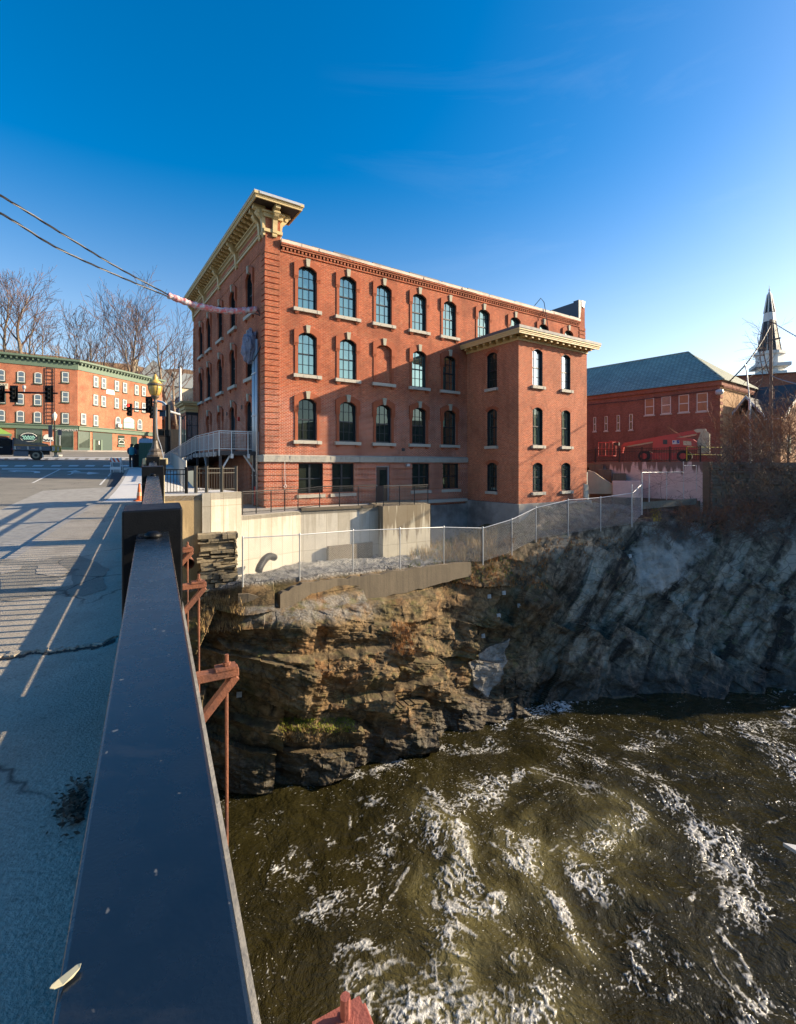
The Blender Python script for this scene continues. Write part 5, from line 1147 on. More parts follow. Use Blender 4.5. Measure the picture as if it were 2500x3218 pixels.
# ---------------------------------------------------------------- entrance landing and ramp on the left front
rm = thing('entrance_ramp', 'raised walkway ramp with galvanised mesh railing along the shaded left front of the mill', 'ramp', C0+Vector((0,0,-0.5)), BRZ)
def loc(o): o.location = (0, 0, 0.5); return o
def zr(y): return 2.6 if y <= 7.1 else 2.6-(y-7.1)*0.076
M_DECKW = pm('walkway_steel', (0.035, 0.036, 0.040), 0.6)
b = MB(); b.box(-2.2, -0.02, 1.0, 7.1, 2.36, 2.58)
b.hexa([(-2.2,7.1,2.36),(-0.02,7.1,2.36),(-0.02,23,2.36-1.21),(-2.2,23,2.36-1.21),(-2.2,7.1,2.58),(-0.02,7.1,2.58),(-0.02,23,2.58-1.21),(-2.2,23,2.58-1.21)])
loc(b.build('deck', M_DECKW, rm))
bk = MB()
for x in (-1.55, -0.65): bk.box(x-.07, x+.07, 0.86, 1.0, 2.18, 2.42)
for y in (1.6, 2.5, 3.4, 4.3, 5.2, 6.1, 7.0, 8.2, 9.4, 10.6, 11.8, 13.0): bk.box(-2.34, -2.2, y, y+.14, zr(y)-.30, zr(y)-.06)
loc(bk.build('joist_bracket', M_GALV, rm))
for x, y in ((-2.1, 1.15), (-0.25, 1.15), (-2.1, 4.2), (-2.1, 7.0), (-2.1, 12), (-2.1, 17)): loc(MB().box(x-.06, x+.06, y-.06, y+.06, -.5, zr(y)-.24).build('support_post', M_DECKW, rm))
for x0, x1 in ((-2.1, -1.6), (-0.25, -0.85)): loc(MB().bar((x0, 1.12, 1.45), (x1, 1.12, 2.36), .08, .08, up=(0,1,0)).build('diagonal_brace', M_GALV, rm))
loc(MB().bar((-2.1, 4.2, 1.5), (-2.1, 5.0, 2.36), .08, .08, up=(1,0,0)).build('diagonal_brace', M_GALV, rm))
posts_ = [(-2.2, 1.0), (-1.55, 1.0), (-0.65, 1.0), (-0.06, 1.0)]
for x, y in posts_: loc(MB().box(x-.025, x+.025, y-.025, y+.025, 2.3, 3.68).build('railing_post', M_GALV, rm))
r_ = MB(); r_.box(-2.2, -.06, .98, 1.02, 3.64, 3.69); r_.box(-2.2, -.06, .985, 1.015, 2.68, 2.72)
mp = MB()
for (x0, _), (x1, _) in zip(posts_[:-1], posts_[1:]): mesh_panel(mp, Vector((x0+.05, 1, 2.6)), Vector((x1-.05, 1, 2.6)), .14, 1.0, 0.075, .004); r_.box(x0+.05, x1-.05, .99, 1.01, 3.55, 3.58)
ys = [1.0, 2.2, 3.4, 4.6, 5.8, 7.1, 8.3, 9.5, 10.7, 11.9, 13.1, 14.3, 15.5, 16.7, 17.9, 19.1, 20.3, 21.5, 22.7]
for y in ys[1:]: loc(MB().box(-2.24, -2.20, y-.02, y+.02, zr(y)-.34, zr(y)+1.06).build('railing_post', M_GALV, rm))
for ya, yb in zip(ys[:-1], ys[1:]):
    for h in (1.06, .12, .95): r_.bar((-2.22, ya, zr(ya)+h), (-2.22, yb, zr(yb)+h), .04, .04)
    k = int((yb-ya)/.12)
    for i in range(1, k): y = lerp(ya, yb, i/k); mp.bar((-2.22, y, zr(y)+.12), (-2.22, y, zr(y)+.95), .014, .014, up=(0,1,0))
loc(r_.build('handrail', M_GALV, rm)); loc(mp.build('railing_infill', M_GALV, rm))
stp = MB(); s0 = B(-3.6, -1.6, .55)
for i in range(7): stp.hexa([s0+EN*(.27*i)+EH*o+Vector((0,0,-.155*(i+1)+z)) for z in (-.06, 0) for o in (0, 1.2)for _ in (0,)][:0] or [s0+EN*(.27*i)+Vector((0,0,-.16*i-.06)), s0+EN*(.27*i+.3)+Vector((0,0,-.16*i-.06)), s0+EN*(.27*i+.3)+EH*1.2+Vector((0,0,-.16*i-.06)), s0+EN*(.27*i)+EH*1.2+Vector((0,0,-.16*i-.06)), s0+EN*(.27*i)+Vector((0,0,-.16*i)), s0+EN*(.27*i+.3)+Vector((0,0,-.16*i)), s0+EN*(.27*i+.3)+EH*1.2+Vector((0,0,-.16*i)), s0+EN*(.27*i)+EH*1.2+Vector((0,0,-.16*i))])
sto = thing('stair', 'pale flight of steps going down behind the bronze picket fence', 'stairs', s0)
bw(stp, 'tread', M_NEWWALK, sto); bw(MB().bar(s0-EN*.05+Vector((0,0,-.12)), s0+EN*1.95+Vector((0,0,-1.28)), .06, .26), 'stringer', M_GRPAINT, sto)
# conduits, overhead cables
cd = thing('conduit_bundle', 'bundle of four tall grey conduits strapped to the left front near the mill corner', 'conduit', C0+Vector((0,0,-.5)), BRZ)
for i, (y, x, top) in enumerate(((1.02, -.14, 8.9), (1.24, -.13, 8.3), (1.44, -.15, 8.5), (1.68, -.14, 9.1))): loc(MB().tube([(x, y, -.5), (x, y, top)], .075 if i != 1 else .055, 10).build('conduit', M_GALV, cd, smooth=True))
for z in (1.2, 4.6, 7.0): loc(MB().box(-.235, -.215, .9, 1.8, z, z+.05).build('strap', M_GALV, cd))
loc(MB().tube([(-.24, 1.1, -.45), (-.24, 1.1, .6)], .05, 8).build('red_sleeve', pm('red_plastic', (0.5, 0.03, 0.03), 0.5), cd))
def bag():
    random.seed(9); bm = bmesh.new(); bmesh.ops.create_icosphere(bm, subdivisions=4, radius=1)
    for v in bm.verts:
        n = noise.noise(v.co*2.2)*.25+noise.noise(v.co*5)*.14; v.co *= 1+n; v.co.x *= .40; v.co.y *= .52; v.co.z *= 0.95
        v.co.y += 0.18*(-v.co.z); 
    me = bpy.data.meshes.new('bag'); bm.to_mesh(me); bm.free(); return me
mbag, tb, bb = nodes('clear_bag'); bb.inputs['Base Color'].default_value = (0.20, 0.23, 0.33, 1); bb.inputs['Roughness'].default_value = 0.22
bump(tb, bb, noi(tb, obj_co(tb), 5, 5, 0.7, 1.5), 1.0, 0.15)
me = bag(); me.materials.append(mbag); bo = bpy.data.objects.new('plastic_bag', me); COL.objects.link(bo); bo.parent = cd; bo.location = (-.32, 1.75, 9.1)
M_CABLE = pm('cable_black', (0.012, 0.012, 0.014), 0.5); M_CABLE2 = pm('cable_bare', (0.30, 0.30, 0.30), 0.4, 0.5)
def path(pts, n):
    out = []; k = len(pts)
    for i in range(k-1):
        p0, p1, p2, p3 = pts[max(0,i-1)], pts[i], pts[i+1], pts[min(k-1,i+2)]
        for j in range(n):
            t = j/n; out.append(0.5*((2*p1)+(p2-p0)*t+(2*p0-5*p1+4*p2-p3)*t*t+(3*p1-p0-3*p2+p3)*t**3))
    return out+[pts[-1]]
def twisted(label, pts, r, pitch):
    ln = path(pts, 60); t_ = thing('overhead_cable', label, 'cable', ln[-1], 0, 'twisted overhead cables'); s = 0; strands = [[], [], []]
    for i, p in enumerate(ln):
        d = (ln[min(i+1,len(ln)-1)]-ln[max(0,i-1)]).normalized(); a = d.cross(Vector((0,0,1))).normalized(); b = a.cross(d)
        if i: s += (p-ln[i-1]).length
        for k in range(3):
            th = 2*pi*(s/pitch+k/3); strands[k].append(p+(a*cos(th)+b*sin(th))*r)
    for k in range(3): bw(MB().tube(strands[k], r*1.0, 5), 'strand', M_CABLE2 if k == 0 else M_CABLE, t_, smooth=True)
twisted('upper of the two twisted cables crossing the sky on the left', [P(-500,330,9.5), P(0,614,15), P(191,732,18), P(368,840,21.5), P(528,926,25.3)], 0.021, 2.4)
twisted('lower of the two twisted cables crossing the sky on the left', [P(-500,420,9.5), P(0,670,15), P(177,778,18), P(368,866,21.5), P(530,933,25.2)], 0.021, 2.4)
wr = path([P(526,928,25.2), P(610,958,26.0), P(690,975,26.6), P(750,977,27.0), P(806,972,27.4)], 22); random.seed(31)
M_WRAP, tw_, bw_ = nodes('pink_wrap'); co = obj_co(tw_)
L(tw_, mixc(tw_, ramp(tw_, noi(tw_, co, 5, 4, 0.7), [(0.42, 0), (0.58, 1)]), (0.62, 0.60, 0.62), (0.72, 0.16, 0.16)), bw_.inputs['Base Color']); bw_.inputs['Roughness'].default_value = 0.35
bump(tw_, bw_, noi(tw_, co, 9, 4, 0.7), 0.8, 0.05)
wb = MB().tube(wr, [0.165+0.018*random.uniform(-1, 1)+0.012*sin(i*.9) for i in range(len(wr))], 9)
w_ = bw(wb, 'cable_wrap', M_WRAP, smooth=True); tag(w_, 'pink and white plastic sleeve wrapped round the cable ends beside the mill corner', 'cable cover')
dl_ = thing('drop_cable', 'black cable loop drooping from the wrapped sleeve to the conduit tops', 'cable', P(803, 975, 27.4))
for k, (a, b) in enumerate((((806,972),(828,1040)), ((800,985),(820,1055)))):
    bw(MB().tube(path([P(a[0],a[1],27.3), P(822,1000,27.2), P(b[0],b[1],27.1), P(818,1090,27.0), P(795,1135,27.0)], 8), .03, 6), 'strand', M_CABLE, dl_, smooth=True)
# pipes
dp = path([P(862,1752,22.6), P(845,1748,22.0), P(828,1762,21.4), P(816,1782,20.95), P(812,1796,20.8)], 8)
d_ = bw(MB().tube(dp, [0.15+0.014*(i % 2) for i in range(len(dp))], 14), 'drain_pipe', M_CABLE); tag(d_, 'black corrugated drain pipe sticking out of the gravel by the white wall', 'pipe')
ps = P(592, 1768, 19.6); pe = ps+EH*1.6
ph = MB()
for r0, r1, y in ((.20, .20, 0),): ph.tube([ps-EH*.3, pe], .20, 16, cap=False); ph.tube([ps-EH*.3, pe], .165, 16, cap=False)
ringv = MB()
d_ = bw(ph, 'steel_pipe', M_RUST, smooth=True); tag(d_, 'rusty open ended steel pipe poking out of the tan abutment wall', 'pipe')
rp_ = bw(MB().tube([B(1.05,-.16,2.3), B(1.06,-.16,1.2), B(1.08,-.15,0.75)], .012, 5).tube([B(1.08,-.15,.75), B(1.16,-.14,.62), B(1.1,-.14,.52), B(1.0,-.14,.62), B(1.08,-.15,.75)], .014, 5), 'rope', M_WHITEW); tag(rp_, 'thin pale rope with a loop hanging from the granite band near the mill corner', 'rope')
# small things on the pavement and the rail
M_LEAF = pm('dry_leaf', (0.10, 0.052, 0.028), 0.8, var=0.5, scale=30); M_YLEAF = pm('yellow_leaf', (0.46, 0.42, 0.27), 0.7)
random.seed(77); lf = MB(); c0 = walk(245, 2530); 
for i in range(420):
    a = random.gauss(0, .12); b = random.gauss(0, .07); c = c0+EH*(a*0.75)-EN*(abs(random.gauss(0,.055)))+EN*(.03); c.z = 0.0487*c.y+random.uniform(.004, .035)
    r = random.uniform(.005, .012); t = random.uniform(0, 6.28); tl = random.uniform(-.6, .6)
    lf.quad(*[c+Vector((r*cos(t+k*pi/2)*(1.6 if k % 2 else .7), r*sin(t+k*pi/2)*(1.6 if k % 2 else .7), r*tl*(1 if k < 2 else -1))) for k in range(4)])
o = bw(lf, 'leaf_litter', M_LEAF); tag(o, 'small heap of dry brown leaves and twigs against the railing foot', 'leaves', kind='stuff')
lfp = P(197, 3010, 1.0); zr_ = lambda y: RH+0.0487*y
t_l = (RH-HC)/(-(3085-VH)/F-0.0487); lfp = P(206, 3085, t_l); 
lm = MB(); ax = Vector((.55, .8, 0.039)); bx = Vector((.8, -.55, 0))
lm.slab([lfp+ax*(.016*cos(k*pi/5))+bx*(.006*sin(k*pi/5))+Vector((0,0,.004+.003*cos(k*pi/5)**2)) for k in range(10)], .001)
o = bw(lm, 'fallen_leaf', M_YLEAF); tag(o, 'single pale yellow leaf lying on the left edge of the flat top rail', 'leaf')
M_PLANK = pm('weathered_plank', (0.50, 0.49, 0.47), 0.8, var=0.2, scale=14)
pc = P(2460, 2648, 7.0); pl = thing('platform', 'corner of a pale timber platform on a dark post at the right edge', 'platform', pc+Vector((1.2,-.6,-8.6)))
bw(MB().slab([pc, pc+Vector((1.9,-.55,0)), pc+Vector((2.3,-2.0,0)), pc+Vector((.45,-.9,0))][::1], .05), 'deck', M_PLANK, pl)
bw(MB().bar(pc+Vector((.5,-.7,-.07)), pc+Vector((2.2,-1.3,-.07)), .12, .1), 'beam', M_DKMETAL, pl); bw(MB().tube([pc+Vector((1.0,-.9,-.05)), pc+Vector((1.0,-.9,-9.0))], .16, 10), 'post', M_DKMETAL, pl)
# ================================================================ THE STREET END: LAMP, SIGNALS, PEOPLE, TRUCK, THE OLD BRICK BLOCK
M_STONE = pm('pedestal_stone', (0.42, 0.35, 0.20), 0.9, var=0.3, scale=5, bmp=0.5)
M_BRZL = pm('lamp_bronze', (0.10, 0.078, 0.058), 0.5, var=0.35, scale=12, bmp=0.2)
M_AMBER = pm('amber_glass', (0.56, 0.36, 0.09), 0.3, var=0.18, scale=8)
lp = P(487, 1438, 15.2); zb = 2.04
pd = thing('stone_pedestal', 'square sandstone pedestal with a cap behind the last bridge post', 'pedestal', Vector((lp.x, lp.y, 0.6)), BRZ)
MB().box(-.24, .24, -.24, .24, -.6, 1.22).build('pillar', M_STONE, pd, bevel=.01); MB().box(-.32, .32, -.32, .32, 1.222, 1.42).build('cap', M_STONE, pd, bevel=.02)
MB().box(-.18, .18, -.9, -.25, 0.9, 1.38).build('rail_end', M_BLACK, pd)
ls = thing('street_lamp', 'ornate bronze street lamp with an amber urn shaped globe on the stone pedestal', 'street lamp', Vector((lp.x, lp.y, 2.022)))
MB().lathe([(.22,0),(.22,.05),(.24,.08),(.2,.14),(.17,.2),(.19,.23),(.13,.30),(.09,.42),(.075,.55)], (0,0,0), 12).build('base', M_BRZL, ls)
sh = MB(); n = 24
sh.lathe([(.07,.54),(.062,1.2),(.052,1.72),(.07,1.74),(.07,1.78),(.045,1.80),(.06,1.86),(.11,1.92),(.13,1.95)], (0,0,0), 16); sh.build('shaft', M_BRZL, ls, smooth=True)
fl = MB()
for k in range(12): t = 2*pi*k/12; fl.tube([(.068*cos(t), .068*sin(t), .58), (.054*cos(t), .054*sin(t), 1.70)], .009, 5)
fl.build('flute', M_BRZL, ls)
gl = MB().lathe([(.10,1.955),(.15,2.0),(.19,2.10),(.208,2.20),(.205,2.26)], (0,0,0), 20).build('globe', M_AMBER, ls, smooth=True)
MB().lathe([(.215,2.262),(.225,2.28),(.225,2.32),(.20,2.335)], (0,0,0), 20).build('gallery_ring', M_BRZL, ls)
MB().lathe([(.195,2.336),(.16,2.40),(.09,2.45),(.075,2.50),(.085,2.53),(.05,2.58),(.035,2.62),(.02,2.64)], (0,0,0), 18).build('crown', M_AMBER, ls, smooth=True)
MB().lathe([(.03,2.64),(.04,2.67),(.02,2.70),(.008,2.73)], (0,0,0), 10).build('finial', M_BRZL, ls)
rb = MB()
for k in range(8):
    t = 2*pi*k/8; rb.tube([(r*cos(t)*1.02, r*sin(t)*1.02, z) for r, z in ((.15,2.0),(.19,2.10),(.208,2.20),(.205,2.26))], .008, 5)
rb.build('globe_rib', M_BRZL, ls)
wv_ = bw(MB().tube(path([Vector((lp.x+.1,lp.y-.1,3.6)), Vector((lp.x+.16,lp.y-.2,2.8)), Vector((lp.x+.35,lp.y-.3,2.3)), Vector((lp.x+.5,lp.y-.5,1.7)), Vector((lp.x+.42,lp.y-1.2,1.1))], 8), .012, 5), 'lamp_wire', M_ZINC); tag(wv_, 'thin loose grey wire hanging down beside the bronze lamp', 'wire')
# cones
M_ORANGE = pm('cone_orange', (0.72, 0.13, 0.02), 0.5, var=0.15); M_ORB = pm('cone_base', (0.5, 0.10, 0.02), 0.6); M_REFL = pm('cone_band', (0.55, 0.30, 0.18), 0.5)
def cone(p, h, label):
    t_ = thing('traffic_cone', label, 'traffic cone', p, random.uniform(0, 1), 'orange traffic cones')
    MB().lathe([(.12,.025),(.10,.07),(.032,.98*1.0)], (0,0,0), 14).xf(Matrix.Diagonal((h*1.5,h*1.5,h,1))).build('cone', M_ORANGE, t_, smooth=False)
    MB().box(-.15*h*1.6, .15*h*1.6, -.15*h*1.6, .15*h*1.6, 0.003, .03).build('base', M_ORB, t_)
    MB().lathe([(.0865*h*1.5,.28*h),(.068*h*1.5,.50*h)], (0,0,0), 14).xf(Matrix.Diagonal((1.03,1.03,1,1))).build('band', M_REFL, t_)
cone(walk(437, 1574), .54, 'nearer orange traffic cone tucked against the second black railing post'); cone(walk(449, 1471), .58, 'small bright red orange cone standing between the green toilet and the stone pedestal')
# barricade
br_ = road(364, 1485); bt = thing('barricade', 'white folding barricade with a red and white striped top board on the road', 'barricade', br_, radians(8))
M_WHITEP = pm('white_plastic', (0.68, 0.68, 0.68), 0.5, var=0.1); M_REDS = pm('red_stripe', (0.55, 0.07, 0.03), 0.5)
for s in (-.28, .28): MB().bar((s,-.10,.0), (s,-.02,.95), .04, .03, up=(1,0,0)).bar((s,.32,0), (s,.04,.95), .04, .03, up=(1,0,0)).build('leg', M_WHITEP, bt)
bd = MB().box(-.33, .33, -.075, -.045, .64, .92).build('top_board', M_WHITEP, bt)
sx_ = MB()
for k in range(-1, 3):
    x = -.33+k*.24; pts = [(max(-.33,min(.33,x)),.66),(max(-.33,min(.33,x+.12)),.66),(max(-.33,min(.33,x+.0)),.91),(max(-.33,min(.33,x-.12)),.91)]
    if pts[1][0]-pts[0][0] > .02: sx_.quad(*[(a,-.078,z) for a, z in pts])
sx_.build('stripe', M_REDS, bd); MB().box(-.32, .32, -.085, -.06, .18, .36).build('lower_board', M_WHITEP, bt); MB().bar((-.3,.3,.1), (.3,.3,.1), .03, .04).build('foot_bar', M_WHITEP, bt)
# portable toilet and the dark round topped cabinet
pt = P(464, 1469, 34.2); pt.z = 1.64; tl = thing('portable_toilet', 'dark green portable toilet with a pale blue roof beyond the stone pedestal', 'toilet', pt, radians(20))
M_GRN = pm('toilet_green', (0.012, 0.085, 0.06), 0.5, var=0.15); M_LBLUE = pm('toilet_roof', (0.30, 0.42, 0.55), 0.45, var=0.1)
tb_ = MB(); tb_.box(-.5, .5, -.5, .5, .08, 1.72)
for i in range(7): tb_.box(-.43+i*.14, -.37+i*.14, -.52, -.50, .2, 1.6)
tb_.build('cabin', M_GRN, tl); MB().box(-.52, .52, -.52, .52, 0, .078).build('skid', M_DKMETAL, tl)
rf = MB(); rf.hexa([(-.53,-.53,1.722),(.53,-.53,1.722),(.53,.53,1.722),(-.53,.53,1.722),(-.47,-.47,2.02),(.47,-.47,2.02),(.47,.47,2.02),(-.47,.47,2.02)])
for i in range(5): rf.hexa([(-.42+i*.2,-.545,1.75),(-.38+i*.2,-.545,1.75),(-.38+i*.2,-.5,1.75),(-.42+i*.2,-.5,1.75),(-.42+i*.2,-.50,2.0),(-.38+i*.2,-.50,2.0),(-.38+i*.2,-.46,2.0),(-.42+i*.2,-.46,2.0)])
rf.build('roof', M_LBLUE, tl)
kb_ = P(433, 1469, 34.3); kb_.z = 1.65; kk_ = thing('parking_kiosk', 'black round topped cabinet standing between the woman and the green toilet', 'cabinet', kb_, radians(15))
MB().prism([(-.24,0),(.24,0),(.24,1.42)]+[(.24*cos(t),1.42+.26*sin(t)) for t in [i*pi/10 for i in range(1,10)]]+[(-.24,1.42)], 'y', -.22, .22).build('body', M_BLACK, kk_, bevel=.02)
MB().box(-.14, .14, -.235, -.221, .9, 1.25).build('panel', M_DKMETAL, kk_)
# woman seen from behind
def skin(name, pts, edges, mat, parent, sub=2):
    me = bpy.data.meshes.new(name); me.from_pydata([p[0] for p in pts], edges, []); me.materials.append(mat)
    o = bpy.data.objects.new(name, me); COL.objects.link(o); o.parent = parent
    m_ = o.modifiers.new('skin', 'SKIN'); m_.use_smooth_shade = True; o.modifiers.new('sub', 'SUBSURF').levels = sub; o.modifiers['sub'].render_levels = sub
    for i, p in enumerate(pts):
        r = p[1]; me.skin_vertices[0].data[i].radius = (r, r) if not hasattr(r, '__len__') else r
    me.skin_vertices[0].data[0].use_root = True
    return o
wp = P(413, 1469, 33.2); wp.z = 1.64
wm = thing('person', 'woman in a turquoise jacket and dark trousers seen from behind on the pavement', 'person', wp, radians(12))
M_TROU = pm('dark_trousers', (0.012, 0.012, 0.018), 0.8); M_JACK = pm('turquoise_jacket', (0.012, 0.19, 0.26), 0.7, var=0.2, scale=6); M_NAVY = pm('navy_cloth', (0.012, 0.03, 0.09), 0.7); M_HAIR = pm('dark_hair', (0.02, 0.014, 0.012), 0.6); M_SKIN = pm('skin', (0.42, 0.24, 0.17), 0.5)
skin('body', [((0,0,.90),(.155,.12)), ((0,0,1.1),(.14,.10)), ((0,.0,1.32),(.17,.10)), ((0,.02,1.42),.055), ((0,.05,1.50),.075), ((0,.06,1.58),.085),
  ((.09,0,.80),.095), ((.10,-.01,.46),.068), ((.10,.01,.09),.048), ((.11,.14,.035),.04), ((-.09,0,.80),.095), ((-.10,.02,.46),.068), ((-.09,0,.09),.048), ((-.10,.13,.035),.04)],
  [(0,1),(1,2),(2,3),(3,4),(4,5),(0,6),(6,7),(7,8),(8,9),(0,10),(10,11),(11,12),(12,13)], M_TROU, wm)
skin('jacket', [((0,0,.82),(.20,.16)), ((0,0,1.0),(.19,.15)), ((0,0,1.2),(.20,.145)), ((0,0,1.36),(.18,.12)), ((0,.01,1.43),(.10,.09))], [(0,1),(1,2),(2,3),(3,4)], M_JACK, wm)
for s in (1, -1):
    skin('sleeve', [((s*.17,0,1.36),.075), ((s*.25,.02,1.12),.066), ((s*.22,.16,.93),.05)], [(0,1),(1,2)], M_NAVY, wm)
    skin('hand', [((s*.20,.20,.90),.04), ((s*.16,.27,.90),.034), ((s*.13,.31,.89),.018)], [(0,1),(1,2)], M_SKIN, wm)
skin('hair', [((0,.03,1.50),.085), ((0,.045,1.58),.105), ((0,.05,1.64),.07), ((0,-.01,1.46),.07), ((0,-.02,1.40),.05)], [(0,1),(1,2),(0,3),(3,4)], M_HAIR, wm)
# ---------------------------------------------------------------- traffic signals
M_SIGRED = pm('signal_red_off', (0.10, 0.012, 0.01), 0.4)
mr, tr_, br2 = nodes('signal_red_lit'); br2.inputs['Base Color'].default_value = (0.6, 0.02, 0.01, 1); br2.inputs['Emission Color'].default_value = (1, 0.03, 0.02, 1); br2.inputs['Emission Strength'].default_value = 3.0
M_LENS = pm('signal_lens', (0.03, 0.035, 0.035), 0.3)
def signal_head(parent, p, back, lit=False, h=1.15):
    """three lamp head hanging at p (world), facing us or turned away"""
    b = MB(); b.box(p.x-.19, p.x+.19, p.y-.12, p.y+.12, p.z-h/2, p.z+h/2)
    if back: b.box(p.x-.36, p.x+.36, p.y-.01, p.y+.01, p.z-h/2-.18, p.z+h/2+.18)
    o = bw(b, 'signal_head', M_BLACK, parent)
    for k in range(3):
        z = p.z+h/3*(1-k); lz = MB().tube([(p.x,p.y-.121,z),(p.x,p.y-.135,z)], .13, 14).build('lens', (mr if lit and k == 0 else M_LENS), o)
        v_ = MB(); v_.tube([(p.x,p.y-.121,z),(p.x,p.y-.33,z-.02)], .15, 14, cap=False); v_.build('visor', M_BLACK, o)
    return o
YA = 43.0
ms = thing('traffic_signal', 'black signal mast arm with three dark signal heads reaching in from the left edge', 'traffic signal', P(-190, 1440, YA), 0, 'traffic signals')
a0, a1 = P(-190, 1228, YA), P(180, 1236, YA)
bw(MB().tube([a0, a1], [.13, .07], 8), 'mast_arm', M_BLACK, ms); bw(MB().tube([P(-190,1445,YA), P(-190,1200,YA)], [.2, .14], 10), 'pole', M_BLACK, ms)
for u in (2, 43, 154): signal_head(ms, P(u, 1238, YA-.2), True)
bw(MB().tube([P(75,1235,YA), P(75,1219,YA)], .05, 6).lathe([(.1,0),(.14,.1),(.14,.26),(.08,.34),(.02,.36)], P(75,1223,YA), 10), 'detector', M_ZINC, ms)
YB = 50.0
ms2 = thing('traffic_signal', 'black signal pole behind the bronze lamp with one lit red light and walk signals', 'traffic signal', P(527, 1455, YB), 0, 'traffic signals')
bw(MB().tube([P(527,1455,YB), P(527,1272,YB)], [.33, .24], 10), 'pole', M_BLACK, ms2)
bw(MB().tube([P(527,1292,YB), P(388,1283,YB-3)], [.11, .07], 8), 'mast_arm', M_BLACK, ms2)
signal_head(ms2, P(407, 1288, YB-3.0), False, True, 1.2); signal_head(ms2, P(478, 1296, YB-1.6), False, False, 1.2)
o = signal_head(ms2, P(468, 1272, YB-1.5), True, False, 1.3)
bw(MB().tube(path([P(526,1282,YB), P(516,1268,YB), P(502,1262,YB), P(490,1261,YB)], 6), .12, 7), 'lamp_arm', M_LBLUE, ms2)
bw(MB().tube([P(532,1293,YB), P(612,1317,YB+4)], [.13, .10], 8), 'mast_arm', M_ZINC, ms2)
bw(MB().box(*[w for pr in zip(P(500,1309,YB-.4), P(521,1290,YB-.3)) for w in pr]), 'street_sign', pm('sign_blue', (0.06, 0.10, 0.14), 0.5), ms2)
for u in (507, 526):
    c = P(u, 1361, YB-.3); bw(MB().box(c.x-.22, c.x+.22, c.y-.15, c.y+.1, c.z-.27, c.z+.27), 'walk_signal', M_BLACK, ms2)
bw(MB().tube([P(500,1371,YB-.3), P(533,1371,YB-.3)], .03, 5).tube([P(500,1351,YB-.3), P(533,1351,YB-.3)], .03, 5), 'signal_bracket', M_BLACK, ms2)
gp_ = thing('metal_pole', 'tall thin grey metal pole left of the mill front', 'pole', P(566, 1440, 56)); 
bw(MB().tube([P(566,1440,56), P(566,1154,56)], [.17, .12], 10), 'shaft', M_ZINC, gp_); bw(MB().tube([P(558,1155,56), P(571,1155,56)], .07, 6).tube([P(566,1155,56), P(566,1148,56)], .09, 6), 'cap', M_DKMETAL, gp_)
# ---------------------------------------------------------------- dump truck
rx = road(114, 1446); tk = thing('dump_truck', 'dark blue dump truck with a grey steel bed and a yellow spreader at its tail', 'truck', rx, radians(34))
M_TRB = pm('truck_blue', (0.005, 0.008, 0.016), 0.45, var=0.2, spec=0.2); M_BED = pm('bed_grey', (0.10, 0.12, 0.15), 0.45, var=0.3, scale=5); M_TYRE = pm('tyre', (0.035, 0.032, 0.028), 0.85); M_RIM = pm('rim_tan', (0.30, 0.26, 0.18), 0.6); M_WOODL = pm('plywood', (0.40, 0.22, 0.075), 0.8, var=0.3); M_TARPG = pm('tarp_grey', (0.22, 0.19, 0.15), 0.9, var=0.4, scale=4, bmp=0.5, bs=6); M_YEL = pm('spreader_yellow', (0.52, 0.38, 0.08), 0.6, var=0.4, scale=6); M_LTG = pm('light_grey', (0.5, 0.48, 0.42), 0.6)
cb_ = MB(); cb_.prism([(-1.70,.45),(-1.70,1.80),(-1.82,1.88),(-3.55,1.88),(-4.15,1.30),(-5.4,1.22),(-5.5,.5),(-5.5,.42)], 'y', -.95, .95); cab = cb_.build('cab', M_TRB, tk, bevel=.04)
for x0, x1 in ((-2.6, -1.85), (-3.5, -2.7)): MB().prism([(x0,1.25),(x1,1.25),(x1-.03,1.72),(x0+.05,1.72)], 'y', -.965, -.952).build('side_window', glass_mat('truck_glass', (0.01,0.013,0.02), 0.08), cab)
MB().box(-2.55, -2.35, -.99, -.952, 1.08, 1.13).build('door_handle', M_LTG, cab); MB().box(-3.45, -3.2, -1.12, -.96, 1.22, 1.45).build('mirror', M_LTG, cab)
MB().box(-1.72, -1.68, -.97, -.94, .9, 1.05).build('tail_light', pm('red_lens', (0.5, 0.01, 0.03), 0.3), cab)
MB().box(-2.8, -2.0, -.75, .75, 1.885, 2.03).build('roof_light', M_DKMETAL, cab)
bd_ = MB(); bd_.box(-1.62, 1.10, -1.0, -.95, .86, 1.25); bd_.box(-1.62, 1.10, .95, 1.0, .86, 1.25); bd_.box(-1.62, 1.10, -.95, .95, .86, .95); bd_.box(-1.66, -1.60, -1.0, 1.0, .86, 2.0); bd_.box(1.04, 1.12, -1.0, 1.0, .80, 1.35); bed = bd_.build('dump_bed', M_BED, tk)
rb_ = MB()
for x in (-1.55, -.62, .30): rb_.hexa([(x,-1.07,.95),(x+.10,-1.07,.95),(x+.14,-1.0,.93),(x-.02,-1.0,.93),(x,-1.05,1.22),(x+.07,-1.05,1.22),(x+.10,-1.0,1.23),(x-.02,-1.0,1.23)])
rb_.build('bed_rib', M_LTG, bed); mk_ = MB()
for x in (-1.35, -.33): mk_.box(x, x+.25, -1.012, -1.0, 1.03, 1.09)
mk_.build('marker_light', M_REFL, bed)
ld = MB(); ld.prism([(-1.58,.96),(1.02,.96),(1.02,1.32),(.7,1.38),(-.2,1.34),(-.9,1.40),(-1.58,1.42)], 'y', -.93, -.80); ld.build('load_board', M_WOODL, bed)
ld = MB(); ld.prism([(-1.57,1.30),(.95,1.30),(.85,1.47),(.2,1.62),(-.3,1.55),(-.8,1.72),(-1.57,1.98)], 'y', -.79, .9); ld.build('load_tarp', M_TARPG, bed)
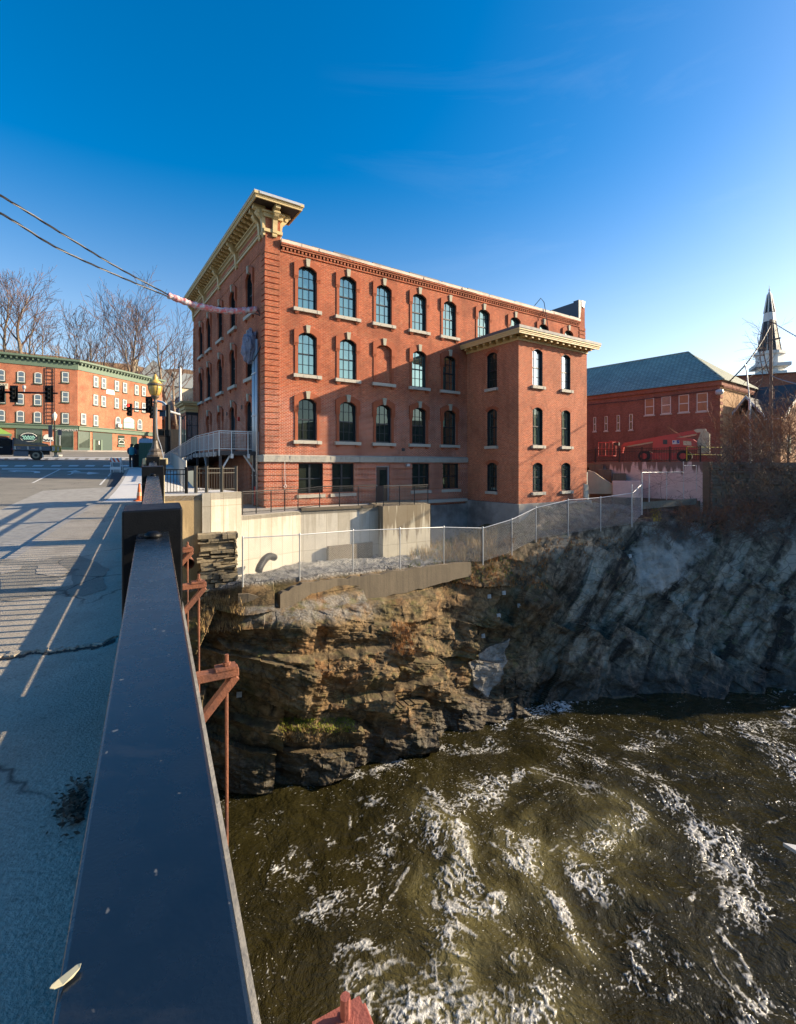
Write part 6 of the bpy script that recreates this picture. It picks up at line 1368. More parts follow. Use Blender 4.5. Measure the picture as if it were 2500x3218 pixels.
MB().box(-1.55, 1.0, -.6, .6, .50, .84).build('chassis', M_DKMETAL, tk); MB().box(-1.6, -.55, -.98, -.7, .34, .80).build('tool_box', M_BED, tk)
for x in (0.0, -4.45):
    for y in (-.98, .70):
        w = MB().tube([(x,y,.43),(x,y+.26,.43)], .43, 24).build('wheel', M_TYRE, tk); MB().tube([(x,y-.01,.43),(x,y+.02,.43)], .27, 18).build('rim', M_RIM, w); MB().tube([(x,y-.04,.43),(x,y-.011,.43)], .13, 12).build('hub', M_DKMETAL, w)
fd = MB(); fd.tube([(.50*cos(t)+.02, -.86, .43+.52*sin(t)) for t in [radians(a) for a in range(0, 71, 14)]], .035, 5); fd.box(.46, .56, -1.0, -.7, .22, .52); fd.build('fender', M_LTG, tk)
sp2 = MB(); sp2.hexa([(1.15,-.9,.75),(1.9,-.9,.75),(1.9,.9,.75),(1.15,.9,.75),(1.15,-.95,1.38),(1.85,-.95,1.34),(1.85,.95,1.34),(1.15,.95,1.38)]); so3 = sp2.build('spreader', M_YEL, tk)
MB().tube([(1.45,-.3,.74),(1.45,-.3,.38)], .12, 8).tube([(1.5,-.3,.36),(1.5,-.3,.30)], .3, 12).build('spinner', M_LTG, so3); MB().box(1.2, 1.4, -.97, -.951, .85, 1.25).box(1.6, 1.7, -.97, -.951, .85, 1.25).build('spreader_rib', M_LTG, so3)
dg_ = bw(MB().box(*[w for pr in zip(P(172,1434,52), P(196,1429,52.6)) for w in pr]), 'median_curb', M_KERB); structure(dg_)
# ---------------------------------------------------------------- the old brick block across the junction
M_OLDB = brick_mat('old_brick', (0.36, 0.100, 0.044), (0.28, 0.070, 0.032), (0.42, 0.27, 0.18), bw=0.4, rh=0.14, ms=0.02, effl=0.35, stain=(0.25, 0.08, 0.05))
M_GREENT = pm('green_trim', (0.095, 0.145, 0.10), 0.6, var=0.15, scale=2); M_DGREEN = pm('dark_green', (0.028, 0.060, 0.045), 0.5, var=0.2); M_WHITEF = pm('white_frame', (0.58, 0.57, 0.52), 0.5, var=0.08)
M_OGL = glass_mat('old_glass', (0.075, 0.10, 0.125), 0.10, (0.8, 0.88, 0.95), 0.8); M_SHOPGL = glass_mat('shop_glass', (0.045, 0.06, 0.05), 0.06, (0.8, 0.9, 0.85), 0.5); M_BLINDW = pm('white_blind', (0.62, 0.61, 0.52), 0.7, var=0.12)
K_ = Vector((-56.3, 85.0, 4.0)); ob = thing('old_brick_block', 'four storey old red brick corner block with green cornice and shopfronts across the junction', 'building', K_)
dL = Vector((-.811, -.585, 0)); dR = Vector((.251, .968, 0)); nL = Vector((.585, -.811, 0)); nR = Vector((.968, -.251, 0))
def onf(u, v, d):
    r = (u-U0)/F; a = (r*K_.y-K_.x)/(d.x-r*d.y); Y = K_.y+a*d.y; return a, HC-(v-VH)/F*Y
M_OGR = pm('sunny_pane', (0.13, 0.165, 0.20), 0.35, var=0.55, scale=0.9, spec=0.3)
def fp_(d, n, a, o, z):
    p = d*a+n*o; return (p.x, p.y, z-K_.z)
LA, LR = 34.0, 20.5
ZT, ZC, ZS = 18.7, 20.2, 8.1
body = MB()
for d, Ln in ((dL, LA), (dR, LR)):
    body.quad(fp_(d,nL,0,0,2.5), fp_(d,nL,Ln,0,2.5), fp_(d,nL,Ln,0,ZT), fp_(d,nL,0,0,ZT))
pe_, pr_ = dL*LA, dR*LR
body.quad((pe_.x,pe_.y,-1.5), (pe_.x-14,pe_.y+20,-1.5), (pe_.x-14,pe_.y+20,ZT-4), (pe_.x,pe_.y,ZT-4)); body.quad((pr_.x,pr_.y,-1.5), (pr_.x-20,pr_.y+8,-1.5), (pr_.x-20,pr_.y+8,ZT-4), (pr_.x,pr_.y,ZT-4))
wo_ = body.build('wall', M_OLDB, ob)
rfm = MB(); rfm.slab([(0,0,ZC-4-.3), (pr_.x,pr_.y,ZC-4-.3), (pr_.x-20,pr_.y+8,ZC-4-.3), (pe_.x-14,pe_.y+20,ZC-4-.3), (pe_.x,pe_.y,ZC-4-.3)], .3); rfm.build('roof', M_ROOFM, ob)
def fbox(mb, d, n, a0, a1, o0, o1, z0, z1): mb.hexa([fp_(d,n,a0,o0,z0), fp_(d,n,a1,o0,z0), fp_(d,n,a1,o1,z0), fp_(d,n,a0,o1,z0), fp_(d,n,a0,o0,z1), fp_(d,n,a1,o0,z1), fp_(d,n,a1,o1,z1), fp_(d,n,a0,o1,z1)])
for d, n, Ln in ((dL, nL, LA), (dR, nR, LR)):
    m1 = MB(); fbox(m1, d, n, -.02, Ln, .0, .12, ZT-.15, ZT+.72); fbox(m1, d, n, -.25, Ln+.2, .0, .75, ZC-.32, ZC); fbox(m1, d, n, -.1, Ln, .0, .5, ZC-.45, ZC-.321)
    c_ = m1.build('cornice', M_GREENT, ob)
    m2 = MB(); fbox(m2, d, n, 0, Ln, .0, .08, ZT+.721, ZC-.46); m2.build('cornice_shadow_board', M_DGREEN, c_)
    m3 = MB(); fbox(m3, d, n, .35, .61, .09, .5, ZT+.74, ZC-.455); o3 = m3.build('modillion', M_GREENT, c_); a = .72
    while a < Ln-.7: o4 = o3.copy(); COL.objects.link(o4); o4.parent = c_; o4.location = d*a; a += .72
    m4 = MB(); fbox(m4, d, n, -.05, Ln, .0, .35, ZS-.15, ZS+.45); fbox(m4, d, n, -.1, Ln, .0, .5, ZS+.451, ZS+.62); m4.build('shop_cornice', M_GREENT, ob)
def pw_(w, h, glass, arch=0.0, sillm=M_DGREEN, frame=M_WHITEF):
    mb = MB(); f = .12; ar = arch_pts(w, h, arch) if arch else [(-w/2, h), (w/2, h)]; hs2 = ar[0][1]
    mb.box(-w/2, -w/2+f, -.03, .05, 0, hs2); mb.box(w/2-f, w/2, -.03, .05, 0, hs2); mb.box(-w/2+f, w/2-f, -.03, .05, 0, f); mb.box(-w/2+f, w/2-f, -.04, .05, h*.5-.06, h*.5+.06)
    if arch:
        ai = arch_pts(w-2*f, h-f, arch*.8)
        for (p, q, r, s_) in zip(ar[:-1], ar[1:], ai[:-1], ai[1:]): mb.hexa([(r[0],-.03,r[1]),(s_[0],-.03,s_[1]),(s_[0],.05,s_[1]),(r[0],.05,r[1]),(p[0],-.03,p[1]),(q[0],-.03,q[1]),(q[0],.05,q[1]),(p[0],.05,p[1])])
    else: mb.box(-w/2+f, w/2-f, -.03, .05, h-f, h)
    fr = mb.build('window', frame); g = MB(); g.quad(*[(x, .0, z) for x, z in [(-w/2+.02,.02)]+[(x*.97, z-.02) for x, z in ar]+[(w/2-.02,.02)]]); g.build('pane', glass, fr)
    MB().box(-w/2-.12, w/2+.12, -.14, .05, -.18, -.002).build('sill', sillm, fr)
    sr = MB(); sr.box(-w/2-.1, -w/2-.002, -.02, .06, 0, hs2); sr.box(w/2+.002, w/2+.1, -.02, .06, 0, hs2)
    if not arch: sr.box(-w/2-.1, w/2+.1, -.02, .06, h+.002, h+.12)
    sr.build('surround', sillm, fr)
    return fr
rotL, rotR = atan2(-dL.y, -dL.x), atan2(dR.y, dR.x)
def placew(o, d, n, a, z, rot, off=.06):
    p = d*a+n*off; o.parent = ob; o.location = (p.x, p.y, z-K_.z); o.rotation_euler = (0, 0, rot); return o
c5 = lambda x, y: (x*.2357, 1100+y*.2357)
first = {}
WL_ = abs(onf(912*.2357, 1200, dL)[0]-onf(824*.2357, 1200, dL)[0]); WA_ = abs(onf(554*.2357, 1200, dL)[0]-onf(459*.2357, 1200, dL)[0])
WR_ = abs(onf(1305*.2357, 1200, dR)[0]-onf(1242*.2357, 1200, dR)[0])
def put_row(key, w, h, glass, d, n, rot, lst, arch=0.0):
    for (x, y) in lst:
        a, z = onf(*c5(x, y), d)
        if key in first: o = copy_tree(first[key], ob)
        else: o = first[key] = pw_(w, h, glass, arch)
        placew(o, d, n, a, z, rot)
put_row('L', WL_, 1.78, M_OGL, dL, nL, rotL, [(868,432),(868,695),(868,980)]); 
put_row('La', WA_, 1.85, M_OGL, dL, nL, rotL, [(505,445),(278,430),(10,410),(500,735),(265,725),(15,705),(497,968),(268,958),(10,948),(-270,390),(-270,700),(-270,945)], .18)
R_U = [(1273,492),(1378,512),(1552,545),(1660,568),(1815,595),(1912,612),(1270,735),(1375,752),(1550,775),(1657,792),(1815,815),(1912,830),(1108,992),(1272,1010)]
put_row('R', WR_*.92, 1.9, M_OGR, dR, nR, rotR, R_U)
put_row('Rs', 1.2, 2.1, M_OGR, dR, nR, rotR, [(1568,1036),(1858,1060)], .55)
aw_, zw_ = onf(*c5(1715,1045), dR); ow = pw_(2.8, 2.3, M_BLINDW, .6, M_GREENT, M_GREENT); placew(ow, dR, nR, aw_, zw_, rotR)
a_, z_ = onf(*c5(1575,1035), dR); ac = MB(); fbox(ac, dR, nR, a_-.5, a_+.4, .05, .5, z_+.05, z_+.7); ac.build('air_conditioner', M_LTG, ob)
# ground floor
sg = MB(); gl_ = MB(); dk2 = MB()
def span(d, n, u0, u1, z0, z1, mb, o0=.02, o1=.05):
    a0, _ = onf(u0, 1380, d); a1, _ = onf(u1, 1380, d); a0, a1 = sorted((a0, a1)); fbox(mb, d, n, a0, a1, o0, o1, z0, z1)
ZG = 4.0
for d, n, u0, u1, zt in ((dL,nL,52,130,ZS-.2),(dL,nL,177,228,ZS-.2),(dL,nL,-80,-8,ZS-.2),(dR,nR,246,279,ZS-.3)):
    m_ = MB(); span(d, n, u0, u1, ZG+.9, zt, m_); so_1 = m_.build('shop_window', M_SHOPGL, ob)
    m_ = MB(); span(d, n, u0, u1, ZG-.2, ZG+.89, m_, .02, .12); m_.build('stall_riser', M_DGREEN, so_1)
    for uu in (u0-1.2, u1+1.2): m_ = MB(); span(d, n, uu-1.1, uu+1.1, ZG, zt+.05, m_, .02, .12); m_.build('shop_frame', M_GREENT, so_1)
m_ = MB(); span(dR, nR, 290, 352, ZG-.2, ZS-.3, m_, .02, .05); m_.build('shop_front', M_DGREEN, ob)
fm = MB(); span(dR, nR, 290, 297, ZG, ZS-1.6, fm, .06, .12); span(dR, nR, 315, 320, ZG, ZS-1.6, fm, .06, .12); span(dR, nR, 297.01, 314.99, ZG, ZG+.5, fm, .06, .12); fm.build('door_frame', M_GREENT, ob)
dv = MB(); span(dR, nR, 298, 314, ZG+.5, ZS-1.7, dv, .06, .09); d_ = dv.build('shop_door', M_SHOPGL, ob); dv = MB(); span(dR, nR, 308, 311, ZG+1.6, ZG+2.3, dv, .09, .11); dv.build('door_notice', M_WHITEF, d_)
for u0, u1, zt in ((369,390,ZS-.5),(411,430,ZS-.55),(449,466,ZS-.6)):
    m_ = MB(); span(dR, nR, u0, u1, ZG+1.7, zt, m_, .03, .06); so_2 = m_.build('shop_window', M_SHOPGL, ob); m_ = MB(); span(dR, nR, u0-1, u1+1, ZG+1.35, ZG+1.69, m_, .03, .2); m_.build('sill', M_GREENT, so_2)
# fire escape ladder
ld = MB(); al_, zl_ = onf(*c5(668,1000), dL); 
for o in (-.55, .55): fbox(ld, dL, nL, al_+o-.05, al_+o+.05, .1, .2, ZS+.7, ZT-.3)
z = ZS+.9
while z < ZT-.3: fbox(ld, dL, nL, al_-.55, al_+.55, .1, .16, z, z+.08); z += .62
ld.build('wall_ladder', M_FRAME, ob)
ap_, zp_ = onf(*c5(1467,560), dR); pq_ = MB(); fbox(pq_, dR, nR, ap_-.98, ap_+.98, .01, .06, zp_-.45, zp_+.45); pq_.build('stone_plaque', M_BLINDW, ob)
ap_, zp_ = onf(25, 1214, dL); ap_ = ap_+1.0; pq_ = MB(); fbox(pq_, dL, nL, ap_-1.0, ap_+1.2, .01, .06, zp_-.45, zp_+.45); pq = pq_.build('date_stone', pm('date_stone', (0.50, 0.47, 0.36), 0.8), ob)
def face_text(txt, size, d, n, rot, a, z, mat, parent, off=.08):
    p = d*a+n*off; M = Matrix.Translation((p.x, p.y, z-K_.z)) @ Matrix.Rotation(rot, 4, 'Z') @ Matrix.Rotation(pi/2, 4, 'X'); return text_obj('lettering', txt, size, mat, parent, M, .01)
M_INK = pm('carved_letters', (0.12, 0.11, 0.09), 0.8)
face_text('OOLE', .46, dL, nL, rotL, ap_-.28, zp_+.2, M_INK, pq); face_text('1904', .46, dL, nL, rotL, ap_-.22, zp_-.2, M_INK, pq)
at_, zt_ = onf(*c5(893,1063), dL); face_text('OPTOMETRIST', .52, dL, nL, rotL, at_+.1, zt_-.1, M_WHITEF, ob, .38)
# painted shop signs: board and hand drawn strokes
M_TEAL = pm('teal_paint', (0.22, 0.45, 0.40), 0.6, var=0.3)
def oval(mb, d, n, a, z, rx_, rz_, o0, o1, k=20): 
    pts = [(a+rx_*cos(2*pi*i/k), z+rz_*sin(2*pi*i/k)) for i in range(k)]
    nn = len(mb.v); mb.v += [fp_(d,n,p[0],o0,p[1]) for p in pts]+[fp_(d,n,p[0],o1,p[1]) for p in pts]
    mb.f.append(tuple(range(nn+k, nn+2*k))); mb.m.append(0)
    for i in range(k): j = (i+1) % k; mb.f.append((nn+i, nn+j, nn+k+j, nn+k+i)); mb.m.append(0)
a_, z_ = onf(*c5(378,1165), dL); s_ = MB(); oval(s_, dL, nL, a_, z_, 1.25, .85, .06, .10); so4 = s_.build('oval_sign', M_FRAME, ob)
def squig(mb, d, n, a0, a1, z, amp, cyc, r, o): mb.tube([fp_(d,n,lerp(a0,a1,i/50),o,z+amp*sin(i/50*cyc*2*pi)+amp*.5*sin(i*1.7)) for i in range(51)], r, 5)
q_ = MB(); squig(q_, dL, nL, a_+.85, a_-.85, z_+.08, .16, 5, .06, .13); squig(q_, dL, nL, a_+.75, a_-.75, z_-.25, .10, 6, .05, .13); q_.build('script', M_TEAL, so4)
q_ = MB(); q_.tube([fp_(dL,nL,a_+1.1*cos(t),.12,z_+.72*sin(t)) for t in [radians(x) for x in range(20, 165, 8)]], .06, 5); q_.tube([fp_(dL,nL,a_+1.1*cos(t),.12,z_+.72*sin(t)) for t in [radians(x) for x in range(200, 345, 8)]], .03, 5); q_.build('border', M_WHITEF, so4)
a_, z_ = onf(*c5(640,1180), dL); s_ = MB(); oval(s_, dL, nL, a_, z_+.12, .68, .62, .06, .10); oval(s_, dL, nL, a_, z_-.28, .78, .28, .07, .11); so5 = s_.build('round_sign', M_WHITEF, ob)
q_ = MB(); squig(q_, dL, nL, a_+.6, a_-.6, z_-.26, .13, 3, .05, .14); q_.build('script', M_FRAME, so5)
a_, z_ = onf(*c5(1610,1220), dR); q_ = MB(); q_.tube([fp_(dR,nR,a_+.7*cos(t),.10,z_-.3+.6*sin(t)) for t in [radians(x) for x in range(5, 180, 12)]], .07, 5); q_.tube([fp_(dR,nR,a_-.7,.10,z_-.42), fp_(dR,nR,a_+.7,.10,z_-.42)], .08, 5); q_.tube([fp_(dR,nR,a_-.7,.10,z_+.55), fp_(dR,nR,a_+.65,.10,z_+.55)], .06, 5); q_.build('window_lettering', M_WHITEF, ob)
# green gabled entry, pavement in front, street furniture
a_, zap = onf(-5, 1343, dL); a_e, zev = onf(38, 1366, dL); M_LIME = pm('lime_awning', (0.22, 0.36, 0.07), 0.6); hw2 = a_-a_e; aw2 = MB(); p_ = [fp_(dL,nL,a_+x,o,z) for o in (.1, 1.4) for x, z in ((-hw2, zev), (0, zap), (hw2, zev))]
aw2.hexa([p_[3],p_[5],p_[2],p_[0],p_[4],p_[4],p_[1],p_[1]]); ew = aw2.build('entry_gable', M_LIME, ob)
for x in (-hw2+.1, hw2-.3): e2 = MB(); fbox(e2, dL, nL, a_+x, a_+x+.2, 1.1, 1.3, ZG-1, zev-.3); e2.build('entry_post', M_GREENT, ew)
e2 = MB(); fbox(e2, dL, nL, a_-hw2, a_+hw2, 1.0, 1.38, zev-.3, zev); e2.build('entry_beam', M_GREENT, ew)
fs = MB(); q1 = K_+dL*36; q2 = K_+dR*24
fs.slab([Vector((p.x,p.y,road_z(p.x,p.y)+.16)) for p in (q1, K_, q2, q2+nR*3.2, K_+(nL+nR)*2.0, q1+nL*3.6)], .3); structure(fs.build('far_sidewalk', M_KERB))
def sl_lamp():
    p = road(171, 1402); p = P(171, 1398, 74); b = thing('street_lamp', 'small black lantern street lamp in front of the old brick block', 'street lamp', p)
    bw(MB().tube([p, P(171,1320,74)], [.12,.08], 8), 'shaft', M_BLACK, b); bw(MB().lathe([(.1,0),(.28,.5),(.34,.9),(.2,1.1),(.04,1.35)], P(171,1322,74), 8), 'lantern', M_BLINDW, b)
sl_lamp()
for u, vt, vb, vh, d, lab in ((157.5,1336,1400,1374,70,'dark back of a tall road sign in front of the round white shop sign'), (187.5,1350,1415,1368,66,'grey back of a road sign on a thin post before the shop windows')):
    t_ = thing('road_sign', lab, 'sign', P(u, vb+6, d), 0, 'backs of road signs by the old block'); bw(MB().tube([P(u,vb+6,d), P(u,vt,d)], .05, 6), 'post', M_ZINC, t_)
    c = P(u, (vt+vh)/2, d-.08); hw = 6.2*d/F; hh = (vh-vt)/2*d/F; bw(MB().box(c.x-hw, c.x+hw, c.y-.02, c.y+.02, c.z-hh, c.z+hh), 'plate', pm('sign_back', (0.06, 0.065, 0.08), 0.5), t_)
# ---------------------------------------------------------------- hillside behind, two houses on it
def hillb(x): return interp([-160,-90,-72,-52,-46,-20,20,60], [92,96,112,112,103,103,112,120], x)
def hz(x, y):
    t = y-hillb(x); base = road_z(x, min(y, 110)) if x < 40 else road_z(40, min(y,110))
    return base+sstep(-2, 30, t)*interp([-160,-60,-30,20,60], [26,24,21,12,4], x)+(fbm(Vector((x*.06, y*.06, 3)), 4)*1.6*sstep(0, 14, t))-0.3*(1-sstep(-3, 2, t))
hv = []; hf = []; nx, ny = 90, 60
for j in range(ny+1):
    for i in range(nx+1):
        x = -190+i*2.8; y = lerp(hillb(x)-4, 260, (j/ny)**1.5); hv.append((x, y, hz(x, y)))
for j in range(ny):
    for i in range(nx): a = j*(nx+1)+i; hf.append((a, a+1, a+nx+2, a+nx+1))
me = bpy.data.meshes.new('hillside'); me.from_pydata(hv, [], hf); me.polygons.foreach_set('use_smooth', [True]*len(hf))
M_HILL = pm('leaf_litter_slope', (0.21, 0.125, 0.062), 0.95, var=0.5, scale=0.35, bmp=0.8, bs=3, dark=(0.11, 0.075, 0.045)); me.materials.append(M_HILL)
o = bpy.data.objects.new('hillside', me); COL.objects.link(o); structure(o)
M_SLATER = pm('slate_roof', (0.16, 0.18, 0.19), 0.7, var=0.3, scale=3, bmp=0.3, bs=6); M_PALEW = pm('pale_stone', (0.50, 0.44, 0.32), 0.85, var=0.3, scale=1.5)
def house(name, label, c, w, l, h, rh, rz, wallm, roofm, hip=False, chim=None):
    t_ = thing(name, label, 'house', c, rz)
    b = MB(); b.box(-w/2, w/2, -l/2, l/2, -3, h)
    if not hip: b.prism([(-w/2,h),(w/2,h),(0,h+rh)], 'y', -l/2, l/2)
    b.build('wall', wallm, t_); r = MB(); ov = .35
    if hip: 
        k = l/2-w/2*.9; P4 = [(-w/2-ov,-l/2-ov,h),(w/2+ov,-l/2-ov,h),(w/2+ov,l/2+ov,h),(-w/2-ov,l/2+ov,h)]; ra, rb2 = (0,-max(k,.01),h+rh), (0,max(k,.01),h+rh)
        r.quad(P4[0],P4[1],ra); r.quad(P4[1],P4[2],rb2,ra); r.quad(P4[2],P4[3],rb2); r.quad(P4[3],P4[0],ra,rb2); r.quad(*P4[::-1])
    else:
        for s in (-1, 1):
            e0, e1 = (s*(w/2+ov), h-ov*rh/(w/2)), (0, h+rh); r.hexa([(e0[0],-l/2-ov,e0[1]+.03),(e1[0],-l/2-ov,e1[1]+.03),(e1[0],l/2+ov,e1[1]+.03),(e0[0],l/2+ov,e0[1]+.03),(e0[0],-l/2-ov,e0[1]+.2),(e1[0],-l/2-ov,e1[1]+.2),(e1[0],l/2+ov,e1[1]+.2),(e0[0],l/2+ov,e0[1]+.2)])
    r.build('roof', roofm, t_)
    if chim: MB().box(chim[0]-.5, chim[0]+.5, chim[1]-.5, chim[1]+.5, h-.5, h+rh+chim[2]).build('chimney', M_PALEW, t_)
    for k in range(3):
        x = -w/2+w*(k+.5)/3; f = MB().box(x-.5, x+.5, -l/2-.04, -l/2-.005, h*.35, h*.35+1.6).build('window', M_WHITEF, t_); MB().box(x-.4, x+.4, -l/2-.06, -l/2-.041, h*.35+.1, h*.35+1.5).build('pane', M_OGL, f)
    return t_
hp = P(480, 1225, 124); house('hill_house', 'grey slate pyramid roofed house on the wooded hill with a pale chimney', Vector((hp.x, hp.y, hp.z-5)), 10.6, 10.6, 5.6, 7.0, radians(38), M_SLATER, M_SLATER, True, (-4.2, -1.2, -.6))
hp = P(592, 1232, 128); house('hill_house', 'pale stone gabled house on the wooded hill beside the mill edge', Vector((hp.x, hp.y, hp.z-4)), 5.0, 8, 5.0, 3.6, radians(-40), M_PALEW, M_SLATER)
hw_ = bw(MB().wall([P(486,1347,100), P(560,1349,100), P(640,1352,100)], 3.5, .8), 'hill_wall', M_GREYC); tag(hw_, 'grey stone retaining wall at the foot of the leafy slope beyond the ramp', 'wall')
# ================================================================ THE RIGHT BANK: CONCRETE WALL, HALL, LIFT, CHURCH
M_PINKC = conc('pink_concrete', (0.44, 0.34, 0.31), form=False, stain=0.0)
PKZ = 2.05
stain_z = (0.9, -0.75)
M_PINKC = conc('damp_concrete', (0.60, 0.49, 0.45), form=False, stain=0.85, stain_col=(0.10, 0.065, 0.05))
R0 = P(2207, 1451, 34.0); R1 = R0+Vector((-.616, .788, 0))*8.2; R0.z = R1.z = PKZ
cw = thing('concrete_wall', 'pinkish concrete retaining wall with dark drips running down below the parked red lift', 'wall', xy(R0, -1.2))
dW = (R1-R0).normalized(); nW = Vector((-dW.y, dW.x, 0)); nW = -nW if nW.y > 0 else nW
bw(MB().slab([R0, R1, R1-nW*.5, R0-nW*.5], 4.6), 'wall', M_PINKC, cw)
bw(MB().slab([R0-Vector((0,0,2.75))+nW*.25+dW*.15, R1-Vector((0,0,2.75))+nW*.25, R1-Vector((0,0,2.75))+nW*.003, R0-Vector((0,0,2.75))+nW*.003+dW*.15], 2.0), 'footing', M_GREYC, cw)
bw(MB().slab([R0-dW*.45+Vector((0,0,.003)), R0-dW*.002+Vector((0,0,.003)), R0-dW*.002-nW*.6+Vector((0,0,.003)), R0-dW*.45-nW*.6+Vector((0,0,.003))], 4.4), 'end_pier', M_GREYC, cw)
stp = thing('stepped_wall', 'stepped concrete wing wall with pale block tops beside the annex', 'wall', P(1940, 1560, 37))
for (u0, u1, v, d, zb_) in ((1850,1895,1459,39.5,-1),(1880,1921,1475.5,38.3,-1.2),(1925,1967,1488,37.2,-1.5)): bw(MB().slab([P(u0,v,d), P(u1,v,d-.3), P(u1,v,d-.3)+Vector((.6,1.4,0)), P(u0,v,d)+Vector((.6,1.4,0))], 3.0), 'step_block', M_GREYC, stp)
wing = [(1846,1478),(1866,1484),(1888,1500),(1915,1517),(1938,1530),(1949,1538),(1949,1552),(1846,1552)]
wm_ = MB(); k = len(wing); f0 = [P(u, v, 36.4) for u, v in wing]; f1 = [p+Vector((.25,.45,0)) for p in f0]
wm_.quad(*f0); wm_.quad(*f1[::-1])
for i in range(k): j = (i+1) % k; wm_.quad(f0[i], f0[j], f1[j], f1[i])
bw(wm_, 'wing', pm('tan_wing', (0.50, 0.38, 0.24), 0.9, var=0.3, scale=1.2), stp); bw(MB().slab([P(1925,1512,36.2), P(2012,1512,35), P(2012,1512,35)+Vector((.3,.8,0)), P(1925,1512,36.2)+Vector((.3,.8,0))], 1.2), 'lower_block', M_PINKC, stp)
bp = P(1836, 1520, 33.6); o = bw(MB().slab([bp, bp+Vector((.36,.2,-.10)), bp+Vector((.31,.28,-.10)), bp+Vector((-.05,.08,0))], 0.95), 'meter_box', M_WHITEC); tag(o, 'pale upright box leaning at the right corner of the brick annex', 'box')
M_LOT = pm('car_park', (0.20, 0.18, 0.15), 0.9, var=0.2)
lot = [R0-nW*.52-dW*.4, R1-nW*.52, R1+dW*25-nW*.52, R1+dW*25-nW*45, R0-nW*60+Vector((25,0,0)), R0+Vector((26,-2,0))]
structure(MB().slab([Vector((p.x, p.y, PKZ-.06)) for p in lot], .4).build('car_park', M_LOT))
# dry stone wall to the right of it
random.seed(5); sw = MB(); z = -2.6; s0, s1 = R0-dW*.55, Vector((38.5, 33.2, 0))
M_DKSTONE = pm('dark_field_stone', (0.20, 0.175, 0.135), 0.92, var=0.5, scale=1.5, bmp=0.7, bs=9)
dS = (s1-s0); dS.z = 0; Ls = dS.length; dS.normalize(); nS = Vector((dS.y, -dS.x, 0)); nS = -nS if nS.y > 0 else nS
core = [s0-nS*.14, s1-nS*.14, s1-nS*.5, s0-nS*.5]; sw.slab([xy(p, 1.35) for p in core], 4.1)
while z < 1.95:
    h = random.uniform(.10, .26); s = 0; topc = z > 1.4
    while s < Ls:
        l = random.uniform(.25, .8); pr = random.uniform(-.10, .14)-.12*(z+2.6)/4.5+.14
        a, b = s0+dS*s, s0+dS*min(s+l-.045, Ls)
        if topc and random.random() < .4: s += l; continue
        sw.hexa([xy(p, zz) for zz in (z+.03, z+h) for p in (a+nS*pr, b+nS*(pr+random.uniform(-.03,.03)), b-nS*.3, a-nS*.3)]); s += l
    z += h
o = bw(sw, 'dry_stone_wall', M_DKSTONE); tag(o, 'long dark dry stone wall behind the brush at the right of the concrete wall', 'stone wall')
o = bw(MB().hexa([P(2018,1600,31.5), P(2185,1585,32.6), P(2190,1585,33.6), P(2020,1600,32.5)]+[P(2018,1578,31.5), P(2185,1566,32.6), P(2190,1566,33.6), P(2020,1578,32.5)]), 'stone_footing', M_DKSTONE); tag(o, 'low rough stone footing under the bare fence frame', 'wall')
# iron fence on the wall and yellow rails
M_BRIRON = pm('brown_iron', (0.035, 0.020, 0.016), 0.6)
ip = [R1-nW*.3, R1.lerp(R0, .25)-nW*.3, R1.lerp(R0, .47)-nW*.3, R1.lerp(R0, .72)-nW*.3, R0-nW*.3+dW*.25]
picket_run('iron_fence', 'dark brown iron picket fence along the top of the pink concrete wall', [p.copy() for p in ip], 1.05, M_BRIRON, .08)
ip2 = [R1-nW*.3, R1-nW*.3+Vector((-1.2,3.2,-.1)), R1-nW*.3+Vector((-2.8,6.5,-.2))]
picket_run('iron_fence', 'dark iron picket fence receding behind the brick annex corner', [p.copy() for p in ip2], 1.05, M_BRIRON, .1)
M_YELR = pm('yellow_rail', (0.55, 0.45, 0.03), 0.5)
yr = thing('guard_rail', 'yellow two bar pipe guard rail beside the parked red lift', 'railing', P(2158,1450,37.5))
bw(MB().tube([P(2158,1448,37.5), P(2158,1404,37.5)], .05, 6), 'post', M_YELR, yr); bw(MB().tube([P(2158,1405,37.5), P(2268,1406,38.5)], .035, 6).tube([P(2158,1428,37.5), P(2268,1430,38.5)], .035, 6), 'bar', M_YELR, yr)
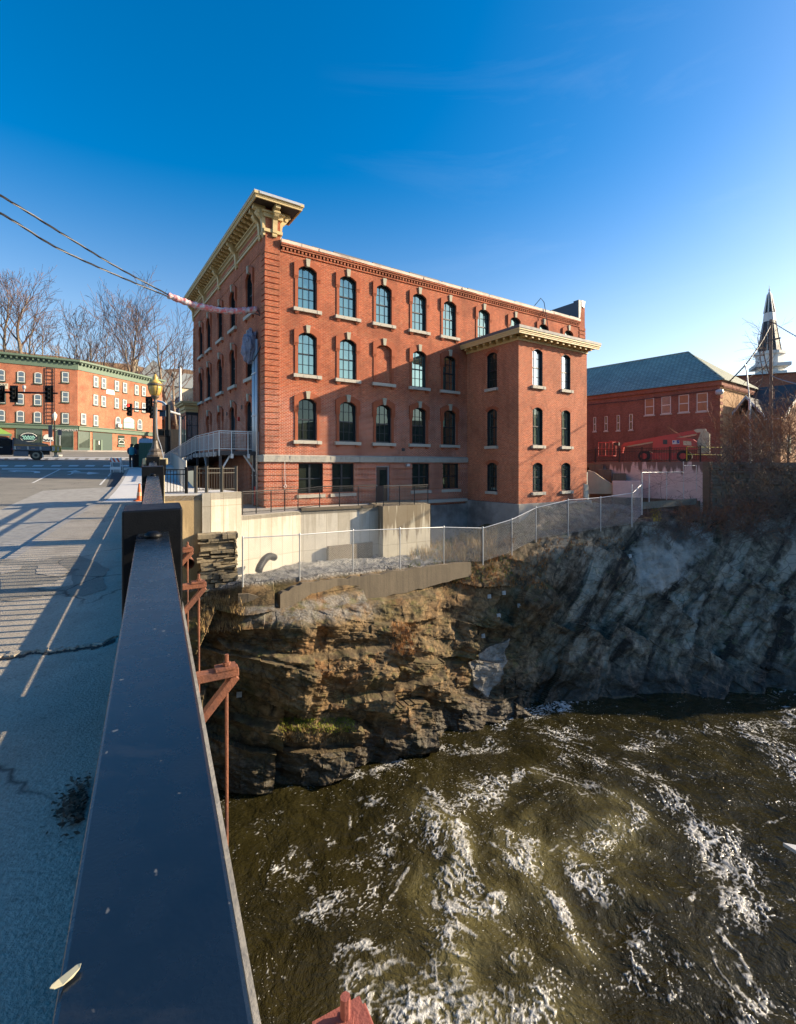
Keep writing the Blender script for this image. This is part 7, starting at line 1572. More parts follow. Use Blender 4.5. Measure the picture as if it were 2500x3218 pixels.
# ---------------------------------------------------------------- the brick hall with the green slate roof
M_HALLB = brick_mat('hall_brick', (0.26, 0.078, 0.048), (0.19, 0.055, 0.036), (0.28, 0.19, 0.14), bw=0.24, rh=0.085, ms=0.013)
M_HALLSUN = brick_mat('hall_sunlit_brick', (0.42, 0.24, 0.12), (0.36, 0.19, 0.09), (0.46, 0.34, 0.20), bw=0.24, rh=0.085, ms=0.013)  # lighter, warmer copy of the hall brick: sunlight put into the end wall's colour
def slate_mat(name, a, b_, c_):
    m, t, b = nodes(name); co = obj_co(t); sx = N(t, 'ShaderNodeSeparateXYZ'); L(t, co, sx.inputs[0])
    cb = N(t, 'ShaderNodeCombineXYZ'); L(t, mth(t, 'ADD', sx.outputs[0], sx.outputs[1]), cb.inputs[0]); L(t, sx.outputs[2], cb.inputs[1])
    br = N(t, 'ShaderNodeTexBrick', Scale=1.0); br.inputs['Brick Width'].default_value = .42; br.inputs['Row Height'].default_value = .20; br.inputs['Mortar Size'].default_value = .02
    br.inputs['Color1'].default_value = (*a, 1); br.inputs['Color2'].default_value = (*b_, 1); br.inputs['Mortar'].default_value = (*c_, 1); L(t, cb.outputs[0], br.inputs['Vector'])
    L(t, mixc(t, 1.0, br.outputs['Color'], mth(t, 'MULTIPLY_ADD', noi(t, co, .5, 4), .7, .65), 'MULTIPLY'), b.inputs['Base Color']); b.inputs['Roughness'].default_value = .65
    bump(t, b, mth(t, 'SUBTRACT', 1.0, br.outputs['Fac']), .6, .03); return m
M_SLATEG = slate_mat('green_slate', (0.29, 0.41, 0.33), (0.22, 0.32, 0.27), (0.03, 0.045, 0.045)); M_SLATELIT = slate_mat('sunlit_slate', (0.26, 0.27, 0.18), (0.22, 0.235, 0.16), (0.08, 0.09, 0.06))  # the second slate has the sunlight on the hip put into its colour
HRZ = atan2(.616, .788)          # the long front recedes to the left
HC_ = P(2262, 1440, 46.0); HC_.z = 2.0
hl = thing('brick_hall', 'long dark red brick hall with a green slate hip roof behind the annex', 'building', HC_, radians(128.0))
# local x runs away along the shaded long front, local -y... the sunlit end faces right
def hx(u, v, y=0.0):
    """long front: photo point to (x, z)"""
    d = Vector((cos(radians(128)), sin(radians(128)), 0)); r = (u-U0)/F; a = (r*HC_.y-HC_.x)/(d.x-r*d.y); Y = HC_.y+a*d.y; return a, HC-(v-VH)/F*Y-2.0
EH_ = 7.75; LEN_ = 34; DEP_ = 11.0
hb = MB(); hb.mi = 0
hb.quad((0,0,-1), (LEN_,0,-1), (LEN_,0,EH_), (0,0,EH_)); hb.quad((LEN_,0,-1), (LEN_,-DEP_,-1), (LEN_,-DEP_,EH_), (LEN_,0,EH_)); hb.quad((0,-DEP_,-1), (LEN_,-DEP_,-1), (LEN_,-DEP_,EH_), (0,-DEP_,EH_))
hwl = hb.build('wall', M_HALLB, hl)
MB().quad((0,0,-1), (0,-DEP_,-1), (0,-DEP_,EH_), (0,0,EH_)).build('end_wall', M_HALLSUN, hl)
z = 0
while z < EH_-.6: MB().box(-.05, .6, -.0, .05, z, z+.30).box(-.05, -.002, -.6, -.0, z, z+.30).build('quoin', M_HALLB, hl); z += .62
rr = MB(); ov = .45; zr_ = EH_+.12; E4 = [(-ov,ov,zr_), (LEN_+ov,ov,zr_), (LEN_+ov,-DEP_-ov,zr_), (-ov,-DEP_-ov,zr_)]; rg0, rg1 = (4.87,-DEP_/2,zr_+4.4), (LEN_-5,-DEP_/2,zr_+4.4)
rr.quad(E4[0], E4[1], rg1, rg0); rr.quad(E4[2], E4[3], rg0, rg1); rr.quad(E4[1], E4[2], rg1); rr.quad(E4[0], E4[3], E4[2], E4[1]); rfo = rr.build('roof', M_SLATEG, hl)
MB().quad(E4[3], E4[0], rg0).build('hip_slope', M_SLATELIT, rfo); MB().tube([E4[0], rg0, rg1], .09, 6).build('ridge_cap', M_SLATEG, rfo)
ev = MB(); ev.box(-.2, LEN_, .0, .18, EH_-.35, EH_+.1); ev.box(-.2, -.0, -DEP_, .0, EH_-.35, EH_+.1)
for i in range(40): ev.box(-.28, -.2, -.3-i*.33, -.14-i*.33, EH_-.55, EH_-.36)
ev.build('eaves_band', M_HALLB, hl); MB().tube([(0,.3,EH_-.75),(8,.28,EH_-.95),(20,.25,EH_-.85),(30,.25,EH_-.9)], .035, 5).build('wall_cable', M_CABLE, hl)
MB().lathe([(.05,0),(.3,.1),(.36,.3),(.3,.5),(.05,.6)], (-.1,.45,EH_-1.35), 10).build('alarm_bell', M_ZINC, hl)
c4 = lambda x, y: (1750+x*.442, 850+y*.442)
M_BOARD = pm('boarded_pane', (0.36, 0.17, 0.085), 0.8, var=0.3, scale=1.5)
def hwin(x0, x1, y0, y1, pane):
    a0, zt = hx(*c4(x0, y0)); a1, zb2 = hx(*c4(x1, y1)); a0, a1 = sorted((a0, a1)); f = MB(); t = .07; o0, o1 = -.05, .03
    f.box(a0, a0+t, o0, o1, zb2, zt); f.box(a1-t, a1, o0, o1, zb2, zt); f.box(a0+t, a1-t, o0, o1, zb2, zb2+t); f.box(a0+t, a1-t, o0, o1, zt-t, zt); f.box(a0+t, a1-t, o0, o1, (zb2+zt)/2-.04, (zb2+zt)/2+.04)
    fo_ = f.build('window', M_WHITEF, hl); MB().box(a0+.03, a1-.03, .004, .012, zb2+.03, zt-.03).build('pane', pane, fo_); MB().box(a0-.1, a1+.1, .0, .1, zb2-.14, zb2-.002).build('sill', M_SILL, fo_)
    sh_ = MB(); sh_.box(a1+.0, a1+.12, .0, .06, zb2, zt+.1); sh_.box(a0-.05, a1+.12, .0, .07, zt+.001, zt+.12); sh_.build('lintel', M_HALLB, fo_)
for q_, pn_ in (((625,690,912,1025), M_BOARD), ((742,810,900,1015), M_OGL), ((865,938,888,1005), M_BOARD), ((993,1072,875,998), M_BOARD)): hwin(*q_, pn_)
for q_ in ((258,278,1043,1143), (338,360,1037,1140), (424,447,1029,1137), (513,538,1021,1132)): hwin(*q_, M_SHOPGL)
MB().box(20, 21, -3.2, -2.2, EH_+2, EH_+4.6).build('chimney', M_HALLB, hl)
# ---------------------------------------------------------------- red boom lift
lb = thing('boom_lift', 'red and cream boom lift parked on the concrete wall with its arm folded down', 'boom lift', P(2075, 1447, 41.0)); LD = 41.0; lb.location.z = PKZ-.05
M_LRED = pm('lift_red', (0.50, 0.060, 0.045), 0.5, var=0.2); M_LCREAM = pm('lift_cream', (0.55, 0.47, 0.30), 0.5, var=0.15)
c18 = lambda x, y: (1800+x*.2946, 1300+y*.2946)
dB = Vector((.80, -.60, 0)); nB = Vector((-.60, -.80, 0)); LC = P(2075, 1440, LD)
def lpt(x, y, o=0.0):
    """point on the lift's upright middle plane seen at crop (x, y), moved o towards us"""
    u, v = c18(x, y); r = (u-U0)/F; a = (r*LC.y-LC.x)/(dB.x-r*dB.y); Y = LC.y+a*dB.y; p = LC+dB*a; p.z = HC-(v-VH)/F*Y; return p+nB*o
def lprism(pts, o0, o1):
    m_ = MB(); f0 = [lpt(x, y, o0) for x, y in pts]; f1 = [lpt(x, y, o1) for x, y in pts]; k = len(pts)
    m_.quad(*f0); m_.quad(*f1[::-1])
    for i in range(k): j = (i+1) % k; m_.quad(f0[i], f0[j], f1[j], f1[i])
    return m_
hood_ = bw(lprism([(870,385),(875,300),(905,272),(1060,258),(1150,258),(1280,272),(1330,310),(1345,385)], 1.0, -.9), 'cowl', M_LRED, lb)
def lchild(m_, name, mat, par): o = m_.build(name, mat, par); return o
lchild(lprism([(980,330),(980,285),(1025,282),(1025,330)], 1.02, 1.005), 'cowl_vent', M_FRAME, hood_); lchild(lprism([(1195,340),(1190,295),(1275,300),(1280,345)], 1.02, 1.005), 'tank_recess', M_LCREAM, hood_)
dec = lchild(lprism([(1078,330),(1078,290),(1153,288),(1153,328)], 1.03, 1.005), 'decal', M_WHITEF, hood_)
# the blue marks on the white plate: a triangle, a faint square, a curved S
M_MBLUE = pm('decal_blue', (0.02, 0.03, 0.30), 0.5); dm = lprism([(1086,316),(1086,292),(1104,304)], 1.045, 1.032)
s_p = [lpt(x, y, 1.045) for x, y in ((1147,294),(1136,291),(1128,296),(1132,303),(1143,306),(1147,312),(1140,317),(1128,315))]; dm.tube(s_p, .045, 5); dm.build('decal_mark', M_MBLUE, hood_)
ch = bw(lprism([(760,470),(790,420),(1200,420),(1215,475),(1180,490),(800,490)], .85, -.8), 'chassis', M_LRED, lb)
for x in (780, 1190):
    for o in (1.05, -.75):
        a = lpt(x, 455, o); w = bw(MB().tube([a, a-nB*.32], .46, 18), 'wheel', M_TYRE, lb)
        MB().tube([a+nB*.02, a-nB*.05], .25, 14).build('rim', M_LRED, w)
bw(lprism([(1335,420),(1330,305),(1365,205),(1420,185),(1460,215),(1460,425)], .45, -.45), 'counterweight', M_LCREAM, lb)
bw(lprism([(520,350),(548,312),(1290,178),(1385,165),(1400,195),(1330,212),(560,348)], .22, -.22), 'boom', M_LRED, lb)
bw(lprism([(560,349),(1325,214),(1300,232),(700,338),(600,352)], .16, -.16), 'inner_boom', M_LCREAM, lb)
bw(lprism([(1290,177),(1330,165),(1415,163),(1425,190),(1380,200),(1320,205)], .3, -.3), 'boom_knuckle', M_LCREAM, lb)
bw(lprism([(515,420),(520,352),(545,352),(535,420)], .2, -.2), 'jib', M_LRED, lb)
bk_ = MB()
for (xa, ya, xb, yb) in ((290,308,440,308),(290,308,290,450),(440,300,440,450),(290,450,440,450),(290,380,440,380),(365,308,365,450),(400,295,470,300)):
    for o in (.6, -.6): bk_.tube([lpt(xa,ya,o), lpt(xb,yb,o)], .03, 5)
for (x, y) in ((290,308),(440,308),(290,450),(440,450)): bk_.tube([lpt(x,y,.6), lpt(x,y,-.6)], .03, 5)
bkt = bw(bk_, 'basket', M_LRED, lb); lprism([(445,340),(445,308),(495,308),(495,340)], .3, -.1).build('control_box', M_DKMETAL, bkt)
# ---------------------------------------------------------------- church
M_CWHITE = pm('church_white', (0.62, 0.61, 0.57), 0.6, var=0.1); M_SPIRE = pm('spire_slate', (0.022, 0.026, 0.03), 0.6, var=0.25, scale=1.5)
CY = 84.0; cp = P(2417, 1440, CY); cp.z = 2.0
chh = thing('church', 'brick church with a tall white and slate spire behind the hall', 'church', cp, radians(-25))
def czv(v): return HC-(v-VH)/F*CY-2.0
def cr(px): return px*CY/F
def oct_(prof, nm, mt, par=chh): return MB().lathe(prof, (0,0,0), 8).build(nm, mt, par)
oct_([(cr(37), czv(1172)), (cr(36), czv(1118)), (cr(42), czv(1117)), (cr(42), czv(1108))], 'belfry', M_CWHITE)
MB().box(-cr(36), cr(36), -cr(36), cr(36), czv(1200), czv(1172)).box(-cr(45), cr(45), -cr(45), cr(45), czv(1158), czv(1148)).build('tower_base', M_CWHITE, chh)
oct_([(cr(31), czv(1107)), (cr(17), czv(1012))], 'spire_lower', M_SPIRE); oct_([(cr(17.5), czv(1011.5)), (cr(14.5), czv(984))], 'spire_band', M_CWHITE)
oct_([(cr(14), czv(983.5)), (cr(5), czv(925))], 'spire_upper', M_SPIRE); oct_([(cr(5.2), czv(924.5)), (cr(1.6), czv(915)), (cr(2.6), czv(911)), (cr(.7), czv(906)), (cr(.5), czv(897))], 'finial', M_CWHITE)
rbs = MB()
for k in range(8):
    t = 2*pi*(k+.5)/8; rbs.tube([(r*cos(t), r*sin(t), z) for r, z in ((cr(31.5), czv(1107)), (cr(17.4), czv(1012)))], .035, 4); rbs.tube([(r*cos(t), r*sin(t), z) for r, z in ((cr(14.4), czv(983)), (cr(5), czv(925)))], .1, 4)
rbs.build('spire_rib', M_CWHITE, chh)
MB().box(-7, 24, -5, 12, -1, czv(1190)).build('nave', M_HALLB, chh); MB().hexa([(-7.4,-5.6,czv(1190)),(24,-5.6,czv(1190)),(24,12.4,czv(1190)),(-7.4,12.4,czv(1190)),(-6.8,2.9,czv(1165)),(24,2.9,czv(1165)),(24,3.1,czv(1165)),(-6.8,3.1,czv(1165))]).build('nave_roof', M_SLATER, chh)
wn = MB().box(3, 4.4, -5.06, -5.0, 6, 10).box(8, 9.4, -5.06, -5.0, 6, 10).build('window', M_SHOPGL, chh)
# brick house with gable, right edge
M_DKROOF = pm('dark_shingle', (0.045, 0.043, 0.045), 0.8, var=0.3, scale=2); M_GABB = brick_mat('gable_brick', (0.40, 0.22, 0.12), (0.33, 0.16, 0.08), (0.4, 0.3, 0.2), bw=.26, rh=.09, ms=.014)
GP = P(2453, 1440, 46); GP.z = 2.0; gh = thing('brick_house', 'brick cottage with a dark roof and pale gable boards at the right edge', 'house', GP, radians(128))
gb = MB(); gw, gl, ge, gr0 = 12.0, 4.2, 4.6, 3.4
gb.box(0, gl, -gw, 0, -1, ge); gb.prism([(0,ge),(-gw,ge),(-gw/2,ge+gr0)], 'x', 0, gl); gb.build('wall', M_GABB, gh)
gr_ = MB(); k_ = gr0/(gw/2)
for y0, y1 in ((.45, -gw/2), (-gw-.45, -gw/2)): gr_.hexa([(-.4,y0,ge-.45*k_+.02),(-.4,y1,ge+gr0+.02),(gl+.3,y1,ge+gr0+.02),(gl+.3,y0,ge-.45*k_+.02),(-.4,y0,ge-.45*k_+.2),(-.4,y1,ge+gr0+.2),(gl+.3,y1,ge+gr0+.2),(gl+.3,y0,ge-.45*k_+.2)])
cg = (1.0, 2.4, 3.8)
for xa in (cg[0], cg[2]): gr_.hexa([(xa,1.4,ge-.2),(cg[1],1.4,ge+1.75),(cg[1],-3.0,ge+1.75),(xa,-.2,ge-.2),(xa,1.4,ge-.05),(cg[1],1.4,ge+1.9),(cg[1],-3.0,ge+1.9),(xa,-.2,ge-.05)])
gro = gr_.build('roof', M_DKROOF, gh); gbd = MB()
for y0 in (.5, -gw-.5): gbd.hexa([(-.46,y0,ge-.5*k_-.28),(-.46,-gw/2,ge+gr0-.22),(-.405,-gw/2,ge+gr0-.22),(-.405,y0,ge-.5*k_-.28),(-.46,y0,ge-.5*k_+.22),(-.46,-gw/2,ge+gr0+.25),(-.405,-gw/2,ge+gr0+.25),(-.405,y0,ge-.5*k_+.22)])
gbd.build('barge_board', M_CWHITE, gro); gbd = MB()
for x0 in (cg[0]-.1, cg[2]+.1): gbd.hexa([(x0,1.46,ge-.35),(cg[1],1.46,ge+1.7),(cg[1],1.405,ge+1.7),(x0,1.405,ge-.35),(x0,1.46,ge-.02),(cg[1],1.46,ge+2.0),(cg[1],1.405,ge+2.0),(x0,1.405,ge-.02)])
gbd.build('gable_board', M_LBLUE, gro); MB().box(1.3, 3.5, 0.003, 1.2, -1, ge-.21).build('cross_wing', M_HALLB, gh)
MB().box(0.0, gl, .40, .46, ge-.45, ge-.30).build('eaves_gutter', M_CWHITE, gro)
wn = MB().box(-.04, -.005, -3.2, -2.0, 1.0, 2.8).build('window', M_WHITEF, gh); MB().box(-.06, -.041, -3.1, -2.1, 1.1, 2.7).build('pane', M_SHOPGL, wn)
# poles and wires
M_POLEW = pm('pole_wood', (0.20, 0.155, 0.12), 0.9, var=0.3, scale=5, bmp=0.4); M_BEAMW = pm('brace_timber', (0.34, 0.22, 0.12), 0.85, var=0.3)
up_ = thing('utility_pole', 'tall weathered wooden utility pole with a crossarm in front of the church spire', 'utility pole', P(2421, 1490, 44))
bw(MB().tube([P(2421,1490,44), P(2422,1004,44)], [.17, .12], 9), 'shaft', M_POLEW, up_); bw(MB().bar(P(2419,1070,44-.2), P(2451,1062,42.6), .10, .12), 'crossarm', M_DKMETAL, up_)
bw(MB().tube([P(2419,1012,43.8), P(2440,1018,43.6)], .05, 5), 'insulator_bracket', M_DKMETAL, up_)
lp2 = thing('service_pole', 'thin leaning grey service mast propped by timber braces amid the brush', 'pole', P(2357, 1500, 40))
bw(MB().tube(path([P(2341,1145,40), P(2346,1170,40), P(2351,1220,40), P(2355,1260,40)], 6), .05, 6).tube([P(2355,1255,40), P(2358,1460,40)], .10, 7), 'mast', M_GALV, lp2)
bw(MB().bar(P(2354,1290,39.9), P(2300,1370,39.4), .17, .12), 'brace', M_BEAMW, lp2); bw(MB().tube([P(2358,1285,40), P(2425,1378,39.6)], .09, 6), 'brace', M_POLEW, lp2); bw(MB().tube([P(2335,1325,40), P(2400,1395,40)], .07, 6), 'brace', M_POLEW, lp2); bw(MB().tube([P(2366,1300,40), P(2392,1430,40)], .08, 6), 'brace', M_POLEW, lp2)
def wire(label, pts, r, mt=M_CABLE, tw=False):
    ln = path([P(*p) for p in pts], 14); o = bw(MB().tube(ln, [r*(1+.35*sin(i*2.1)) if tw else r for i in range(len(ln))], 5), 'service_wire', mt); tag(o, label, 'cable', 'service wires on the right')
wire('thick dark cable sagging from the utility pole to the leaning mast and the hall corner', [(2422,1020,44),(2395,1070,42.5),(2362,1120,41),(2342,1146,40.5),(2318,1172,41.5),(2290,1200,44)], .055, M_CABLE, True)
wire('twisted pale cable running from the utility pole top to the right edge', [(2436,1018,43.6),(2465,1036,41),(2500,1056,38),(2580,1100,32)], .04, M_CABLE2, True)
wire('pale slack cable crossing below the spire to the right edge', [(2424,1180,43.8),(2450,1192,43),(2500,1206,40),(2600,1230,34)], .05, M_CABLE2)
wire('thin wire from the hall corner up to the leaning mast', [(2285,1235,45.5),(2320,1225,43),(2350,1190,41),(2400,1150,43),(2421,1110,44)], .015)
# ================================================================ TREES, BRUSH, GRASS, ROCK BOLTS
M_BARK = pm('bark', (0.23, 0.175, 0.12), 0.9, var=0.35, scale=2.5, bmp=0.5, bs=10); M_TWIG = pm('twig', (0.15, 0.095, 0.075), 0.9, var=0.3, scale=1)
M_TWIGD = pm('dark_twig', (0.15, 0.105, 0.082), 0.9, var=0.35, scale=1); M_TWIGT = pm('tan_twig', (0.24, 0.155, 0.085), 0.9, var=0.35, scale=1)
def grow(mb_t, mb_c, p, d, ln, r, lvl, maxl, rng, spread, up, twr):
    """one limb of a bare tree with its forks; the last levels go to the crown mesh"""
    n = 4 if lvl < 2 else (3 if lvl < maxl-1 else 2); pts = [p.copy()]; rad = [r]; q = p.copy(); dd = d.copy()
    for i in range(n):
        j = Vector((rng.gauss(0,1), rng.gauss(0,1), rng.gauss(0,.6)))*(.10+.04*lvl); dd = (dd+j+Vector((0,0,up))).normalized(); q = q+dd*(ln/n); pts.append(q.copy()); rad.append(max(twr, r*(1-.45*(i+1)/n)))
    (mb_t if lvl <= 1 else mb_c).tube(pts, rad, 6 if lvl == 0 else (4 if lvl <= 2 else 3), cap=False)
    if lvl >= maxl: return
    k = rng.choice((2,3,3)) if lvl < maxl-1 else rng.choice((2,3,3))
    for c in range(k):
        t = rng.uniform(.35, 1.0) if c else 1.0; i = min(n-1, int(t*n)); b = pts[i].lerp(pts[i+1], t*n-i) if i < n else pts[-1]
        ax = dd.orthogonal().normalized(); ax.rotate(Matrix.Rotation(rng.uniform(0, 2*pi), 3, dd)); a = rng.uniform(.25, .75)*spread if c else rng.uniform(.05, .35)*spread
        nd = (dd*cos(a)+ax*sin(a)).normalized(); grow(mb_t, mb_c, b, nd, ln*rng.uniform(.58, .82), rad[i]*rng.uniform(.5, .75) if c else rad[-1], lvl+1, maxl, rng, spread, up, twr)
def grow_tree(a, c, p, d, h, r, maxl, rng, spread, up, twr, low=.38, nb=13):
    n = 12; pts = [p.copy()]; q = p.copy(); dd = d.copy(); rad = [r*1.15]
    for i in range(n):
        dd = (dd+Vector((rng.gauss(0,1), rng.gauss(0,1), .25))*.085+Vector((0,0,.05))).normalized(); q = q+dd*(h/n); pts.append(q.copy()); rad.append(max(twr*1.5, r*(1-.85*((i+1)/n)**1.1)))
    a.tube(pts, rad, 7, cap=False)
    for k in range(nb):
        t = lerp(low, .98, (k+rng.random()*.8)/nb); i = min(n-1, int(t*n)); b = pts[i].lerp(pts[i+1], t*n-i); ax = d.orthogonal().normalized(); ax.rotate(Matrix.Rotation(k*2.4+rng.uniform(-.5,.5), 3, d)); an = rng.uniform(.45, .95)*spread
        nd = (d*cos(an)+ax*sin(an)).normalized(); grow(a, c, b, nd, h*rng.uniform(.20, .34)*(1.25-.65*t), max(twr*1.6, rad[i]*rng.uniform(.35, .6)), 2, maxl, rng, spread*.95, up, twr)
def tree(seed, base, h, r, label, maxl=5, spread=1.0, up=.09, stems=1, lean=(0,0), twr=.03, group='tall bare trees on the hill', first=.42, cat='tree', tm=None, cm=None):
    t_ = thing('bare_tree', label, cat, base, 0, group); hh = h
    for trial in range(3):                       # let it grow, measure it, grow it again to the right height
        rng = random.Random(seed); a, c = MB(), MB()
        for s in range(stems):
            b = Vector((rng.uniform(-.6,.6), rng.uniform(-.6,.6), -.5)) if stems > 1 else Vector((0,0,-.5)); d = Vector((lean[0]+(rng.uniform(-.28,.28) if stems > 1 else 0), lean[1]+(rng.uniform(-.2,.2) if stems > 1 else 0), 1)).normalized()
            grow_tree(a, c, b, d, hh*(1 if s == 0 else rng.uniform(.72, .98)), r*(1 if stems == 1 else rng.uniform(.55, .85)), maxl, rng, spread, up, twr, first, 13 if stems == 1 else 8)
        hh *= h/max(v[2] for v in a.v+c.v)
    a.build('trunk', tm or M_BARK, t_, fix=False); c.build('crown', cm or M_TWIG, t_, fix=False); return t_
def hill_tree(seed, u, vb, vt, d, r, label, **k):
    p = P(u, vb, d); zt = HC-(vt-VH)/F*d; zb = hz(p.x, d); return tree(seed, Vector((p.x, d, zb)), zt-zb, r, label, **k)
hill_tree(11, 24, 1120, 826, 112, .50, 'tall bare tree at the left edge above the old block roof', first=.42, spread=.85)
hill_tree(12, 70, 1120, 812, 114, .54, 'tallest bare tree, second from the left, with a dense reddish crown', first=.40, spread=.9)
hill_tree(13, 84, 1120, 850, 111, .38, 'slim bare tree with a bent trunk, third from the left', first=.45, spread=.85, lean=(.06,0))
hill_tree(14, 288, 1125, 880, 112, .60, 'broad many stemmed bare tree above the middle of the old block roof', stems=6, first=.30, spread=1.0)
hill_tree(15, 404, 1130, 866, 116, .44, 'tall straight bare tree left of the slate roofed hill house', first=.45, spread=.85)
hill_tree(16, 423, 1130, 900, 114, .36, 'thin straight bare tree beside the hill house chimney', first=.5, spread=.75)
hill_tree(17, 437, 1130, 912, 111, .34, 'slender bare tree touching the hill house chimney', first=.46, spread=.7)
hill_tree(18, 519, 1262, 942, 109, .62, 'gnarled bare tree with a long forked limb next to the mill cornice', first=.44, spread=1.0)
hill_tree(19, 556, 1265, 1020, 112, .40, 'smaller bare tree leaning right just left of the mill front', first=.42, spread=.9, lean=(.22,0))
hill_tree(20, 132, 1120, 985, 120, .20, 'low dark bare tree between the tall left trees and the many stemmed one', first=.35, spread=1.1)
# brushwood on the hill: too much to count
rng = random.Random(4); th = MB(); tb2 = MB()
for i in range(150):
    u = rng.uniform(-60, 640); d = rng.uniform(98, 135) if u < 480 else rng.uniform(106, 132); x = (u-U0)/F*d
    if d < hillb(x)+2: continue
    z = hz(x, d); h = rng.uniform(2.5, 6.5); grow(th, th, Vector((x, d, z-.3)), Vector((rng.uniform(-.3,.3), 0, 1)).normalized(), h*.42, .10, 1, 4, rng, 1.3, .05, .026)
o = th.build('brushwood', M_TWIGT, fix=False); tag(o, 'leafless tan brushwood covering the hill behind the old block', 'brush', kind='stuff')
rng = random.Random(6); th = MB()
for i in range(170):
    u = rng.uniform(484, 625); d = rng.uniform(104, 124); x = (u-U0)/F*d; z = hz(x, d)
    grow(th, th, Vector((x, d, z-.3)), Vector((rng.uniform(-.5,.5), rng.uniform(-.3,.1), 1)).normalized(), rng.uniform(1.1, 2.6), .06, 1, 4, rng, 1.5, .02, .024)
o = th.build('slope_thicket', M_TWIGT, fix=False); tag(o, 'dense tangled thicket on the sunny slope between lamp and mill', 'brush', kind='stuff')
# ------------------------------------------------- right bank brush
def bush_mass(name, label, spots, mat, seed, n, hmin, hmax, r0=.014, spread=1.5, maxl=4, droop=.0, twr=.0045):
    rng = random.Random(seed); m_ = MB()
    for i in range(n):
        p = spots(rng)
        if p is None: continue
        grow(m_, m_, p, Vector((rng.uniform(-.9,.9), rng.uniform(-.9,.5), rng.uniform(.3,1))).normalized(), rng.uniform(hmin, hmax), r0, 1, maxl, rng, spread, droop, twr)
    o = m_.build(name, mat, fix=False); tag(o, label, 'brush', kind='stuff'); return o
def rim_spot(u0, u1, v0, v1):
    def f(rng):
        h, n = rock_hit(rng.uniform(u0, u1), rng.uniform(v0, v1)); return h
    return f
def vol_spot(u0, u1, v0, v1, d0, d1):
    def f(rng): return P(rng.uniform(u0, u1), rng.uniform(v0, v1), rng.uniform(d0, d1))
    return f
bush_mass('bramble_tangle', 'dark leafless bramble tangle over the dry stone wall at the right edge', vol_spot(2250, 2640, 1430, 1640, 31.2, 32.9), M_TWIGD, 31, 190, .5, 1.2, .018, twr=.008)
bush_mass('bramble_tangle', 'brown bramble tangle hanging over the grey rock face below the stone wall', rim_spot(2030, 2640, 1600, 1720), M_TWIGD, 32, 230, .3, .85, .014, twr=.007)
M_RUSTT = pm('russet_twig', (0.26, 0.115, 0.055), 0.9, var=0.4, scale=1)
bush_mass('bramble_tangle', 'russet dry brush on the rim in front of the stone wall', rim_spot(2130, 2420, 1590, 1680), M_RUSTT, 33, 170, .25, .6, .012, twr=.007)
bush_mass('bramble_tangle', 'pale brown scrub around the utility pole foot and the brick cottage', vol_spot(2290, 2600, 1395, 1450, 34.5, 37.5), M_TWIGD, 34, 60, .7, 1.4, .018, twr=.006)
bush_mass('bramble_tangle', 'reddish brown bare brush standing up behind the dry stone wall', vol_spot(2235, 2640, 1370, 1470, 33.3, 34.2), M_RUSTT, 35, 110, .8, 1.7, .018, spread=1.2, droop=.05, twr=.007)
bush_mass('bramble_tangle', 'pale bare stems tangled in front of the dry stone wall', vol_spot(2260, 2640, 1440, 1620, 31.0, 32.2), M_TWIGT, 36, 45, .6, 1.4, .014, twr=.007)
def vine(label, pts, r, mat=M_TWIGD, name='vine', seed=1):
    rng = random.Random(seed); ln = path([P(*p) for p in pts], 8); a = MB(); a.tube(ln, [lerp(r, r*.5, i/len(ln)) for i in range(len(ln))], 5)
    for i in range(2, len(ln)):
        if rng.random() < .8: grow(a, a, ln[i], Vector((rng.uniform(-1,1), rng.uniform(-.4,.4), rng.uniform(-.6,.8))).normalized(), rng.uniform(.5, 1.3), r*.45, 2, 4, rng, 1.5, 0, .006)
    o = bw(a, name, mat, fix=False); tag(o, label, 'vine'); return o
vine('bare vine climbing the utility pole past the church spire', [(2428,1440,43.7),(2412,1330,43.7),(2432,1230,43.6),(2408,1150,43.6),(2398,1090,43.4),(2405,1040,43.4)], .06, seed=3)
vine('bare vine arching between the leaning mast and the spire', [(2370,1430,40.5),(2385,1340,40.5),(2372,1260,40.5),(2395,1190,40.6),(2388,1120,40.8),(2380,1060,41)], .05, seed=5)
vine('pale dead branch sloping down through the brush by the mast', [(2330,1290,39.5),(2362,1335,39.4),(2400,1380,39.2),(2440,1440,39)], .07, M_TWIGT, 'dead_branch', 7)
vine('grey branch hanging at the right edge beside the cottage gable', [(2520,1230,38),(2470,1290,38),(2452,1350,38),(2462,1420,38)], .05, M_TWIGD, 'dead_branch', 9)
vine('long thin stem trailing over the concrete wall fence frame', [(2080,1580,32),(2075,1530,32),(2085,1490,32),(2120,1520,32.3)], .012, M_TWIGD, 'vine', 11)
tree(51, Vector((36.5, 39.0, 2.0)), 11.0, .22, 'taller bare tree on the right bank just outside the view', group='bare trees on the right bank', twr=.02)
tree(52, Vector((33.5, 37.5, 2.0)), 7.5, .15, 'smaller bare tree on the right bank just outside the view', group='bare trees on the right bank', twr=.02, lean=(.1,.1))
tree(53, P(2480, 1490, 35.5), 6.0, .09, 'spindly bare tree in the brush right of the utility pole', group='bare trees on the right bank', twr=.012, spread=1.1, tm=M_TWIGD, cm=M_TWIGD)
tree(54, P(2390, 1490, 36.5), 5.2, .08, 'spindly bare sapling in the brush left of the utility pole', group='bare trees on the right bank', twr=.010, spread=1.1, tm=M_TWIGD, cm=M_TWIGD)
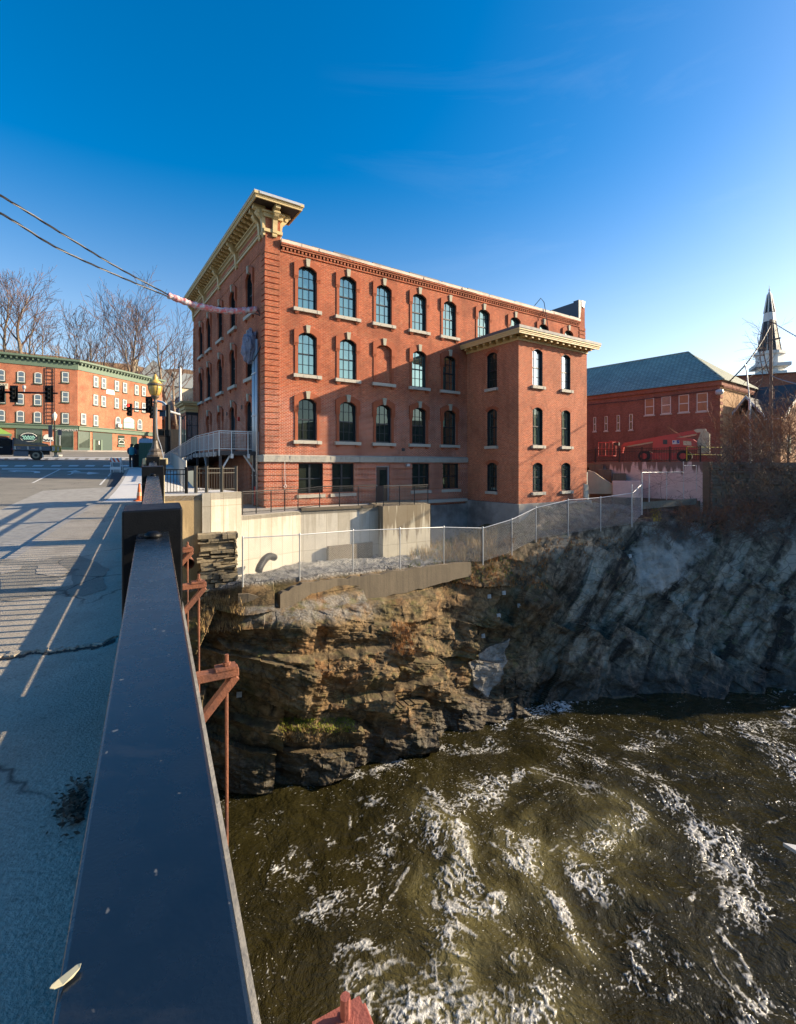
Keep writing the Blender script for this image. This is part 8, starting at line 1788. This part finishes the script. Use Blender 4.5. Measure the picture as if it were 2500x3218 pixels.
# ------------------------------------------------- dry grass and weeds on the rim
def grass(name, label, spots, mat, n, h0, h1, seed, w=.012):
    rng = random.Random(seed); m_ = MB()
    for i in range(n):
        p = spots(rng)
        if p is None: continue
        for k in range(6):
            a = rng.uniform(0, 6.28); l = rng.uniform(h0, h1); t = rng.uniform(.1, .7); d = Vector((cos(a)*t, sin(a)*t, 1)).normalized(); b = p+Vector((rng.gauss(0,.05), rng.gauss(0,.05), -.02)); s = Vector((-sin(a), cos(a), 0))*w
            m_.quad(b-s, b+s, b+d*l*.6+s*.7, b+d*l*.6-s*.7); m_.quad(b+d*l*.6-s*.7, b+d*l*.6+s*.7, b+d*l+Vector((cos(a),sin(a),-.3))*l*.25*t)
    o = m_.build(name, mat, fix=False); tag(o, label, 'grass', kind='stuff'); return o
M_STRAW = pm('straw_grass', (0.40, 0.27, 0.11), 0.8, var=0.35, scale=2); M_GREEN = pm('green_grass', (0.13, 0.15, 0.025), 0.8, var=0.4, scale=2); M_MOSS = pm('bright_moss', (0.20, 0.22, 0.015), 0.85, var=0.35, scale=4); M_ORG = pm('russet_grass', (0.36, 0.17, 0.05), 0.8, var=0.4, scale=2)
grass('dry_grass', 'tall straw coloured weeds behind the middle of the chain link fence', rim_spot(1290, 1560, 1680, 1765), M_STRAW, 340, .25, .75, 1)
grass('dry_grass', 'straw and russet tufts along the rock rim under the rising fence', rim_spot(1380, 1720, 1745, 1850), M_ORG, 330, .08, .28, 2)
grass('green_grass', 'low green grass mixed into the tufts on the rim', rim_spot(1280, 1620, 1740, 1830), M_GREEN, 260, .06, .2, 3)
grass('green_grass', 'green weeds against the foot of the projecting terrace block', rim_spot(1270, 1420, 1690, 1745), M_GREEN, 150, .12, .4, 4)
grass('moss_ledge', 'bright green moss along the lower left rock ledge', rim_spot(880, 1110, 2255, 2300), M_MOSS, 420, .03, .09, 5, .014)
grass('dry_grass', 'hanging straw roots below the mossy ledge', rim_spot(880, 1090, 2290, 2330), M_STRAW, 120, .08, .25, 6, .006)
grass('dry_grass', 'straw tussocks on the rock shelf below the stone pier', rim_spot(625, 770, 1880, 1990), M_STRAW, 200, .10, .34, 7, .006)
grass('dry_grass', 'orange dead fern cascading down a cleft in the middle of the rock', rim_spot(1230, 1300, 1960, 2060), M_ORG, 160, .08, .3, 8, .008)
grass('dry_grass', 'ochre tufts on the upper rim right of the fence bend', rim_spot(1690, 1960, 1690, 1760), M_ORG, 130, .06, .22, 9)
grass('yellow_weed', 'small yellow leaved weeds by the bare fence frame', rim_spot(2045, 2075, 1590, 1640), pm('yellow_weed', (0.45, 0.33, 0.03), 0.8, var=.4), 50, .1, .4, 10)
# twiggy shrubs along the fence
for k, (u, v, hgt, lab) in enumerate(((1548,1738,1.5,'dry twiggy shrub at the bend of the chain link fence'),(1600,1730,.9,'small russet shrub right of the fence bend'),(1938,1650,1.1,'pale dry shrub in front of the last chain link panels'),(1440,1740,.8,'low straw shrub left of the fence bend'))):
    h, n = rock_hit(u, v)
    if not h: continue
    rng = random.Random(60+k); t_ = thing('dry_shrub', lab, 'shrub', h, 0, 'dry shrubs on the rim'); m_ = MB()
    for i in range(12): grow(m_, m_, Vector((rng.gauss(0,.18), rng.gauss(0,.12), -.05)), Vector((rng.uniform(-.5,.5), rng.uniform(-.5,.5), 1)).normalized(), hgt*.45, .010, 1, 4, rng, .9, .05, .0035)
    m_.build('twigs', M_TWIGT, t_, fix=False)
# rock bolt plates
M_PLATE = pm('bolt_plate', (0.42, 0.44, 0.44), 0.5, 0.4)
for k, (u, v) in enumerate(((1536,1874),(1582,1863),(1632,1903),(1566,1935),(1517,1998),(751,2182),(1978,1747))):
    h, n = rock_hit(u, v)
    if not h: continue
    lab = ('square steel rock bolt plate high left in the sunlit rock group', 'square steel rock bolt plate at the top of the sunlit rock group', 'square steel rock bolt plate at the right of the sunlit rock group', 'square steel rock bolt plate in the middle of the sunlit rock group', 'square steel rock bolt plate lowest in the sunlit rock group', 'lone steel rock bolt plate in the dark rock low on the left', 'steel rock bolt plate left of the smooth grey patch')[k]
    nn = Vector((.25,-.95,.15)).normalized(); t_ = thing('rock_bolt', lab, 'rock bolt', h+nn*.04, 0, 'rock bolt plates'); q = nn.to_track_quat('Y', 'Z').to_matrix().to_4x4()
    MB().box(-.1,.1,-.12,.015,-.1,.1).xf(q).build('plate', M_PLATE, t_); MB().tube([(0,.016,0),(0,.09,0)], .028, 6).xf(q).build('bolt', M_PLATE, t_)
# wooded bluff on our own bank, seen only as the dark reflection in the lower panes
bv = []; bf = []
for j in range(9):
    for i in range(41): 
        a = radians(62+i*3.4); rr_ = 105+j*9; bv.append((sin(a)*rr_, cos(a)*rr_, -10.6 if j == 0 else ZW+sstep(0, 6, j)*30+fbm(Vector((i*.5, j*.5, 2)), 3)*2.5))
for j in range(8):
    for i in range(40): a = j*41+i; bf.append((a, a+1, a+42, a+41))
me = bpy.data.meshes.new('far_bluff'); me.from_pydata(bv, [], bf); me.materials.append(pm('bluff_wood', (0.035, 0.036, 0.022), 0.95, var=.5, scale=.2, bmp=1.0, bs=2)); o = bpy.data.objects.new('wooded_bluff', me); COL.objects.link(o); structure(o)

# unseen mound added on the right, shaped to keep sun off the grey rock
sv = []; sf_ = []
for j in range(15):
    for i in range(21):
        x = 39+i*1.6; c_ = 21.0+j*0.52; y = c_+.1763*x; hgt = interp([21.2,22.2,23.4,24.4,26.4,27.5,28.2], [1.0,3.0,8.0,10.5,11.5,7,1.0], c_)*sstep(38.5, 43.5, x)*(1-sstep(64, 71, x)); sv.append((x, y, max(-1.5, hgt+1.0*fbm(Vector((x*.5, y*.5, 6)), 3)*sstep(2, 5, hgt))))
for j in range(14):
    for i in range(20): a = j*21+i; sf_.append((a, a+1, a+22, a+21))
me = bpy.data.meshes.new('shade_mound'); me.from_pydata(sv, [], sf_); me.materials.append(M_HILL); o = bpy.data.objects.new('shade_mound', me); COL.objects.link(o); structure(o)
